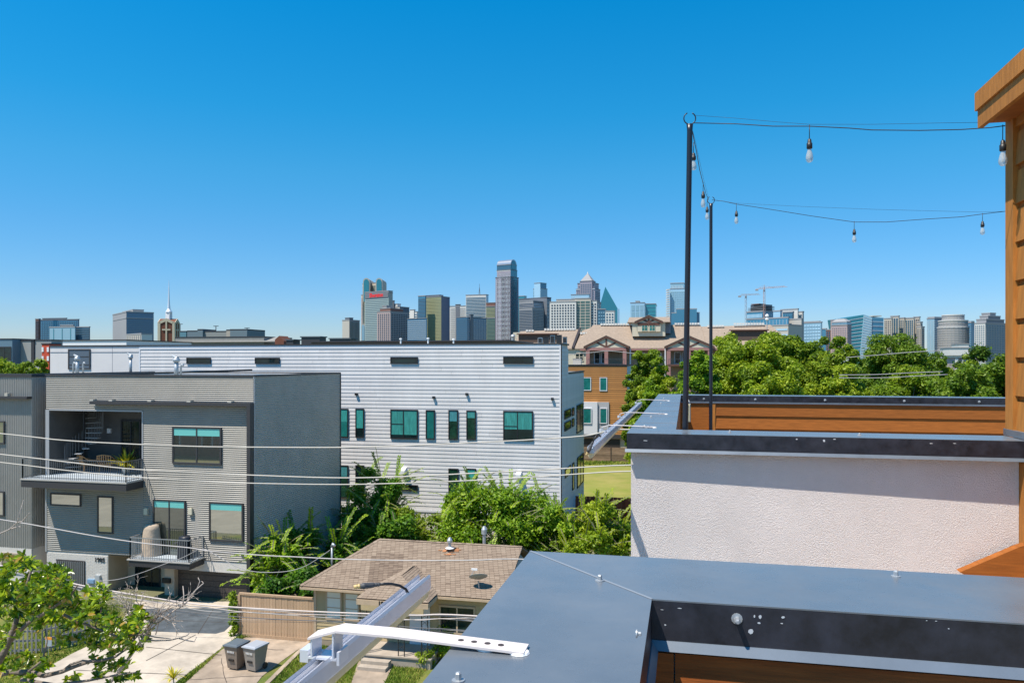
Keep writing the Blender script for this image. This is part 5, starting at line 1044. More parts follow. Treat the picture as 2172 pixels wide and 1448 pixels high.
# leafy shoots: arching stems with two rows of leaves
def shoots(t, B, S, m, leaf, step, tb_=0., stem=bark, droop=.35, name='spray', wide=.45):
    V = []; T = []; mb = MB()
    for (o, d, L) in S:
        o, d = Vector(o), Vector(d).normalized(); pts = []; n = max(4, int(L/step)); side = d.cross(Vector((0, 0, 1))); side = side.normalized() if side.length > .1 else Vector((1, 0, 0)); tt = .5+tb_+R.gauss(0, .15)
        for i in range(n+1):
            q = i/n; pts.append(o+d*(L*q)+Vector((0, 0, -droop*L*q*q*(1-abs(d.z)*.6))))
        mb.tube(pts[::max(1, n//4)], [.02]*len(pts[::max(1, n//4)]), 4, cap=False)
        for i in range(1, n+1):
            a = (pts[i]-pts[i-1]).normalized(); nn = a.cross(side).normalized()
            for s in (-1, 1):
                ld = (side*s*.9+a*R.uniform(.2, .7)+Vector((0, 0, R.uniform(-.35, .15)))).normalized(); w = ld.cross(nn).normalized()*leaf*wide*R.uniform(.7, 1.1); l = leaf*R.uniform(.7, 1.3); p = pts[i]+ld*.01
                V.append([tuple(p), tuple(p+ld*l*.5-w+Vector((0, 0, .01))), tuple(p+ld*l), tuple(p+ld*l*.5+w+Vector((0, 0, .01)))]); T.append(min(1, max(0, tt+R.gauss(0, .12))))
    mb.build('stem', stem, t, kind='stuff'); return quads(name, np.array(V), np.array(T), m, t, kind='stuff')
def shoot_set(B, n, L, upb=.5):
    S = []
    for i in range(n):
        b = B[R.randrange(len(B))]; d = Vector((R.gauss(0, 1), R.gauss(0, 1), R.gauss(upb, .6))); d.normalize(); S.append((Vector(b[:3])+d*b[3]*.5, d, b[3]*.5+L*R.uniform(.5, 1.3)))
    return S
def bushtree(label, px, ytop, Y, hw, depth, ch, n, ls, m, ns, SL, tb_=0, nb=26, mshoot=None, cat='tree', base=None, rsf=.34, upb=.6):
    x, zt = at(px, ytop, Y); d = Vector((x, Y, 0)).dot(fwd); w = hw*d/FPX; t = thing('leafy_tree', label, cat, (x, Y, 0)); zt -= SL*.35
    n = int(n*1.9); ls = ls*.8
    B = blobs((x, Y, zt-ch), (w, depth, ch), int(nb*1.6), w*rsf*.78, -.8); B = settle(B, zt+.15); trunk(t, (x, Y, 0), (x, Y, max(1, zt-ch)), .12, B, k=12)
    leaves('crown', t, B, n, ls, LM[m], tb_, shell=(.3, 1.05)); shoots(t, B, shoot_set(B, ns, SL, upb), LM[mshoot or m], ls*1.25, ls*.9, tb_+.1); return t
bushtree('broad bright green tree in front of the white board building', 1068, 1012, 44.5, 118, 2.2, 2.5, 17000, .13, 'fresh', 170, 1.5, .02, nb=34)
bushtree('left lobe of bright foliage below the small dark upper windows', 978, 1040, 45.5, 48, 1.5, 1.9, 5500, .12, 'fresh', 60, 1.2, .0, nb=16)
bushtree('lighter willowy tree next to the stucco wall corner', 1268, 1056, 42.0, 92, 2.4, 2.6, 16000, .12, 'bright', 210, 1.2, .12, nb=30, upb=1.3)
bushtree('loose branching tree at the grey house corner with long upward shoots', 795, 992, 48.0, 70, 1.8, 3.2, 8500, .15, 'deep', 110, 2.3, .05, nb=22, mshoot='fresh')
bushtree('dark dense tree behind the left end of the brown roof', 800, 1080, 45.0, 84, 1.8, 2.0, 10000, .15, 'deep', 60, 1.1, -.1, nb=24)
bushtree('low yellow green hedge bush below the white building base', 905, 1082, 47.0, 70, 1.3, 1.7, 9500, .12, 'bright', 70, .8, .05, nb=20, cat='bush')
bushtree('dense green bush filling the gap right of the broad tree', 1185, 1075, 43.0, 62, 1.6, 2.0, 8000, .12, 'fresh', 70, 1.0, .0, nb=20)
bushtree('low light bush between the hedge and the broad tree', 965, 1125, 43.5, 60, 1.2, 1.3, 6000, .12, 'bright', 50, .7, .1, nb=20, cat='bush')
bushtree('fern leaved young tree at the grey house wall', 660, 1104, 39.5, 88, 1.6, 2.3, 9500, .14, 'deep', 170, 1.7, .0, nb=20, mshoot='fresh')
bushtree('bright fern leaved sapling overhanging the tan fence', 590, 1140, 36.3, 54, 1.2, 1.8, 4600, .13, 'fresh', 130, 1.4, .1, nb=14, mshoot='fresh')
bushtree('dark thicket behind the tan fence', 628, 1200, 34.2, 78, 1.0, 1.1, 8000, .12, 'deep', 40, .7, -.15, nb=24, cat='bush')
for lab, px, py, w_, hh, mm, n in (('airy grey green shrub by the slatted brick wall window', 128, 1290, .9, 1.5, 'mid', 3500), ('low shrub at the corner of the white brick wall', 205, 1300, .6, .7, 'dark', 2000), ('dark round shrub left of the front yard', 70, 1300, 1.1, 1.3, 'dark', 4000), ('small reddish green shrub by the porch corner', 925, 1402, .6, .9, 'bright', 2200), ('light shrub in front of the bungalow right wall', 955, 1382, .9, 1.5, 'bright', 3200), ('low round shrub at the porch slab', 905, 1412, .5, .6, 'mid', 1500), ('tiny shrub beside the window wall of the bungalow', 738, 1360, .35, .7, 'bright', 800)):
    p = G(px, py); t = thing('shrub', lab, 'shrub', p); B = blobs((p.x, p.y, hh*.55), (w_, w_*.7, hh*.45), 12, w_*.35, -1); leaves('foliage', t, B, n, .05, LM[mm], .1); trunk(t, p, p+Vector((0, 0, hh*.5)), .03, B, k=5)
# vine on the fence post and weeds
p = Vector((fa.x-.25, 31.75, 0)); t = thing('climbing_vine', 'leafy vine climbing the left end of the tan fence', 'vine', p)
B = [(p.x+R.uniform(-.15, .15), p.y-.05, z*.16, .16) for z in range(1, 13)]; leaves('foliage', t, B, 1500, .06, LM['mid'], .15)
mb = MB(); mb.tube([p, p+Vector((.05, 0, .9)), p+Vector((-.05, 0, 1.9))], .02, 5); mb.build('stem', bark, t)
spiky('spiky ornamental grass clump leaning over the driveway edge', *P(368, 1440, Z=1.2), .55, 30, False, ((.10, .18, .03), (.30, .26, .08)))
t = C.objects['spiky_plant.001']; mb = MB(); a = Vector(t.location); mb.tube([(a.x, a.y, 0), (a.x+.04, a.y, a.z*.6), (a.x, a.y, a.z+.02)], [.03, .025, .02], 5); mb.build('stem', barkp, t, smooth=True)
# trees and brick building added out of view for the windows to mirror
for lab, x, y, hh, rr_ in (('added leafy street tree out of view opposite the grey house', -44, -2, 9.5, 3.6), ('second added leafy street tree out of view near the brick building', -36, 3, 7.5, 2.6), ('smaller added street tree out of view at the end of the brick building', -56, 2, 8, 3)):
    tree(lab, x, y, hh, (rr_, rr_, rr_*.8), 7000, .22, 'mid', nb=40, rs=rr_*.3, group='added trees out of view across the street')
t = thing('brick_building', 'added dark brick two storey building out of view across the street', 'building', (-50, -20, 0)); mb = MB(); mb.box(-75, -38, -32, -18, 0, 8.5); mb.build('wall', mat('added_brick', (.24, .12, .09), .9, var=.2, scale=2), t)  # building added only for the windows to mirror
sF = Fr((0, -18, 0), (-1, 0, 0), (0, 1, 0))
for k in range(7):
    for zz in (1.2, 5.0): sF.window(t, (41+k*4.8, 42.6+k*4.8, zz, zz+1.9), white_m, dark_glass, .1, .0, .1)
mb = MB(); mb.box(-75.3, -37.7, -32.3, -17.7, 8.501, 8.9); mb.build('roof_edge', white_m, t)
# ------------------------------------------------------------------ magnolia in the left foreground
mag_m = mat('magnolia_leaf', (1, 1, 1), .22, tint=[(0, (.035, .09, .006)), (.4, (.19, .31, .008)), (.75, (.42, .50, .02)), (.9, (.42, .42, .04)), (1, (.46, .25, .06))], trans=.3, spec=.6)
mg = thing('magnolia_tree', 'glossy leaved magnolia with orange brown buds filling the lower left corner', 'tree', (-13.2, 14.5, 0))
def rosette(V, T, c_, d, L, n=9, tt=.5):
    d = Vector(d).normalized(); u = d.orthogonal().normalized(); v = d.cross(u)
    for i in range(n):
        a = i*2.4+R.uniform(-.3, .3); sp = R.uniform(.45, 1.3); ld = (d*math.cos(sp)+(u*math.cos(a)+v*math.sin(a))*math.sin(sp)).normalized(); w = ld.cross(d+Vector((.01, .02, .01))).normalized()
        nn = w.cross(ld).normalized(); l = L*R.uniform(.75, 1.2); ww = l*.19; p = c_-d*R.uniform(0, L*.3); t_ = min(.88, max(0, tt+R.gauss(0, .2)))
        if R.random() < .045: t_ = .97
        drop = Vector((0, 0, -l*.18)); a1 = p+ld*l*.33; a2 = p+ld*l*.68+drop*.4; e = p+ld*l+drop; f = nn*ww*.35
        V += [[p, a1-w*ww+f, a2-w*ww*.9+f, e], [p, e, a2+w*ww*.9+f, a1+w*ww+f]]; T += [t_]*2
V, T, tips = [], [], []
reg = [((55, 1235), (75, 52), 66), ((10, 1300), (40, 90), 34), ((110, 1290), (62, 58), 50), ((165, 1330), (60, 48), 34), ((225, 1345), (62, 42), 44), ((285, 1335), (38, 45), 26), ((45, 1400), (62, 42), 30), ((210, 1262), (26, 22), 10), ((125, 1215), (28, 24), 10), ((30, 1190), (32, 14), 8), ((245, 1425), (46, 24), 16), ((130, 1330), (50, 30), 12), ((40, 1345), (46, 30), 18), ((180, 1440), (60, 14), 8), ((300, 1308), (26, 20), 8), ((215, 1385), (30, 25), 12), ((95, 1250), (60, 30), 22)]
for (cx, cy), (rx, ry), n in reg:
    for i in range(int(n*1.6)):
        a = R.uniform(0, 6.28); q = math.sqrt(R.random()); px, py = cx+math.cos(a)*rx*q, cy+math.sin(a)*ry*q
        if (25 < px < 195 and 1318 < py < 1400 and R.random() < .75) or (120 < px < 230 and 1385 < py and R.random() < .6): continue
        dd_ = R.uniform(15.2, 18.5); c_ = P(px, py, d=dd_); di = Vector((R.gauss(0, .6), R.gauss(-.3, .5), R.uniform(.4, 1.2)))
        rosette(V, T, c_, di, .172, R.randint(7, 11), .45+R.gauss(0, .12)); tips.append(c_)
V = np.array([[tuple(p) for p in q] for q in V]); quads('foliage', V, np.array(T), mag_m, mg)
for c_ in R.sample(tips, 34):
    mb = MB(); mb.lathe(c_+Vector((0, -.03, .01)), [(.004, 0), (.022, .02), (.026, .045), (.016, .075), (.003, .10)], 8, axis=(R.uniform(-.4, .4), R.uniform(-.5, 0), 1)); mb.build('bud', mat('orange_bud', (.48, .24, .07), .6), mg, smooth=True)
mb = MB(); base = Vector((-14.6, 13.8, 0)); mb.tube([base, Vector((-14.4, 13.9, 2.2)), P(-60, 1460, d=16), P(-20, 1432, d=16.3)], [.24, .2, .16, .13], 10); mb.build('trunk', bark, mg, smooth=True)
def br(pts, r0, r1, m=bark, par=None, d0=16., d1=16.):
    n = len(pts); mb = MB(); q = [P(x, y, d=d0+(d1-d0)*i/(n-1)) for i, (x, y) in enumerate(pts)]; mb.tube(q, [r0+(r1-r0)*i/(n-1) for i in range(n)], 7); return mb.build('branch', m, par, smooth=True)
for pts, a, b, dd0, dd1 in (([(-20, 1432), (20, 1425), (60, 1424), (95, 1432), (130, 1424), (160, 1412), (190, 1402), (215, 1400)], .065, .03, 16.3, 16), ([(130, 1424), (150, 1408), (175, 1400), (200, 1402)], .03, .015, 16.2, 15.8), ([(-20, 1432), (10, 1380), (30, 1330), (45, 1280), (60, 1230), (70, 1195)], .08, .02, 16.3, 16.5),
                     ([(20, 1360), (60, 1320), (110, 1290), (150, 1262), (165, 1240)], .05, .015, 16.4, 16), ([(110, 1290), (150, 1310), (200, 1330), (245, 1348), (300, 1345), (318, 1320)], .035, .012, 16.2, 16.2), ([(215, 1400), (245, 1392), (262, 1380), (290, 1350), (305, 1322)], .03, .012, 16, 16.3), ([(200, 1330), (215, 1295), (210, 1262)], .015, .008, 16.2, 16.2), ([(60, 1424), (90, 1400), (100, 1360), (95, 1330)], .03, .01, 16, 16.4), ([(45, 1440), (120, 1452), (190, 1442), (250, 1430), (290, 1425)], .04, .01, 16, 15.6)):
    br(pts, a, b, bark, mg, dd0, dd1)
bt = thing('bare_tree', 'bare pale twigs of a leafless tree rising beside the magnolia', 'bare tree', (-11.6, 17.8, 0))
br([(120, 1640), (190, 1500), (262, 1410), (305, 1350)], .06, .028, barkp, bt, 17.2, 17.2); bt_base = P(120, 1640, d=17.2)
mb = MB(); mb.tube([Vector((bt_base.x, bt_base.y, 0)), bt_base+Vector((0, 0, .02))], [.13, .092], 8); mb.build('trunk', barkp, bt, smooth=True)
def twig(px, py, ang, L, r, depth, d):
    pts = [(px, py)]; a = ang
    for i in range(5): a += R.gauss(0, .22); px += math.cos(a)*L/5; py -= math.sin(a)*L/5; pts.append((px, py))
    mbq = [P(x, y, d=d+R.uniform(-.03, .03)+i*.05*R.choice((-1, 1))) for i, (x, y) in enumerate(pts)]
    TW.tube(mbq, [r*(1-.12*i) for i in range(6)], 5, cap=False)
    if depth > 0:
        for k in range(R.randint(2, 4)):
            i = R.randint(1, 5); twig(pts[i][0], pts[i][1], a+R.choice((-1, 1))*R.uniform(.25, .8), L*R.uniform(.45, .75), r*.62, depth-1, d+R.uniform(-.3, .3))
for (x, y, a, L, r, dp) in ((305, 1350, 1.2, 70, .022, 3), (305, 1350, 1.7, 75, .02, 3), (300, 1370, 2.0, 80, .018, 3), (310, 1340, .75, 60, .02, 2), (312, 1322, .55, 85, .018, 2), (300, 1330, 1.35, 60, .018, 3), (290, 1330, 1.6, 70, .018, 3)):
    TW = MB(); twig(x, y, a, L, r, dp, 17.2); TW.build('branch', barkp, bt)
for pts in ([(305, 1350), (330, 1325), (352, 1308), (372, 1292), (390, 1284), (402, 1268), (418, 1248), (424, 1232), (420, 1224)], [(402, 1268), (416, 1250), (432, 1236), (428, 1232)], [(388, 1285), (400, 1272), (409, 1264)], [(388, 1284), (390, 1262), (388, 1242)], [(306, 1356), (330, 1358), (360, 1357), (382, 1352), (398, 1346), (404, 1338)], [(380, 1353), (400, 1358), (412, 1360), (417, 1350)], [(306, 1345), (328, 1350), (345, 1352), (362, 1354)]):
    br(pts, .018, .008, barkp, bt, 17.2, 17.4)
t = thing('bare_branch', 'small bare pale twig at the left edge by the white ground floor', 'bare twigs', P(0, 1140, d=15)); 
for pts in ([(-20, 1140), (0, 1131), (20, 1122), (36, 1108), (40, 1095), (50, 1060)], [(36, 1108), (48, 1105), (60, 1090), (63, 1087)], [(20, 1122), (40, 1116), (44, 1117)], [(-20, 1140), (-60, 1300), (-90, 1700)]): br(pts, .014, .006, barkp, t, 15.2, 15)
# ================================================================== BEIGE APARTMENT COMPLEX
AY = 150.; AF = FRONT(AY); AR = FRONT(158.)
rsh = mat('beige_brown_shingle', (.31, .24, .185), .95, var=.16, scale=2.5, dirt=.06)
pinkw = mat('dusty_pink_beam', (.36, .18, .16), .8, var=.06, scale=1); cream = mat('cream_siding', (.62, .55, .42), .85, var=.05, scale=2); brownt = mat('brown_timber', (.13, .06, .045), .8)
ac = thing('apartment_block', 'beige roofed apartment building with timber gables and balconies', 'building', (10, 155, 0))
def ax(px, Y=AY): return FRONT(Y).px(px, 740)[0]
ez = AF.px(1350, 738)[1]; rz = AR.px(1370, 690)[1]; rzl = AR.px(1160, 702)[1]
mb = MB(); mb.box(ax(1085), ax(1690), AY+1.6, 171, 0, ez-.1); mb.build('wall', mat('tan_apartment_wall', (.34, .25, .17), .85, var=.08, scale=1), ac)
def rpoly(name, pts, m=rsh):
    mb = MB(); mb.extr([Vector(p) for p in pts], (0, 0, -.25)); return mb.build(name, m, ac)
y0, y1 = AY, 158
rpoly('roof', [(ax(1085), y0, ez), (ax(1214), y0, ez), (ax(1228, 158), y1, rzl+.3), (ax(1104, 158), y1, rzl)])
rpoly('roof', [(ax(1218), y0, ez), (ax(1500), y0, ez), (ax(1486, 158), y1, rz), (ax(1258, 158), y1, rz+.2)])
rpoly('roof', [(ax(1218), y0-.1, ez-.02), (ax(1258, 158), y1, rz-.2), (ax(1232, 158), y1, rzl-.1)])
rpoly('roof', [(ax(1500)+.02, y0, ez), (ax(1690), y0, ez), (ax(1634, 158), y1, rz-.1), (ax(1487, 158), y1, rz-.35)])
mb = MB(); mb.hexa([(ax(1213), y0-.15, ez-.1), (ax(1218), y0-.15, ez-.1), (ax(1232, 158), y1, rzl+.3), (ax(1228, 158), y1, rzl+.3), (ax(1213), y0-.15, ez+.25), (ax(1218), y0-.15, ez+.25), (ax(1232, 158), y1, rzl+.7), (ax(1228, 158), y1, rzl+.7)]); mb.build('verge_board', mat('dark_verge', (.03, .025, .03), .8), ac)
rb = MB(); rb.box(ax(1088, 158), ax(1634, 158), 158.26, 158.3, ez-1, rzl-.2); rb.build('back_wall', cream, ac)
mb = MB(); mb.box(ax(1230), ax(1690), AY-.1, AY+.05, ez-.45, ez-.12); mb.build('gutter_board', pinkw, ac)
# ridge vents
vm = mat('white_ridge_vent', (.75, .73, .68), .6); rv0 = None
for a, b, yy, zz in ((1116, 1134, 157.6, rzl-.15), (1155, 1220, 157.6, rzl+.1), (1231, 1246, 155.8, ez+2.9), (1274, 1345, 157.7, rz+.05), (1431, 1480, 157.7, rz), (1500, 1532, 157.4, rz-.5), (1556, 1620, 157.5, rz-.15)):
    px = a
    while px < b:
        u = ax(px, yy)
        if rv0 is None: mb = MB(); mb.box(u, u+.42, yy-.3, yy+.1, zz+.05, zz+.42); rv0 = mb.build('ridge_vent', vm, ac); ref = (u, yy, zz)
        else: share(rv0, (u-ref[0], yy-ref[1], zz-ref[2]), ac)
        px += 6
def gable(pa, pb, peak, ypk, yb, Y, name='gable'):
    F = FRONT(Y); u0, u1, up_ = F.px(pa, yb)[0], F.px(pb, yb)[0], F.px(peak, ypk)[0]; zb, zp = F.px(peak, yb)[1], F.px(peak, ypk)[1]; mb = MB()
    mb.extr([F.p(u0+.5, zb, 0), F.p(u1-.5, zb, 0), F.p(up_, zp-.25, 0)], (0, .15, 0)); g_ = mb.build(name, cream, ac)
    mb = MB()
    for (a, b) in (((u0, zb), (up_, zp)), ((up_, zp), (u1, zb))):
        a, b = Vector((a[0], 0, a[1])), Vector((b[0], 0, b[1])); mb.extr([(a.x, Y-.25, a.z-.22), (b.x, Y-.25, b.z-.22), (b.x, Y-.25, b.z+.18), (a.x, Y-.25, a.z+.18)], (0, .24, 0))
    mb.build('barge_board', brownt, g_)
    mb = MB(); mb.extr([(u0, Y-.3, zb+.18), (up_, Y-.3, zp+.2), (up_, Y+7, zp+.2), (u0, Y+3.0, zb+.2)], (0, 0, .08)); mb.extr([(up_, Y-.3, zp+.2), (u1, Y-.3, zb+.18), (u1, Y+3.0, zb+.2), (up_, Y+7, zp+.2)], (0, 0, .08)); mb.build('gable_roof', rsh, g_)
    mb = MB(); mb.box(up_-.16, up_+.16, Y-.06, Y-.005, zb, zp-.4); dx = (u1-u0)*.21; dz = (zp-zb)*.5
    for s in (-1, 1): mb.extr([(up_+s*.16, Y-.05, zb), (up_+s*.16, Y-.05, zb+.35), (up_+s*dx, Y-.05, zb+dz+.15), (up_+s*dx, Y-.05, zb+dz-.2)], (0, .045, 0))
    mb.build('timber', brownt, g_); mb = MB(); mb.box(u0+.6, u1-.6, Y-.08, Y+.1, zb-.55, zb-.01); mb.build('beam', pinkw if name == 'gable' else brownt, g_); return g_, u0, u1, up_, zb
for (pa, pb, pk_) in ((1238, 1335, 1286), (1409, 1516, 1461)):
    g_, u0, u1, up_, zb = gable(pa, pb, pk_, 714, 737, AY-1.4)
    for u in (u0+.8, up_, u1-.9): mb = MB(); mb.box(u-.35, u+.35, AY-1.45, AY-1.0, 0, zb-.56); mb.build('column', pinkw, g_)
    mb = MB(); mb.box(u0+.5, u1-.5, AY-1.5, AY+1.55, ez-3.4, ez-3.1); mb.build('balcony_floor', brownt, g_); railing(g_, [(u0+.8, AY-1.45), (u1-.9, AY-1.45)], ez-3.1, 1.0, rail_m, .3)
    WF2 = FRONT(AY+1.58)
    for uu in (up_-2.7, up_-1.3): WF2.window(g_, (uu, uu+1.25, ez-3.05, ez-.7), mat('white_corner_board', (0, 0, 0)), dark_glass, .16, 0, .08, name='french_door')
WF2 = FRONT(AY+1.58)
cmb = MB(); cmb.box(ax(1205), ax(1243), AY+.3, AY+1.59, 0, ez-.13); cmb.build('wall', cream, ac); FRONT(AY+.3).window(ac, FRONT(AY+.3).rect(1220, 747, 1238, 766), cream, dark_glass, .15, 0, .1, mull=(.5,), trans=((0, 1, .5),))
for rr in ((1385, 748, 1403, 768), (1350, 748, 1368, 766), (1600, 745, 1618, 765)): WF2.window(ac, WF2.rect(*rr), mat('white_corner_board', (0, 0, 0)), dark_glass, .15, 0, .1, mull=(.5,), trans=((0, 1, .5),))
for px in (1337, 1411): u = ax(px); mb = MB(); mb.box(u-.12, u+.12, AY-.2, AY-.05, 0, ez-.1); mb.build('downpipe', mat('white_corner_board', (0, 0, 0)), ac)
# dormer
DF = FRONT(152.5); u0, u1, z0, z1 = DF.rect(1341, 684, 1411, 704); mb = MB(); mb.box(u0, u1, 152.5, 157.5, z0-.8, z1); dm = mb.build('dormer', cream, ac)
mb = MB(); mb.box(u0-1.0, u1+1.0, 152.2, 158.5, z1+.0, z1+.12); mb.hexa([(u0-.9, 152.2, z1+.12), (u1+.9, 152.2, z1+.12), (u1+.9, 158.5, z1+.12), (u0-.9, 158.5, z1+.12), (u0-.8, 156, z1+1.25), (u1+.8, 156, z1+1.25), (u1+.8, 158.4, z1+1.25), (u0-.8, 158.4, z1+1.25)]); mb.build('dormer_roof', rsh, dm)
gable(1346, 1406, 1376, 671, 684, 152.1, 'dormer_gable')
DF2 = FRONT(152.1); r = DF2.rect(1352, 687, 1401, 703); mb = MB(); mb.box(r[0], r[1], 152.1, 152.49, r[2], r[3]+.05); mb.build('window_bay', cream, dm)
for a, b in ((1361, 1374), (1377, 1390)): DF2.window(dm, DF2.rect(a, 687, b, 702), cream, teal_glass, .08, 0.0, .08, mull=(.5,), trans=((0, 1, .5),))
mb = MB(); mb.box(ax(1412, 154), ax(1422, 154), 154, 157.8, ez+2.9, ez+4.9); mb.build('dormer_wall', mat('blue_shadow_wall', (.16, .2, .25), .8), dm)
# recessed equipment decks
for (a, b, c_, d_) in ((1100, 709, 1182, 724), (1550, 701, 1627, 726)):
    F = FRONT(152.5); u0, u1, z0, z1 = F.rect(a, c_ and b, c_, d_); mb = MB(); mb.box(u0, u1, 152.4, 152.5, z0-.8, z1); mb.build('recess_wall', mat('brown_recess', (.10, .065, .05), .8), ac)
    mb = MB(); mb.box(u0-.3, u1+.3, 152.0, 152.6, z1, z1+.18); mb.build('recess_trim', brownt, ac)
for i, (px, w, yt) in enumerate(((1146, 9, 716), (1158, 10, 716), (1172, 9, 711), (1186, 10, 711), (1198, 8, 715))):
    lab = ('small pale condenser leftmost in the apartment roof recess', 'small dark condenser second from left in the roof recess', 'tall blue grey condenser in the middle of the roof recess', 'tall dark condenser right of the middle of the roof recess', 'small condenser rightmost in the apartment roof recess')[i]
    F = FRONT(66.); u0, u1, z0, z1 = F.rect(px-w/2, yt, px+w/2, 725)
    t = thing('air_conditioner', lab, 'air conditioner', ((u0+u1)/2, 56.0, WT2), 'condensers near the roof edge'); F = FRONT(56.); u0, u1, z0, z1 = F.rect(px-w/2, yt, px+w/2, 726)
    mb = MB(); mb.box(u0, u1, 55.9, 56.2, WT-.05, z1); mb.build('casing', (white_m if i == 0 else galv if i % 2 == 0 else trimd), t); mb = MB(); mb.box(u0-.015, u1+.015, 55.88, 56.22, z1+.001, z1+.03); mb.box(u0+.02, u1-.02, 55.88, 55.899, WT+.08, z1-.05); mb.build('grille', blackm, t)
p = P(1088, 715, Y=154); t = thing('roof_vent', 'round turbine vent on the left end of the beige apartment roof', 'roof vent', p); mb = MB(); mb.lathe(p-Vector((0, 0, 1)), [(.35, 0), (.4, .8), (.5, 1.2), (.35, 1.5), (.05, 1.6)], 10); mb.build('turbine', galv, t)
p = P(1627, 675, Y=153); t = thing('antenna_mast', 'thin mast with white antenna balls over the beige roof', 'antenna', (p.x, 153, ez)); mb = MB(); mb.tube([(p.x, 153, ez), p], .08, 6); mb.build('pole', galv, t); mb = MB(); mb.lathe(p-Vector((0, 0, .5)), [(.1, 0), (.35, .25), (.3, .5), (.1, .6), (.35, .9), (.3, 1.15), (.1, 1.3)], 8); mb.build('antenna_ball', white_m, t)
# ================================================================== MODERN BLOCKS AT THE LEFT, CHURCH, GARAGE
LY = 130.; LF = FRONT(LY)
def block(label, parts_, Y, cat='building', name='modern_building', wins=(), wm=dark_glass):
    F = FRONT(Y); xs = [F.px(r[0], r[1])[0] for r in parts_]; t = thing(name, label, cat, (xs[0], Y, 0))
    for i, (x0, y0_, x1, m, dy, dep) in enumerate(parts_):
        f = FRONT(Y+dy); a, b = f.px(x0, y0_)[0], f.px(x1, y0_)[0]; z1 = f.px((x0+x1)/2, y0_)[1]; mb = MB(); mb.box(a, b, Y+dy, Y+dy+dep, 0, z1); w = mb.build('wall', m, t)
        mb = MB(); mb.box(a-.1, b+.1, Y+dy-.1, Y+dy+dep+.1, z1+.002, z1+.0016*Y); mb.build('coping', trimd, t)
    for (rr, dy) in wins: f = FRONT(Y+dy); f.window(t, f.rect(*rr), trimd, wm, .12, .0, .12, mull=(.5,))
    return t
gp = mat('grey_panel', (.30, .31, .30), .8, var=.05, scale=.3); lp = mat('light_panel', (.5, .52, .5), .8); rp_ = mat('red_panel', (.52, .07, .03), .8)
block('pale grey modern block with dark glass beside the red block', [(-60, 720, 26, mat('blue_grey_panel', (.12, .2, .26), .5), -2, 20), (28, 723, 66, gp, 0, 20), (67, 722, 72, trimd, -.4, 3), (74, 722, 109, mat('grey_panel', (0, 0, 0)), -.2, 20)], LY, wins=(((-5, 735, 24, 765), -2), ((30, 731, 40, 765), 0)))
b_ = block('narrow red block with white window edges at far left', [(89, 730, 104, rp_, -1, 3)], LY, wins=())
F = FRONT(LY-1); 
for yy in (736, 755): 
    for xx in (90, 101): r = F.rect(xx-1, yy, xx+3, yy+10); mb = MB(); F.box(mb, r[0], r[1], r[2], r[3], .001, .1); mb.build('window_edge', white_m, b_)
block('white low building strip seen over the white roof left end', [(133, 722.5, 268, white_m, 0, 14)], 90, wins=())
# church
CY = 330.; CF = FRONT(CY); brk_m = mat('red_brown_brick', (.17, .06, .035), .9, var=.15, scale=.5); stone = mat('tan_stone_trim', (.58, .50, .36), .85)
ch = thing('church', 'church tower of brown brick with cross windows and tall white spire', 'church', (CF.px(347, 700)[0], CY, 0))
u0, u1 = CF.px(328, 700)[0], CF.px(366, 700)[0]; zt = CF.px(347, 683)[1]; w = (u1-u0)/2; cx_, cy_ = (u0+u1)/2, CY+w*.8; zw = CF.px(347, 676)[1]
q45 = Matrix.Rotation(math.radians(20), 3, 'Z'); cv = lambda a, b, z: Vector((cx_, cy_, z))+q45@Vector((a, b, 0)); s = w*.78
mb = MB(); mb.hexa([cv(-s, -s, 0), cv(s, -s, 0), cv(s, s, 0), cv(-s, s, 0), cv(-s, -s, zt), cv(s, -s, zt), cv(s, s, zt), cv(-s, s, zt)]); tw = mb.build('tower', brk_m, ch)
for fr_ in (Fr(cv(0, -s, 0), q45@Vector((1, 0, 0)), q45@Vector((0, -1, 0))), Fr(cv(s, 0, 0), q45@Vector((0, 1, 0)), q45@Vector((1, 0, 0))), Fr(cv(-s, 0, 0), q45@Vector((0, -1, 0)), q45@Vector((-1, 0, 0)))):
    mb = MB(); z0 = zt-9
    for a, b in ((-s, -s*.72), (s*.72, s)): fr_.box(mb, a, b, 0, zt, .01, .25)
    mb.extr([fr_.p(-s, zt, .25), fr_.p(0, zt+1.9, .25), fr_.p(s, zt, .25), fr_.p(s*.72, zt-.8, .25), fr_.p(0, zt+.5, .25), fr_.p(-s*.72, zt-.8, .25)], -fr_.n*.25)
    fr_.box(mb, -.35, .35, z0-4, zt+.4, .02, .3); fr_.box(mb, -s*.5, s*.5, zt-4.0, zt-3.3, .03, .31); mb.build('stone_cross', stone, tw)
    mb = MB(); mb.extr([fr_.p(-s, zt, 0), fr_.p(0, zt+1.8, 0), fr_.p(s, zt, 0)], -fr_.n*s*.95); mb.build('gable_cap', brk_m, tw)
zs = CF.px(347, 592)[1]; z1 = CF.px(347, 674)[1]; z2 = CF.px(347, 661)[1]
mb = MB(); mb.box(cx_-1.1, cx_+1.1, cy_-1.1, cy_+1.1, zt+.5, z2); mb.build('belfry', white_m, ch); mb = MB(); mb.lathe((cx_, cy_, z2), [(1.6, 0), (1.5, .3), (.75, 1.6), (.45, 5), (.05, zs-z2)], 8); mb.build('spire', mat('white_spire', (.75, .76, .8), .35, .3), ch)
block('church hall with long grey shingle roof', [(372, 716, 560, mat('grey_shingle_far', (.27, .26, .24), .95, var=.1, scale=1), 0, 20)], 250, name='church_hall'); 
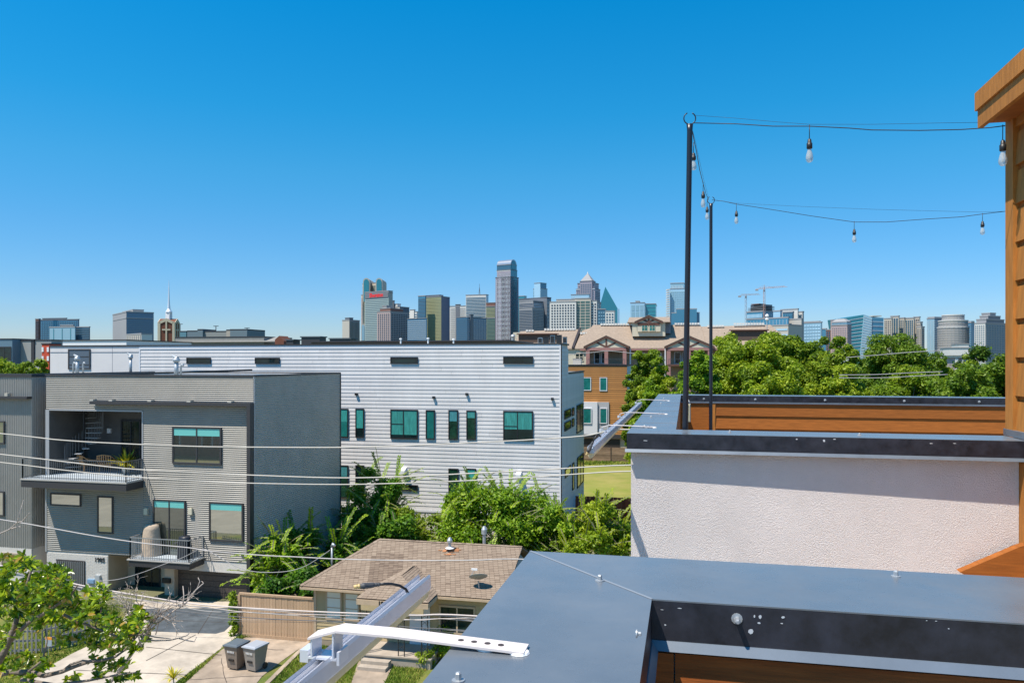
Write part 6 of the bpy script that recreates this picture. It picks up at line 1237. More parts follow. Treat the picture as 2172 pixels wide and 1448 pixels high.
F = FRONT(248.); t = C.objects['church_hall']; mb = MB(); a, b, c_ = F.px(583, 724)[0], F.px(602, 724)[0], F.px(592, 712)[0]; mb.extr([F.p(a, 5), F.p(b, 5), F.p(b, F.px(592, 723)[1]), F.p(c_, F.px(592, 712)[1]), F.p(a, F.px(592, 720)[1])], (0, 6, 0)); mb.build('gable_end', brk_m, t)
mb = MB(); F2 = FRONT(250.); mb.extr([(F2.px(372, 0)[0], 249, F2.px(480, 724)[1]), (F2.px(590, 0)[0], 249, F2.px(480, 724)[1]), (F2.px(583, 0)[0], 258, F2.px(480, 713.5)[1]), (F2.px(372, 0)[0], 258, F2.px(480, 713.5)[1])], (0, 0, -.3)); mb.build('roof', mat('grey_shingle_far', (0, 0, 0)), t)
pgm = mat('garage_blue_grey', (.13, .18, .21), .7)
t = block('long low blue grey parking structure right of the spire', [(369, 704, 395, mat('garage_glass', (.10, .22, .27), .4), 0, 30), (397, 703, 419, pgm, -1, 30), (419, 700, 430, pgm, -2, 20), (431, 704, 480, mat('garage_tan', (.24, .25, .24), .8), 0, 30), (480, 701, 488, mat('garage_tan2', (.38, .34, .29), .8), -1, 30), (488, 700, 524, pgm, -1.5, 30)], 620, name='parking_structure')
for i, (px, py) in enumerate(((382, 688), (458, 692), (524, 696))):
    p = P(px, py, Y=625); tt = thing('light_mast', ('twin arm light mast above the left bay of the parking structure', 'twin arm light mast above the middle of the parking structure', 'twin arm light mast at the right end of the parking structure')[i], 'street lamp', (p.x, 625, 30)); mb = MB(); mb.tube([(p.x, 625, 30), p], .35, 6); mb.build('pole', trimd, tt); mb = MB(); mb.box(p.x-2.4, p.x+2.4, 624.6, 625.4, p.z, p.z+.5); mb.build('lamp_head', trimd, tt)
for lab, rr in (('flat dark rooftop box beyond the white roof middle', (637, 713, 680)), ('small low dark rooftop unit left of the larger rooftop box', (605, 719, 624)), ('low grey rooftop ridge below the beige concrete tower', (697, 717, 745))):
    F = FRONT(200.); a, b = F.px(rr[0], 720)[0], F.px(rr[2], 720)[0]; z = F.px(650, rr[1])[1]; t = thing('rooftop_unit', lab, 'rooftop unit', ((a+b)/2, 200, 0)); mb = MB(); mb.box(a+.3, b-.3, 200, 204, 0, z-.3); mb.build('casing', trimd, t); mb = MB(); mb.box(a, b, 199.8, 204.2, z-.299, z); mb.build('cap', mat('unit_cap', (.09, .11, .13), .6), t)
block('long brown brick parapet strip just above the white roof', [(660, 724.6, 1080, mat('brown_strip', (.20, .11, .06), .9), 0, 12)], 75, name='brick_building')
# ================================================================== SKYLINE TOWERS
col = lambda n, c_, r=.7, **k: mat('tower_'+n, c_, r, **k)
T_ = dict(conc=col('concrete', (.46, .43, .38)), grey=col('grey_concrete', (.30, .30, .31)), dgrey=col('dark_grey', (.15, .165, .19)), pink=col('pinkish_concrete', (.42, .33, .32)), beige=col('beige_stone', (.52, .46, .38)),
          white=col('white_concrete', (.66, .64, .60)), mauve=col('mauve_granite', (.31, .28, .33), .5), navy=col('navy_glass', (.03, .11, .20), .12, spec=.8), blue=col('blue_glass', (.05, .20, .32), .15, spec=.8), teal=col('teal_glass', (.03, .23, .29), .15, spec=.8),  # mauve, navy and dark grey lightened in place of distance haze
          pale=col('pale_glass', (.25, .42, .52), .2, spec=.8), gold=col('gold_olive_glass', (.27, .28, .17), .3), green=col('mint_glass', (.36, .44, .42), .3), win=col('window_dark', (.05, .07, .10), .2), winb=col('window_blue', (.05, .13, .20), .15), wing=col('window_green', (.08, .15, .14), .2),
          line=col('window_line_pale', (.50, .56, .60)), lineg=col('window_line_gold', (.36, .36, .20)), lined=col('window_line_dark', (.06, .10, .14)), brown=col('brown_crown', (.18, .09, .07)), olive=col('olive_glass', (.19, .23, .17), .3), sky=col('sky_glass', (.35, .55, .70), .15, spec=.8))
def tbox(parent, d, phi, x0, xc, x1, yt, mL, mR=None, sL=None, sR=None, yb=None, dep=None, name='body', cap=True):
    c, s = math.cos(phi), math.sin(phi); t0, tc, t1 = (x0-CX)/FPX, (xc-CX)/FPX, (x1-CX)/FPX; cp = CAM+fwd*d+rgt*(tc*d); cp.z = 0
    dl = -rgt*c+fwd*s; dr = rgt*s+fwd*c; a = (tc-t0)*d/(c+t0*s) if xc > x0+.01 else (dep or 20); b = (t1-tc)*d/(s-t1*c) if x1 > xc+.01 else (dep or 20)
    zt = H+(HY-yt)*d/FPX; zb = 0 if yb is None else H+(HY-yb)*d/FPX; K = [cp, cp+dr*b, cp+dr*b+dl*a, cp+dl*a]; mb = MB(); V = lambda p, z: (p.x, p.y, z)
    n = len(mb.v); mb.v += [V(p, zb) for p in K]+[V(p, zt) for p in K]
    for i in range(4): j = (i+1) % 4; mb.f.append((i, j, 4+j, 4+i)); mb.m.append(1 if (i == 0 and mR) else 0); mb.t.append(.5)
    mb.f.append((4, 5, 6, 7)); mb.m.append(0); mb.t.append(.5)
    o = mb.build(name, [mL, mR] if mR else mL, parent)
    if cap and zb == 0:
        mb = MB(); e = .6*d/1700; mb.hexa([V(K[0]-dl*e-dr*e, zt+.01)]+[V(K[1]+dr*e-dl*e, zt+.01), V(K[2]+dr*e+dl*e, zt+.01), V(K[3]+dl*e-dr*e, zt+.01)]+[V(K[0]-dl*e-dr*e, zt+1.2), V(K[1]+dr*e-dl*e, zt+1.2), V(K[2]+dr*e+dl*e, zt+1.2), V(K[3]+dl*e-dr*e, zt+1.2)]); mb.build('roof_edge', T_['grey'] if mL not in (T_['dgrey'], T_['navy'], T_['mauve']) else T_['dgrey'], parent)
    for st, L, u, nrm, wpx in ((sL, a, dl, -dr, xc-x0), (sR, b, dr, -dl, x1-xc)):
        if not st or wpx < 1: continue
        kind, nx_px, ny_px, fx, fy, m = st; f = Fr(cp, u, nrm); mb = MB(); hp = (zt-max(zb, 8))*FPX/d; nx = max(1, round(wpx/nx_px)) if nx_px else 1; ny = max(1, round(hp/ny_px)) if ny_px else 1; zl = max(zb, 8); H_ = zt-zl; mrg = .04 if kind == 'grid' else .0
        for i in range(nx):
            for j in range(ny):
                ua = L*(mrg+(1-2*mrg)*(i+.5-fx/2)/nx); ub = L*(mrg+(1-2*mrg)*(i+.5+fx/2)/nx); za = zl+H_*(.97*(j+.5-fy/2)/ny); zb_ = zl+H_*(.97*(j+.5+fy/2)/ny)
                if kind == 'bands': ua, ub = L*.02, L*.98
                if kind == 'fins': za, zb_ = zl, zt-H_*.03
                f.box(mb, ua, ub, za, zb_, .0, .35)
                if kind == 'fins': break
            if kind == 'bands': break
        mb.build('window_grid', m, parent, kind='stuff')
    return K, zt
TG = 'distant city towers'
def tower(label, d, *boxes, name='tower', phi=35):
    b0 = boxes[0]; p = CAM+fwd*d+rgt*((b0[1]-CX)/FPX*d); p.z = 0; t = thing(name, label, 'tower', p, TG); out = []
    for b in boxes: b = list(b)+[None]*(9-len(b)); out.append(tbox(t, d+(b[8] or 0), math.radians(phi), b[0], b[1], b[2], b[3], b[4], b[5], b[6], b[7]))
    return t, out
g = lambda nx, ny, fx=.6, fy=.55, m='win': ('grid', nx, ny, fx, fy, T_[m])
bn = lambda ny, fy=.5, m='win': ('bands', 0, ny, 1, fy, T_[m])
fn = lambda nx, fx=.5, m='win': ('fins', nx, 0, fx, 1, T_[m])
W_ = T_
tower('short beige concrete block left of the downtown cluster', 1500, (726, 741, 763, 679, W_['conc'], W_['grey'], None, fn(2.6, .4, 'wing')), (732, 741, 749, 674.5, W_['dgrey'], None, None, None, 2))
t, o = tower('grey tower with two arched glass vaults at its top', 1800, (769, 797, 811, 600, W_['beige'], W_['teal'], bn(2.6, .5, 'wing'), None, 0), (766, 769, 772, 626, W_['beige'], None, bn(3, .5, 'pink'), None, 5))
def vault(parent, d, px0, px1, ytop, ybot, m, mf, dep=24, rot=0):
    a = CAM+fwd*d+rgt*((px0-CX)/FPX*d); b = CAM+fwd*d+rgt*((px1-CX)/FPX*d); w = (b-a).length/2; c_ = (a+b)/2; z0 = H+(HY-ybot)*d/FPX; zt = H+(HY-ytop)*d/FPX; zr_ = zt-w; u = (b-a).normalized(); f = fwd; pr = [(w, z0)]+[(w*math.cos(x), zr_+w*math.sin(x)) for x in [math.pi*i/12 for i in range(13)]]+[(-w, z0)]
    mb = MB(); mb.extr([Vector((c_.x, c_.y, 0))+u*x+Vector((0, 0, z)) for x, z in pr], f*dep); o = mb.build('vault', m, parent)
    mb = MB(); mb.extr([Vector((c_.x, c_.y, 0))+u*x*.78+Vector((0, 0, z0+(z-z0)*.95))-f*.6 for x, z in pr], f*.5); mb.build('vault_glass', mf, o)
vault(t, 1790, 770, 784, 589.5, 640, T_['conc'], T_['teal'], 60); vault(t, 1790, 797, 811, 589.5, 640, T_['conc'], T_['teal'], 60); vault(t, 1780, 766.5, 774, 687, 722, T_['conc'], T_['pale'], 30)
t, o = tower('pale green glass slab tower with red script sign', 1600, (774, 824, 833, 621, W_['green'], W_['conc'], bn(4, .3, 'lined')), (774, 824, 833, 617, W_['grey'], W_['conc'], None, None, 1)); K, zt = o[0]
u_ = (K[0]-K[3]).normalized(); nrm = (K[0]-K[1]).normalized(); L = (K[0]-K[3]).length; f = Fr(K[3], u_, nrm); mb = MB(); z1 = H+(HY-619)*1600/FPX; z0 = H+(HY-630)*1600/FPX; f.box(mb, .5, L-.5, z0, z1, .4, .8); mb.build('sign_band', T_['dgrey'], t)
text(t, 'Sheraton', f.p(L*.5, (z0+z1)/2, 1.0), 11.5, mat('red_letters', (.8, .03, .03), .5), rot=(math.pi/2, 0, math.atan2(u_.y, u_.x)), ext=.2, name='sign_lettering', bold=.35, sx=.95)
tower('pink gridded concrete tower with cluttered rooftop', 1450, (800, 828, 866, 661, W_['pink'], W_['grey'], g(4.7, 4.0, .55, .6), g(5.4, 4.0, .7, .5)), (806, 828, 855, 654, W_['brown'], None, None, None, 6), (811, 820, 832, 649, W_['grey'], None, None, None, 12))
tower('grey glass tower with white penthouse right of the green slab', 1650, (824, 848, 868, 651, W_['white'], W_['dgrey'], None, bn(4, .4, 'winb')), (836, 843, 850, 645, W_['white'], None, None, None, 5), (833, 835, 837, 638, W_['dgrey'], None, None, None, 6))
tower('small pale office block between blue and grey towers', 1750, (868, 884, 887, 661, W_['white'], None, bn(5, .4, 'winb')), (869, 878, 881, 657, W_['white'], None, None, None, 2), (887, 893, 898, 668, W_['white'], None, None, None, 4))
tower('low deep blue glass tower with pale floor lines', 1400, (864, 905, 906, 675, W_['navy'], None, bn(4.3, .22, 'line')))
tower('gold green glass tower with navy side and blue left wing', 1550, (887, 902, 904, 628, W_['blue'], None, bn(3, .4, 'lined')), (902, 936, 954, 629, W_['gold'], W_['navy'], bn(3.2, .3, 'lineg'), None, 5), (887, 932, 940, 626, W_['dgrey'], None, None, None, 12), phi=30)
tower('white gridded slab between the gold tower and striped tower', 1750, (954, 989, 991, 649, W_['white'], None, g(2.7, 4.2, .5, .5)), (966, 975, 977, 646, W_['dgrey'], None, None, None, 5), phi=20)
t, o = tower('white striped tower carrying a lattice antenna', 1700, (988, 1031, 1036, 625, W_['white'], W_['pale'], bn(3.2, .5, 'winb')), phi=20); a = CAM+fwd*1705+rgt*((1017-CX)/FPX*1705); z0 = H+(HY-624)*1705/FPX; z1 = H+(HY-602)*1705/FPX
mb = MB(); 
for s in (-1.6, 1.6): mb.tube([(a.x+s, a.y, z0), (a.x, a.y, z0+(z1-z0)*.7)], .35, 4)
mb.tube([(a.x, a.y, z0), (a.x, a.y, z1)], .35, 4); mb.build('antenna', T_['dgrey'], t)
tower('dark navy glass block with pale windows on its right half', 1350, (968, 991, 1032, 673, W_['navy'], W_['navy'], bn(4, .2, 'lined'), g(5.5, 4.4, .7, .22, 'line')), (994, 998, 1004, 667.5, W_['dgrey'], None, None, None, 4), phi=40)
tower('olive glass tower with brown crown beside the vaulted skyscraper', 1650, (1031, 1050, 1052, 650, W_['olive'], None, bn(3, .3, 'lineg')), (1031, 1050, 1052, 642, W_['brown'], None, None, None, 3), phi=20)
tower('dull green low slab in front of the olive tower', 1500, (1033, 1050, 1051, 675, W_['wing'], None, bn(3, .3, 'olive')), phi=20)
t, o = tower('tallest mauve granite skyscraper with barrel vault roof', 1600, (1051, 1083, 1100, 587, W_['mauve'], W_['mauve'], g(3.1, 4.2, .42, .5, 'line'), g(3.5, 4.2, .42, .4, 'lined')), (1054, 1083, 1097, 572, W_['mauve'], W_['teal'], g(3.2, 3, .4, .4, 'line'), None, 0), (1054, 1083, 1096, 561, W_['winb'], W_['teal'], None, None, 1), phi=33)
K, zt = o[2]; dl = (K[3]-K[0]); dr = (K[1]-K[0]); w = dr.length/2; mb = MB(); hv = (561-549)*1600/FPX
mb.extr([K[0]+dr*(.5-.5*math.cos(x))+Vector((0, 0, zt+hv*math.sin(x))) for x in [math.pi*i/14 for i in range(15)]], dl); mb.build('vault', mat('tower_metal_vault', (.42, .44, .48), .3, .6), t)
tb_ = MB(); ff = Fr(K[0], dr.normalized(), -dl.normalized()); tb_.extr([K[0]-dl.normalized()*.5+dr*(.5-.42*math.cos(x))+Vector((0, 0, zt-8+(hv+6)*math.sin(x))) for x in [math.pi*i/14 for i in range(15)]], dl.normalized()*.4); tb_.build('arched_window', T_['teal'], t)
mb = MB(); f = Fr(K[0], dl.normalized(), -dr.normalized()); zz = H+(HY-573)*1600/FPX; f.box(mb, 0, dl.length, zz-1, zz+1, .4, .9); mb.build('cornice', T_['white'], t)
tower('small teal roof box right of the vaulted skyscraper', 1900, (1100, 1112, 1117, 628, W_['teal'], None, None), phi=25)
tower('broad grey banded twin block right of the vaulted skyscraper', 1500, (1101, 1160, 1169, 631, W_['dgrey'], W_['dgrey'], None, bn(3, .3, 'line'), 20), (1101, 1131, 1154, 638, W_['grey'], W_['dgrey'], bn(3.4, .45, 'win'), bn(3.4, .35, 'line'), 0), (1101, 1129, 1153, 653, W_['grey'], W_['grey'], bn(3.4, .5, 'win'), g(3, 3.4, .5, .5), -12), phi=38)
tower('slim pale teal glass tower with stepped top', 1950, (1131, 1147, 1161, 612, W_['pale'], W_['pale'], bn(4, .15, 'lined'), None), (1133, 1146, 1159, 600, W_['sky'], W_['blue'], None, None, 0), phi=42)
t, o = tower('wide white gridded block with green glass centre bays', 1300, (1166, 1222, 1224, 640, W_['white'], None, g(6.1, 6, .55, .55)), (1180, 1222, 1224, 635, W_['conc'], None, None, None, 10), (1219, 1253, 1254, 633, W_['beige'], None, g(11, 6.2, .85, .62, 'wing'), None, -1), (1253, 1266, 1275, 638, W_['white'], W_['grey'], g(6, 6, .55, .55), g(4, 6, .5, .5), 1), phi=14)
tower('light blue glass box rising behind the white gridded block', 1500, (1211, 1249, 1251, 624.5, W_['sky'], None, bn(5, .1, 'line')), phi=15)
t, o = tower('dark granite tower with stone pyramid roof', 1650, (1222, 1262, 1273, 612, W_['mauve'], W_['mauve'], g(3.6, 3.6, .5, .5, 'winb'), g(3, 3.6, .5, .5, 'lined')), (1225, 1260, 1270, 600, W_['mauve'], None, g(5, 4, .5, .5, 'winb'), None, 3), (1230, 1256, 1263, 596, W_['mauve'], None, g(4, 4, .5, .5, 'winb'), None, 1), phi=25)
K, zt = o[2]; ap_ = (K[0]+K[2])/2; zp = H+(HY-577)*1650/FPX; mb = MB(); B4 = [Vector((k.x, k.y, zt)) for k in K]; A = Vector((ap_.x, ap_.y, zp))
for i in range(4): mb.face([B4[i], B4[(i+1) % 4], A])
mb.build('pyramid_roof', T_['grey'], t); mb = MB(); mb.lathe((A.x, A.y, A.z-2), [(1.6, 0), (.1, 5)], 6); mb.build('finial', T_['white'], t)
K, zt = o[0]; mb = MB(); f = Fr(K[0], (K[3]-K[0]), (K[0]-K[1])); f.box(mb, 0, (K[3]-K[0]).length, zt-1.5, zt, .4, 1.); mb.build('cornice', T_['line'], t)
# prism tower
d = 1600; Q = lambda px, py, dd_=0: CAM+fwd*(d+dd_)+rgt*((px-CX)/FPX*(d+dd_))+Vector((0, 0, (HY-py)/FPX*(d+dd_)))
t = thing('tower', 'teal glass prism tower with sharply pointed sloping top', 'tower', Q(1290, 765+1), TG); mb = MB(); zb = 0
pts = [Q(1270, 655), Q(1284, 608), Q(1310, 654)]; bk = [Q(1290, 655, 40), Q(1286, 612, 22), Q(1304, 654, 40)]
mb.face([pts[0], pts[2], pts[1]]); mb.face([pts[2], bk[2], pts[1]]); mb.face([pts[0], pts[1], bk[0]]); mb.face([bk[2], bk[0], pts[1]])
low = [Vector((p.x, p.y, 0)) for p in (pts[0], pts[2], bk[2], bk[0])]; hi = [pts[0], pts[2], bk[2], bk[0]]
for i in range(4): j = (i+1) % 4; mb.face([low[i], low[j], hi[j], hi[i]])
mb.build('glass_prism', T_['teal'], t); o2 = Q(1311, 655, 3); mb = MB(); a, b = Q(1309.5, 655, -1), Q(1314, 655, -1); mb.extr([(a.x, a.y, 0), (b.x, b.y, 0), (b.x, b.y, b.z), (a.x, a.y, a.z)], fwd*20); mb.build('glass_fin', T_['sky'], t)
tower('small white gridded block in front of the prism tower', 1250, (1284, 1303, 1305, 660, W_['white'], None, g(6, 6, .55, .55, 'winb')), (1268, 1284, 1286, 656, W_['winb'], None, g(6, 7, .6, .3, 'pale'), None, 5), phi=14)
tower('pale glass block with white frames beside a teal glass half', 1500, (1337, 1367, 1369, 642, W_['sky'], None, g(9, 15, .75, .85, 'pale')), (1369, 1391, 1393, 644.5, W_['teal'], None, bn(8, .1, 'blue'), None, 2), (1348, 1356, 1358, 639, W_['beige'], None, None, None, 8), phi=12)
t, o = tower('tall pale glass condominium tower behind the nearer black pole', 1500, (1421, 1455, 1457, 612, W_['sky'], None, g(4, 5, .8, .7, 'pale')), (1422, 1450, 1452, 600.5, W_['pale'], None, fn(3, .3, 'line'), None, 6), phi=18)
for x0, x1 in ((1415.5, 1421), (1457, 1462.5)):
    mb = MB()
    for k in range(22):
        y = 613+k*5; a, b = Q(x0, y, -100), Q(x1, y, -100); mb.extr([a, b, b-Vector((0, 0, 2.2)), a-Vector((0, 0, 2.2))], fwd*14)
    mb.build('balcony_stack', T_['white'], t, kind='stuff')
tower('stepped blue glass office block behind the beige roof ridge', 1000, (1425, 1482, 1484, 668, W_['blue'], None, bn(5, .15, 'line')), (1435, 1476, 1478, 661, W_['blue'], None, bn(5, .15, 'lined'), None, 4), phi=12)
# construction tower and cranes
t, o = tower('unfinished tower with open concrete floors under two cranes', 900, (1583, 1618, 1643, 661, W_['blue'], W_['blue'], g(3, 10, .8, .8, 'sky'), g(5, 6, .6, .5, 'pale')), phi=55)
for k in range(5):
    y = 648.5+k*3.0; tbox(t, 902, math.radians(55), 1586 if k else 1592, 1618, 1643, y, T_['dgrey'], None, None, None, y+1.1, name='floor_slab', cap=False)
tbox(t, 906, math.radians(55), 1593, 1610, 1624, 643.5, T_['brown'], None, None, None, 645, name='floor_slab', cap=False); tbox(t, 908, math.radians(55), 1592, 1617, 1638, 645, T_['win'], None, None, None, 662, name='dark_core', cap=False)
def crane(label, px, ytop, yb, j0, j1, jy, m, d=880, yj1=None):
    Qc = lambda x, y: CAM+fwd*d+rgt*((x-CX)/FPX*d)+Vector((0, 0, (HY-y)/FPX*d)); p = Qc(px, yb); t = thing('tower_crane', label, 'crane', (p.x, p.y, 0), 'cranes over the unfinished tower'); top = Qc(px, ytop)
    mb = MB(); w = .85
    for a, b in ((-w, -w), (w, -w), (w, w), (-w, w)): mb.tube([(p.x+a, p.y+b, 0), (p.x+a, p.y+b, Qc(px, jy).z)], .17, 4)
    z = 10; k = 0
    while z < Qc(px, jy).z-2: s = 1 if k % 2 else -1; mb.tube([(p.x-w*s, p.y-w, z), (p.x+w*s, p.y-w, z+2.4)], .13, 4, cap=False); z += 2.4; k += 1
    mb.build('mast', m, t); mb = MB(); a, b = Qc(j0, jy), Qc(j1, yj1 or jy); mb.tube([a, b], .2, 4); up_ = Vector((0, 0, 1.6)); mb.tube([a.lerp(b, .12)+up_, a.lerp(b, .93)+up_*.6], .13, 4)
    for i in range(26): q = .12+.8*i/26; s = up_*(1 if i % 2 else 0); s2 = up_*(0 if i % 2 else 1); mb.tube([a.lerp(b, q)+s, a.lerp(b, q+.03)+s2], .12, 3, cap=False)
    mb.build('jib', m, t); mb = MB(); mb.tube([Qc(px, jy), top], [.6, .2], 4); mb.tube([top, a.lerp(b, .03)], .1, 3); mb.tube([top, a.lerp(b, .6)], .1, 3); mb.build('cat_head', m, t)
    mb = MB(); c_ = a.lerp(b, .05); mb.box(c_.x-1.6, c_.x+1.6, c_.y-.8, c_.y+.8, c_.z-1.8, c_.z-.3); mb.build('counterweight', T_['grey'], t); c_ = Qc(px, jy+3); mb = MB(); mb.box(c_.x-.9, c_.x+.9, c_.y-1.6, c_.y-.9, c_.z-1, c_.z+1); mb.build('cab', T_['dgrey'], t)
crane('shorter grey tower crane left of the unfinished tower', 1582, 624, 690, 1566.5, 1613, 627, mat('crane_grey', (.36, .36, .40), .6), yj1=624.5); crane('taller orange red tower crane over the unfinished tower', 1621, 604.5, 672, 1602, 1670, 613.5, mat('crane_orange', (.50, .32, .26), .6), yj1=608)
tower('white stone and blue glass hospital complex below the cranes', 820, (1583, 1672, 1674, 674, W_['blue'], None, fn(7, .08, 'line')), (1640, 1655, 1659, 660, W_['sky'], None, None, None, 22), (1656, 1692, 1694, 656, W_['white'], None, None, None, 18), (1660, 1681, 1684, 662, W_['winb'], None, g(4, 6, .7, .7, 'blue'), None, 12), (1692, 1702, 1705, 662, W_['white'], W_['grey'], g(4, 5, .6, .6, 'winb'), None, 20), (1650, 1700, 1702, 677, W_['conc'], None, None, None, -6), (1600, 1672, 1700, 690, W_['conc'], None, bn(12, .3, 'sky'), None, -30), name='office_complex', phi=52)
tower('pale blue glass block with rooftop trees right of the hospital', 900, (1704, 1742, 1744, 684, W_['pale'], None, g(6, 7, .85, .7, 'sky')), (1706, 1738, 1740, 682.5, W_['beige'], None, None, None, 8), phi=52)
tower('small blue and brown block left of the pink tower', 950, (1743, 1752, 1754, 698, W_['blue'], None, None), (1752, 1762, 1764, 700, W_['brown'], None, g(4, 5, .6, .6, 'winb'), None, -5), phi=52)
t, o = tower('pink gridded tower with grey hipped roof', 900, (1763, 1797, 1806, 690, W_['pink'], W_['pink'], g(4.4, 4.8, .5, .5, 'mauve'), g(3.5, 4.8, .5, .5, 'mauve')), (1764, 1796, 1805, 683.5, W_['pale'], None, fn(3, .6, 'winb'), None, 2), (1762, 1778, 1781, 679, W_['pink'], None, None, None, 25), phi=52)
K, zt = o[1]; A0, A1 = (K[0]*.7+K[2]*.3), (K[0]*.3+K[2]*.7); mb = MB(); B4 = [Vector((k.x, k.y, zt+1.2)) for k in K]; T4 = [Vector(((k.x+ap.x)/2, (k.y+ap.y)/2, zt+4.5)) for k, ap in ((k, (K[0]+K[2])/2) for k in K)]; mb.hexa(B4+T4); mb.build('hipped_roof', T_['grey'], t)
# angular teal tower
d = 980; t = thing('tower', 'angular teal glass tower with slanted roof and leaning folds', 'tower', Q(1830, 765), TG); QQ = lambda x, y, q=0: Q(x, y, q)
def solid(name, m, top, bot, back=45, lines=None):
    mb = MB(); n = len(top); tp = top+[p+fwd*back for p in reversed(top)]; bt_ = [Vector((p.x, p.y, 0)) for p in bot]+[Vector((p.x, p.y, 0))+fwd*back for p in reversed(bot)]; k = len(tp)
    for i in range(k): j = (i+1) % k; mb.face([bt_[i], bt_[j], tp[j], tp[i]])
    mb.face(tp); o = mb.build(name, m, t)
    if lines:
        mb = MB(); a0, a1, b0_, b1_ = bt_[0], bt_[n-1], tp[0], tp[n-1]
        for i in range(1, lines):
            q = i/lines; a, b = a0.lerp(b0_, q), a1.lerp(b1_, q); mb.extr([a-fwd*.3, b-fwd*.3, b-fwd*.3+Vector((0, 0, .7)), a-fwd*.3+Vector((0, 0, .7))], fwd*.3)
        mb.build('floor_line', T_['line'], o, kind='stuff')
solid('glass_wing', T_['teal'], [Q(1786, 675), Q(1833, 667)], [Q(1803, 750), Q(1822, 750)], 45, 16)
solid('glass_fold', T_['pale'], [Q(1833.2, 667, -2), Q(1850, 673, -4)], [Q(1822.2, 750, -2), Q(1846, 750, -4)], 45, 22)
solid('glass_wing', T_['blue'], [Q(1850.2, 673, -3), Q(1874, 674, -3)], [Q(1846.2, 750, -3), Q(1874, 750, -3)], 45, 12)
mb = MB(); a, b = Q(1851, 671, 2), Q(1870, 671, 2); mb.extr([a, b, b+Vector((0, 0, 1.2)), a+Vector((0, 0, 1.2))], fwd*20); mb.build('roof_screen', T_['beige'], t)
tower('beige stone condominium with stepped bays, left of its twin', 880, (1875, 1891, 1893, 676, W_['beige'], None, g(4, 4.6, .5, .55, 'win')), (1889, 1906, 1908, 671, W_['beige'], None, g(5, 4.6, .7, .7, 'winb'), None, 4), (1904, 1918, 1920, 675, W_['beige'], None, g(4, 4.6, .6, .6, 'winb'), None, 8), phi=60)
tower('beige stone condominium with stepped bays, right twin', 880, (1920, 1938, 1940, 675, W_['beige'], None, g(4.5, 4.6, .7, .65, 'winb')), (1938, 1950, 1952, 673, W_['beige'], None, g(4.5, 4.6, .6, .6, 'win'), None, 6), (1944, 1952, 1957, 684, W_['beige'], W_['conc'], g(3, 4.6, .5, .6), g(3, 4.6, .5, .6), -4), (1944, 1954, 1961, 694, W_['beige'], W_['conc'], g(3, 4.6, .5, .6), g(3, 4.6, .5, .6), -9), phi=62)
tower('dark blue banded glass tower left of the cylinder tower', 950, (1966, 1982, 2002, 676, W_['pale'], W_['navy'], fn(3, .2, 'line'), bn(4, .35, 'line')), (1968, 1982, 1998, 673.5, W_['white'], None, None, None, 6), phi=62)
def cyl(label, px0, px1, tiers, d, m, nw, wm):
    Qc = lambda x, y: CAM+fwd*d+rgt*((x-CX)/FPX*d)+Vector((0, 0, (HY-y)/FPX*d)); c_ = Qc((px0+px1)/2, 765); t = thing('tower', label, 'tower', (c_.x, c_.y, 0), TG); z0 = 0
    for hw, yt in tiers:
        r = hw*d/FPX; z1 = Qc(0, yt).z; mb = MB(); mb.lathe((c_.x, c_.y, z0), [(r, 0), (r, z1-z0)], 24); mb.build('body', m, t); mb = MB(); ny = max(1, int((z1-max(z0, 8))/2.7))
        for i in range(nw):
            a = 6.283*i/nw; f = Fr((c_.x+math.cos(a)*r*.985, c_.y+math.sin(a)*r*.985, 0), (-math.sin(a), math.cos(a), 0), (math.cos(a), math.sin(a), 0))
            for j in range(ny): zz = max(z0, 8)+j*2.7; f.box(mb, -r*.11, r*.11, zz+.5, zz+1.9, 0, r*.03)
        mb.build('window_grid', wm, t, kind='stuff'); mb = MB(); mb.lathe((c_.x, c_.y, z1-.8), [(r*1.04, 0), (r*1.04, 1.0)], 24); mb.build('cornice', T_['white'], t); z0 = z1
    return t, c_, z0
cyl('round stone cylinder tower with crenellated crown', 1992, 2051, [(29.5, 694), (27.5, 680), (21, 668)], 900, T_['conc'], 26, T_['grey'])
tower('narrow blue glass tower between the round and grey classical towers', 950, (2050, 2060, 2067, 685, W_['blue'], W_['blue'], bn(4, .2, 'line'), None), (2052, 2060, 2066, 682.5, W_['white'], None, None, None, 4), phi=62)
t, o = tower('pale grey classical tower with chamfered mansard crown', 860, (2067, 2090, 2137, 686, W_['white'], W_['grey'], g(5, 5, .5, .55, 'winb'), g(6, 5, .5, .55, 'winb')), (2071, 2092, 2130, 678, W_['grey'], W_['dgrey'], None, None, 3), (2078, 2096, 2122, 671, W_['grey'], W_['dgrey'], g(6, 4, .4, .5), None, 8), (2082, 2100, 2112, 665, W_['grey'], None, None, None, 14), phi=62)
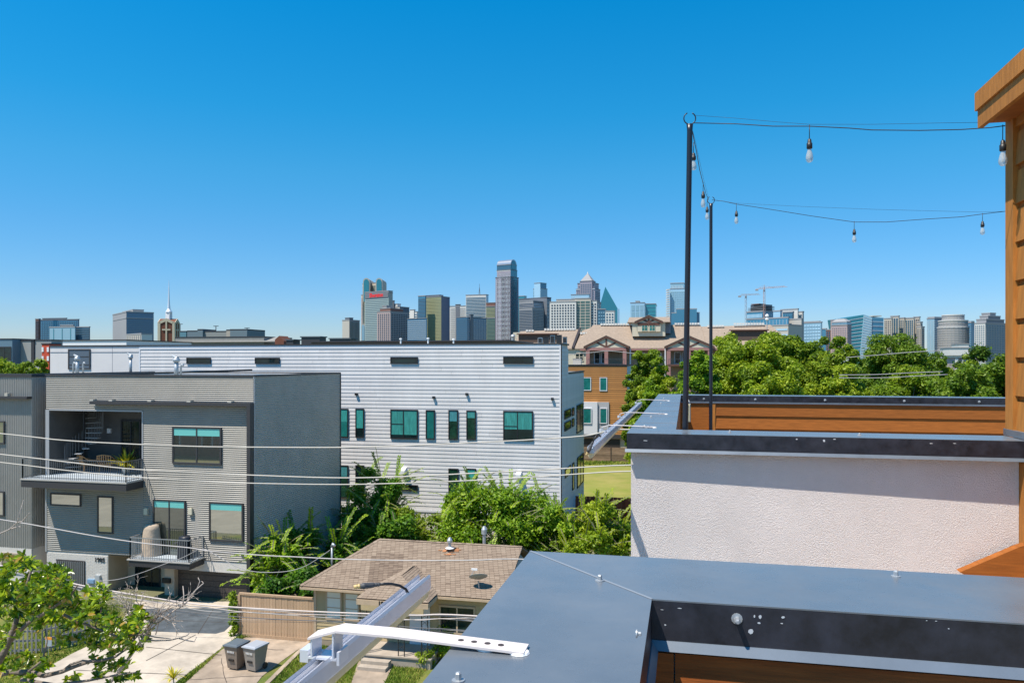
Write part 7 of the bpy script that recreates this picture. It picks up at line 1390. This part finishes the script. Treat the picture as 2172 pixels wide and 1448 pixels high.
# left skyline
tower('dark blue glass office with red brown edge at far left', 1100, (75, 82, 86, 677, W_['brown'], None, bn(3, .4, 'win')), (84, 166, 168, 678, W_['navy'], None, g(4, 4, .6, .5, 'blue'), None, 4), (90, 140, 142, 675.5, W_['dgrey'], None, None, None, 10), phi=14)
tower('lower pale teal glass block in front of the dark blue office', 1000, (105, 159, 161, 694, W_['pale'], None, fn(17, .06, 'teal')), (159, 189, 191, 694, W_['winb'], None, bn(5, .3, 'lined'), None, 2), (128, 155, 157, 690, W_['conc'], None, None, None, 8), phi=14)
t, o = tower('dark teal glass tower with notched sides left of the spire', 1000, (240, 268, 325, 675, W_['grey'], W_['navy'], None, bn(4.5, .3, 'blue')), (239, 268, 326, 662, W_['grey'], W_['navy'], None, bn(4.5, .3, 'blue'), 3), (260, 282, 305, 657.5, W_['conc'], None, None, None, 25), phi=52)
tower('pale concrete base block under the notched teal tower', 700, (268, 300, 323, 709, W_['conc'], W_['white'], fn(4, .3, 'grey')), name='podium', phi=45)
# classical pavilion among the right hand trees
PFx = FRONT(230.); t = thing('pavilion', 'cream classical building with white columns among the right hand trees', 'building', (PFx.px(2045, 760)[0], 230, 0)); u0, u1, z0, z1 = PFx.rect(2027, 752, 2066, 776)
mb = MB(); mb.box(u0+.4, u1-.4, 230.6, 240, 0, z1-.8); mb.build('wall', T_['pink'], t); mb = MB(); mb.box(u0, u1, 229.8, 240, z1-.8, z1-.2); mb.box(u0-.4, u1+.4, 229.4, 240.3, z1-.199, z1+.2); mb.build('entablature', T_['white'], t)
for q in (.08, .42, .62, .92): u = u0+(u1-u0)*q; mb = MB(); mb.lathe((u, 230.2, 0), [(.45, 0), (.4, z1-.9)], 10); mb.build('column', T_['white'], t)
for lab, px, yt, w, Y in (('low white flat roof building in front of the cylinder tower', 2035, 738, 44, 420), ('small white rooftop block left of the pavilion', 2045, 730, 20, 500), ('small white dome house below the teal tower', 1803, 742, 16, 300)):
    F = FRONT(Y); u0, u1 = F.px(px-w/2, yt)[0], F.px(px+w/2, yt)[0]; z1 = F.px(px, yt)[1]; t = thing('low_building', lab, 'building', ((u0+u1)/2, Y, 0)); mb = MB(); mb.box(u0, u1, Y, Y+14, 0, z1); mb.build('wall', T_['white'], t); mb = MB(); mb.box(u0-.3, u1+.3, Y-.3, Y+14.3, z1+.001, z1+.5); mb.build('roof', T_['grey'], t)
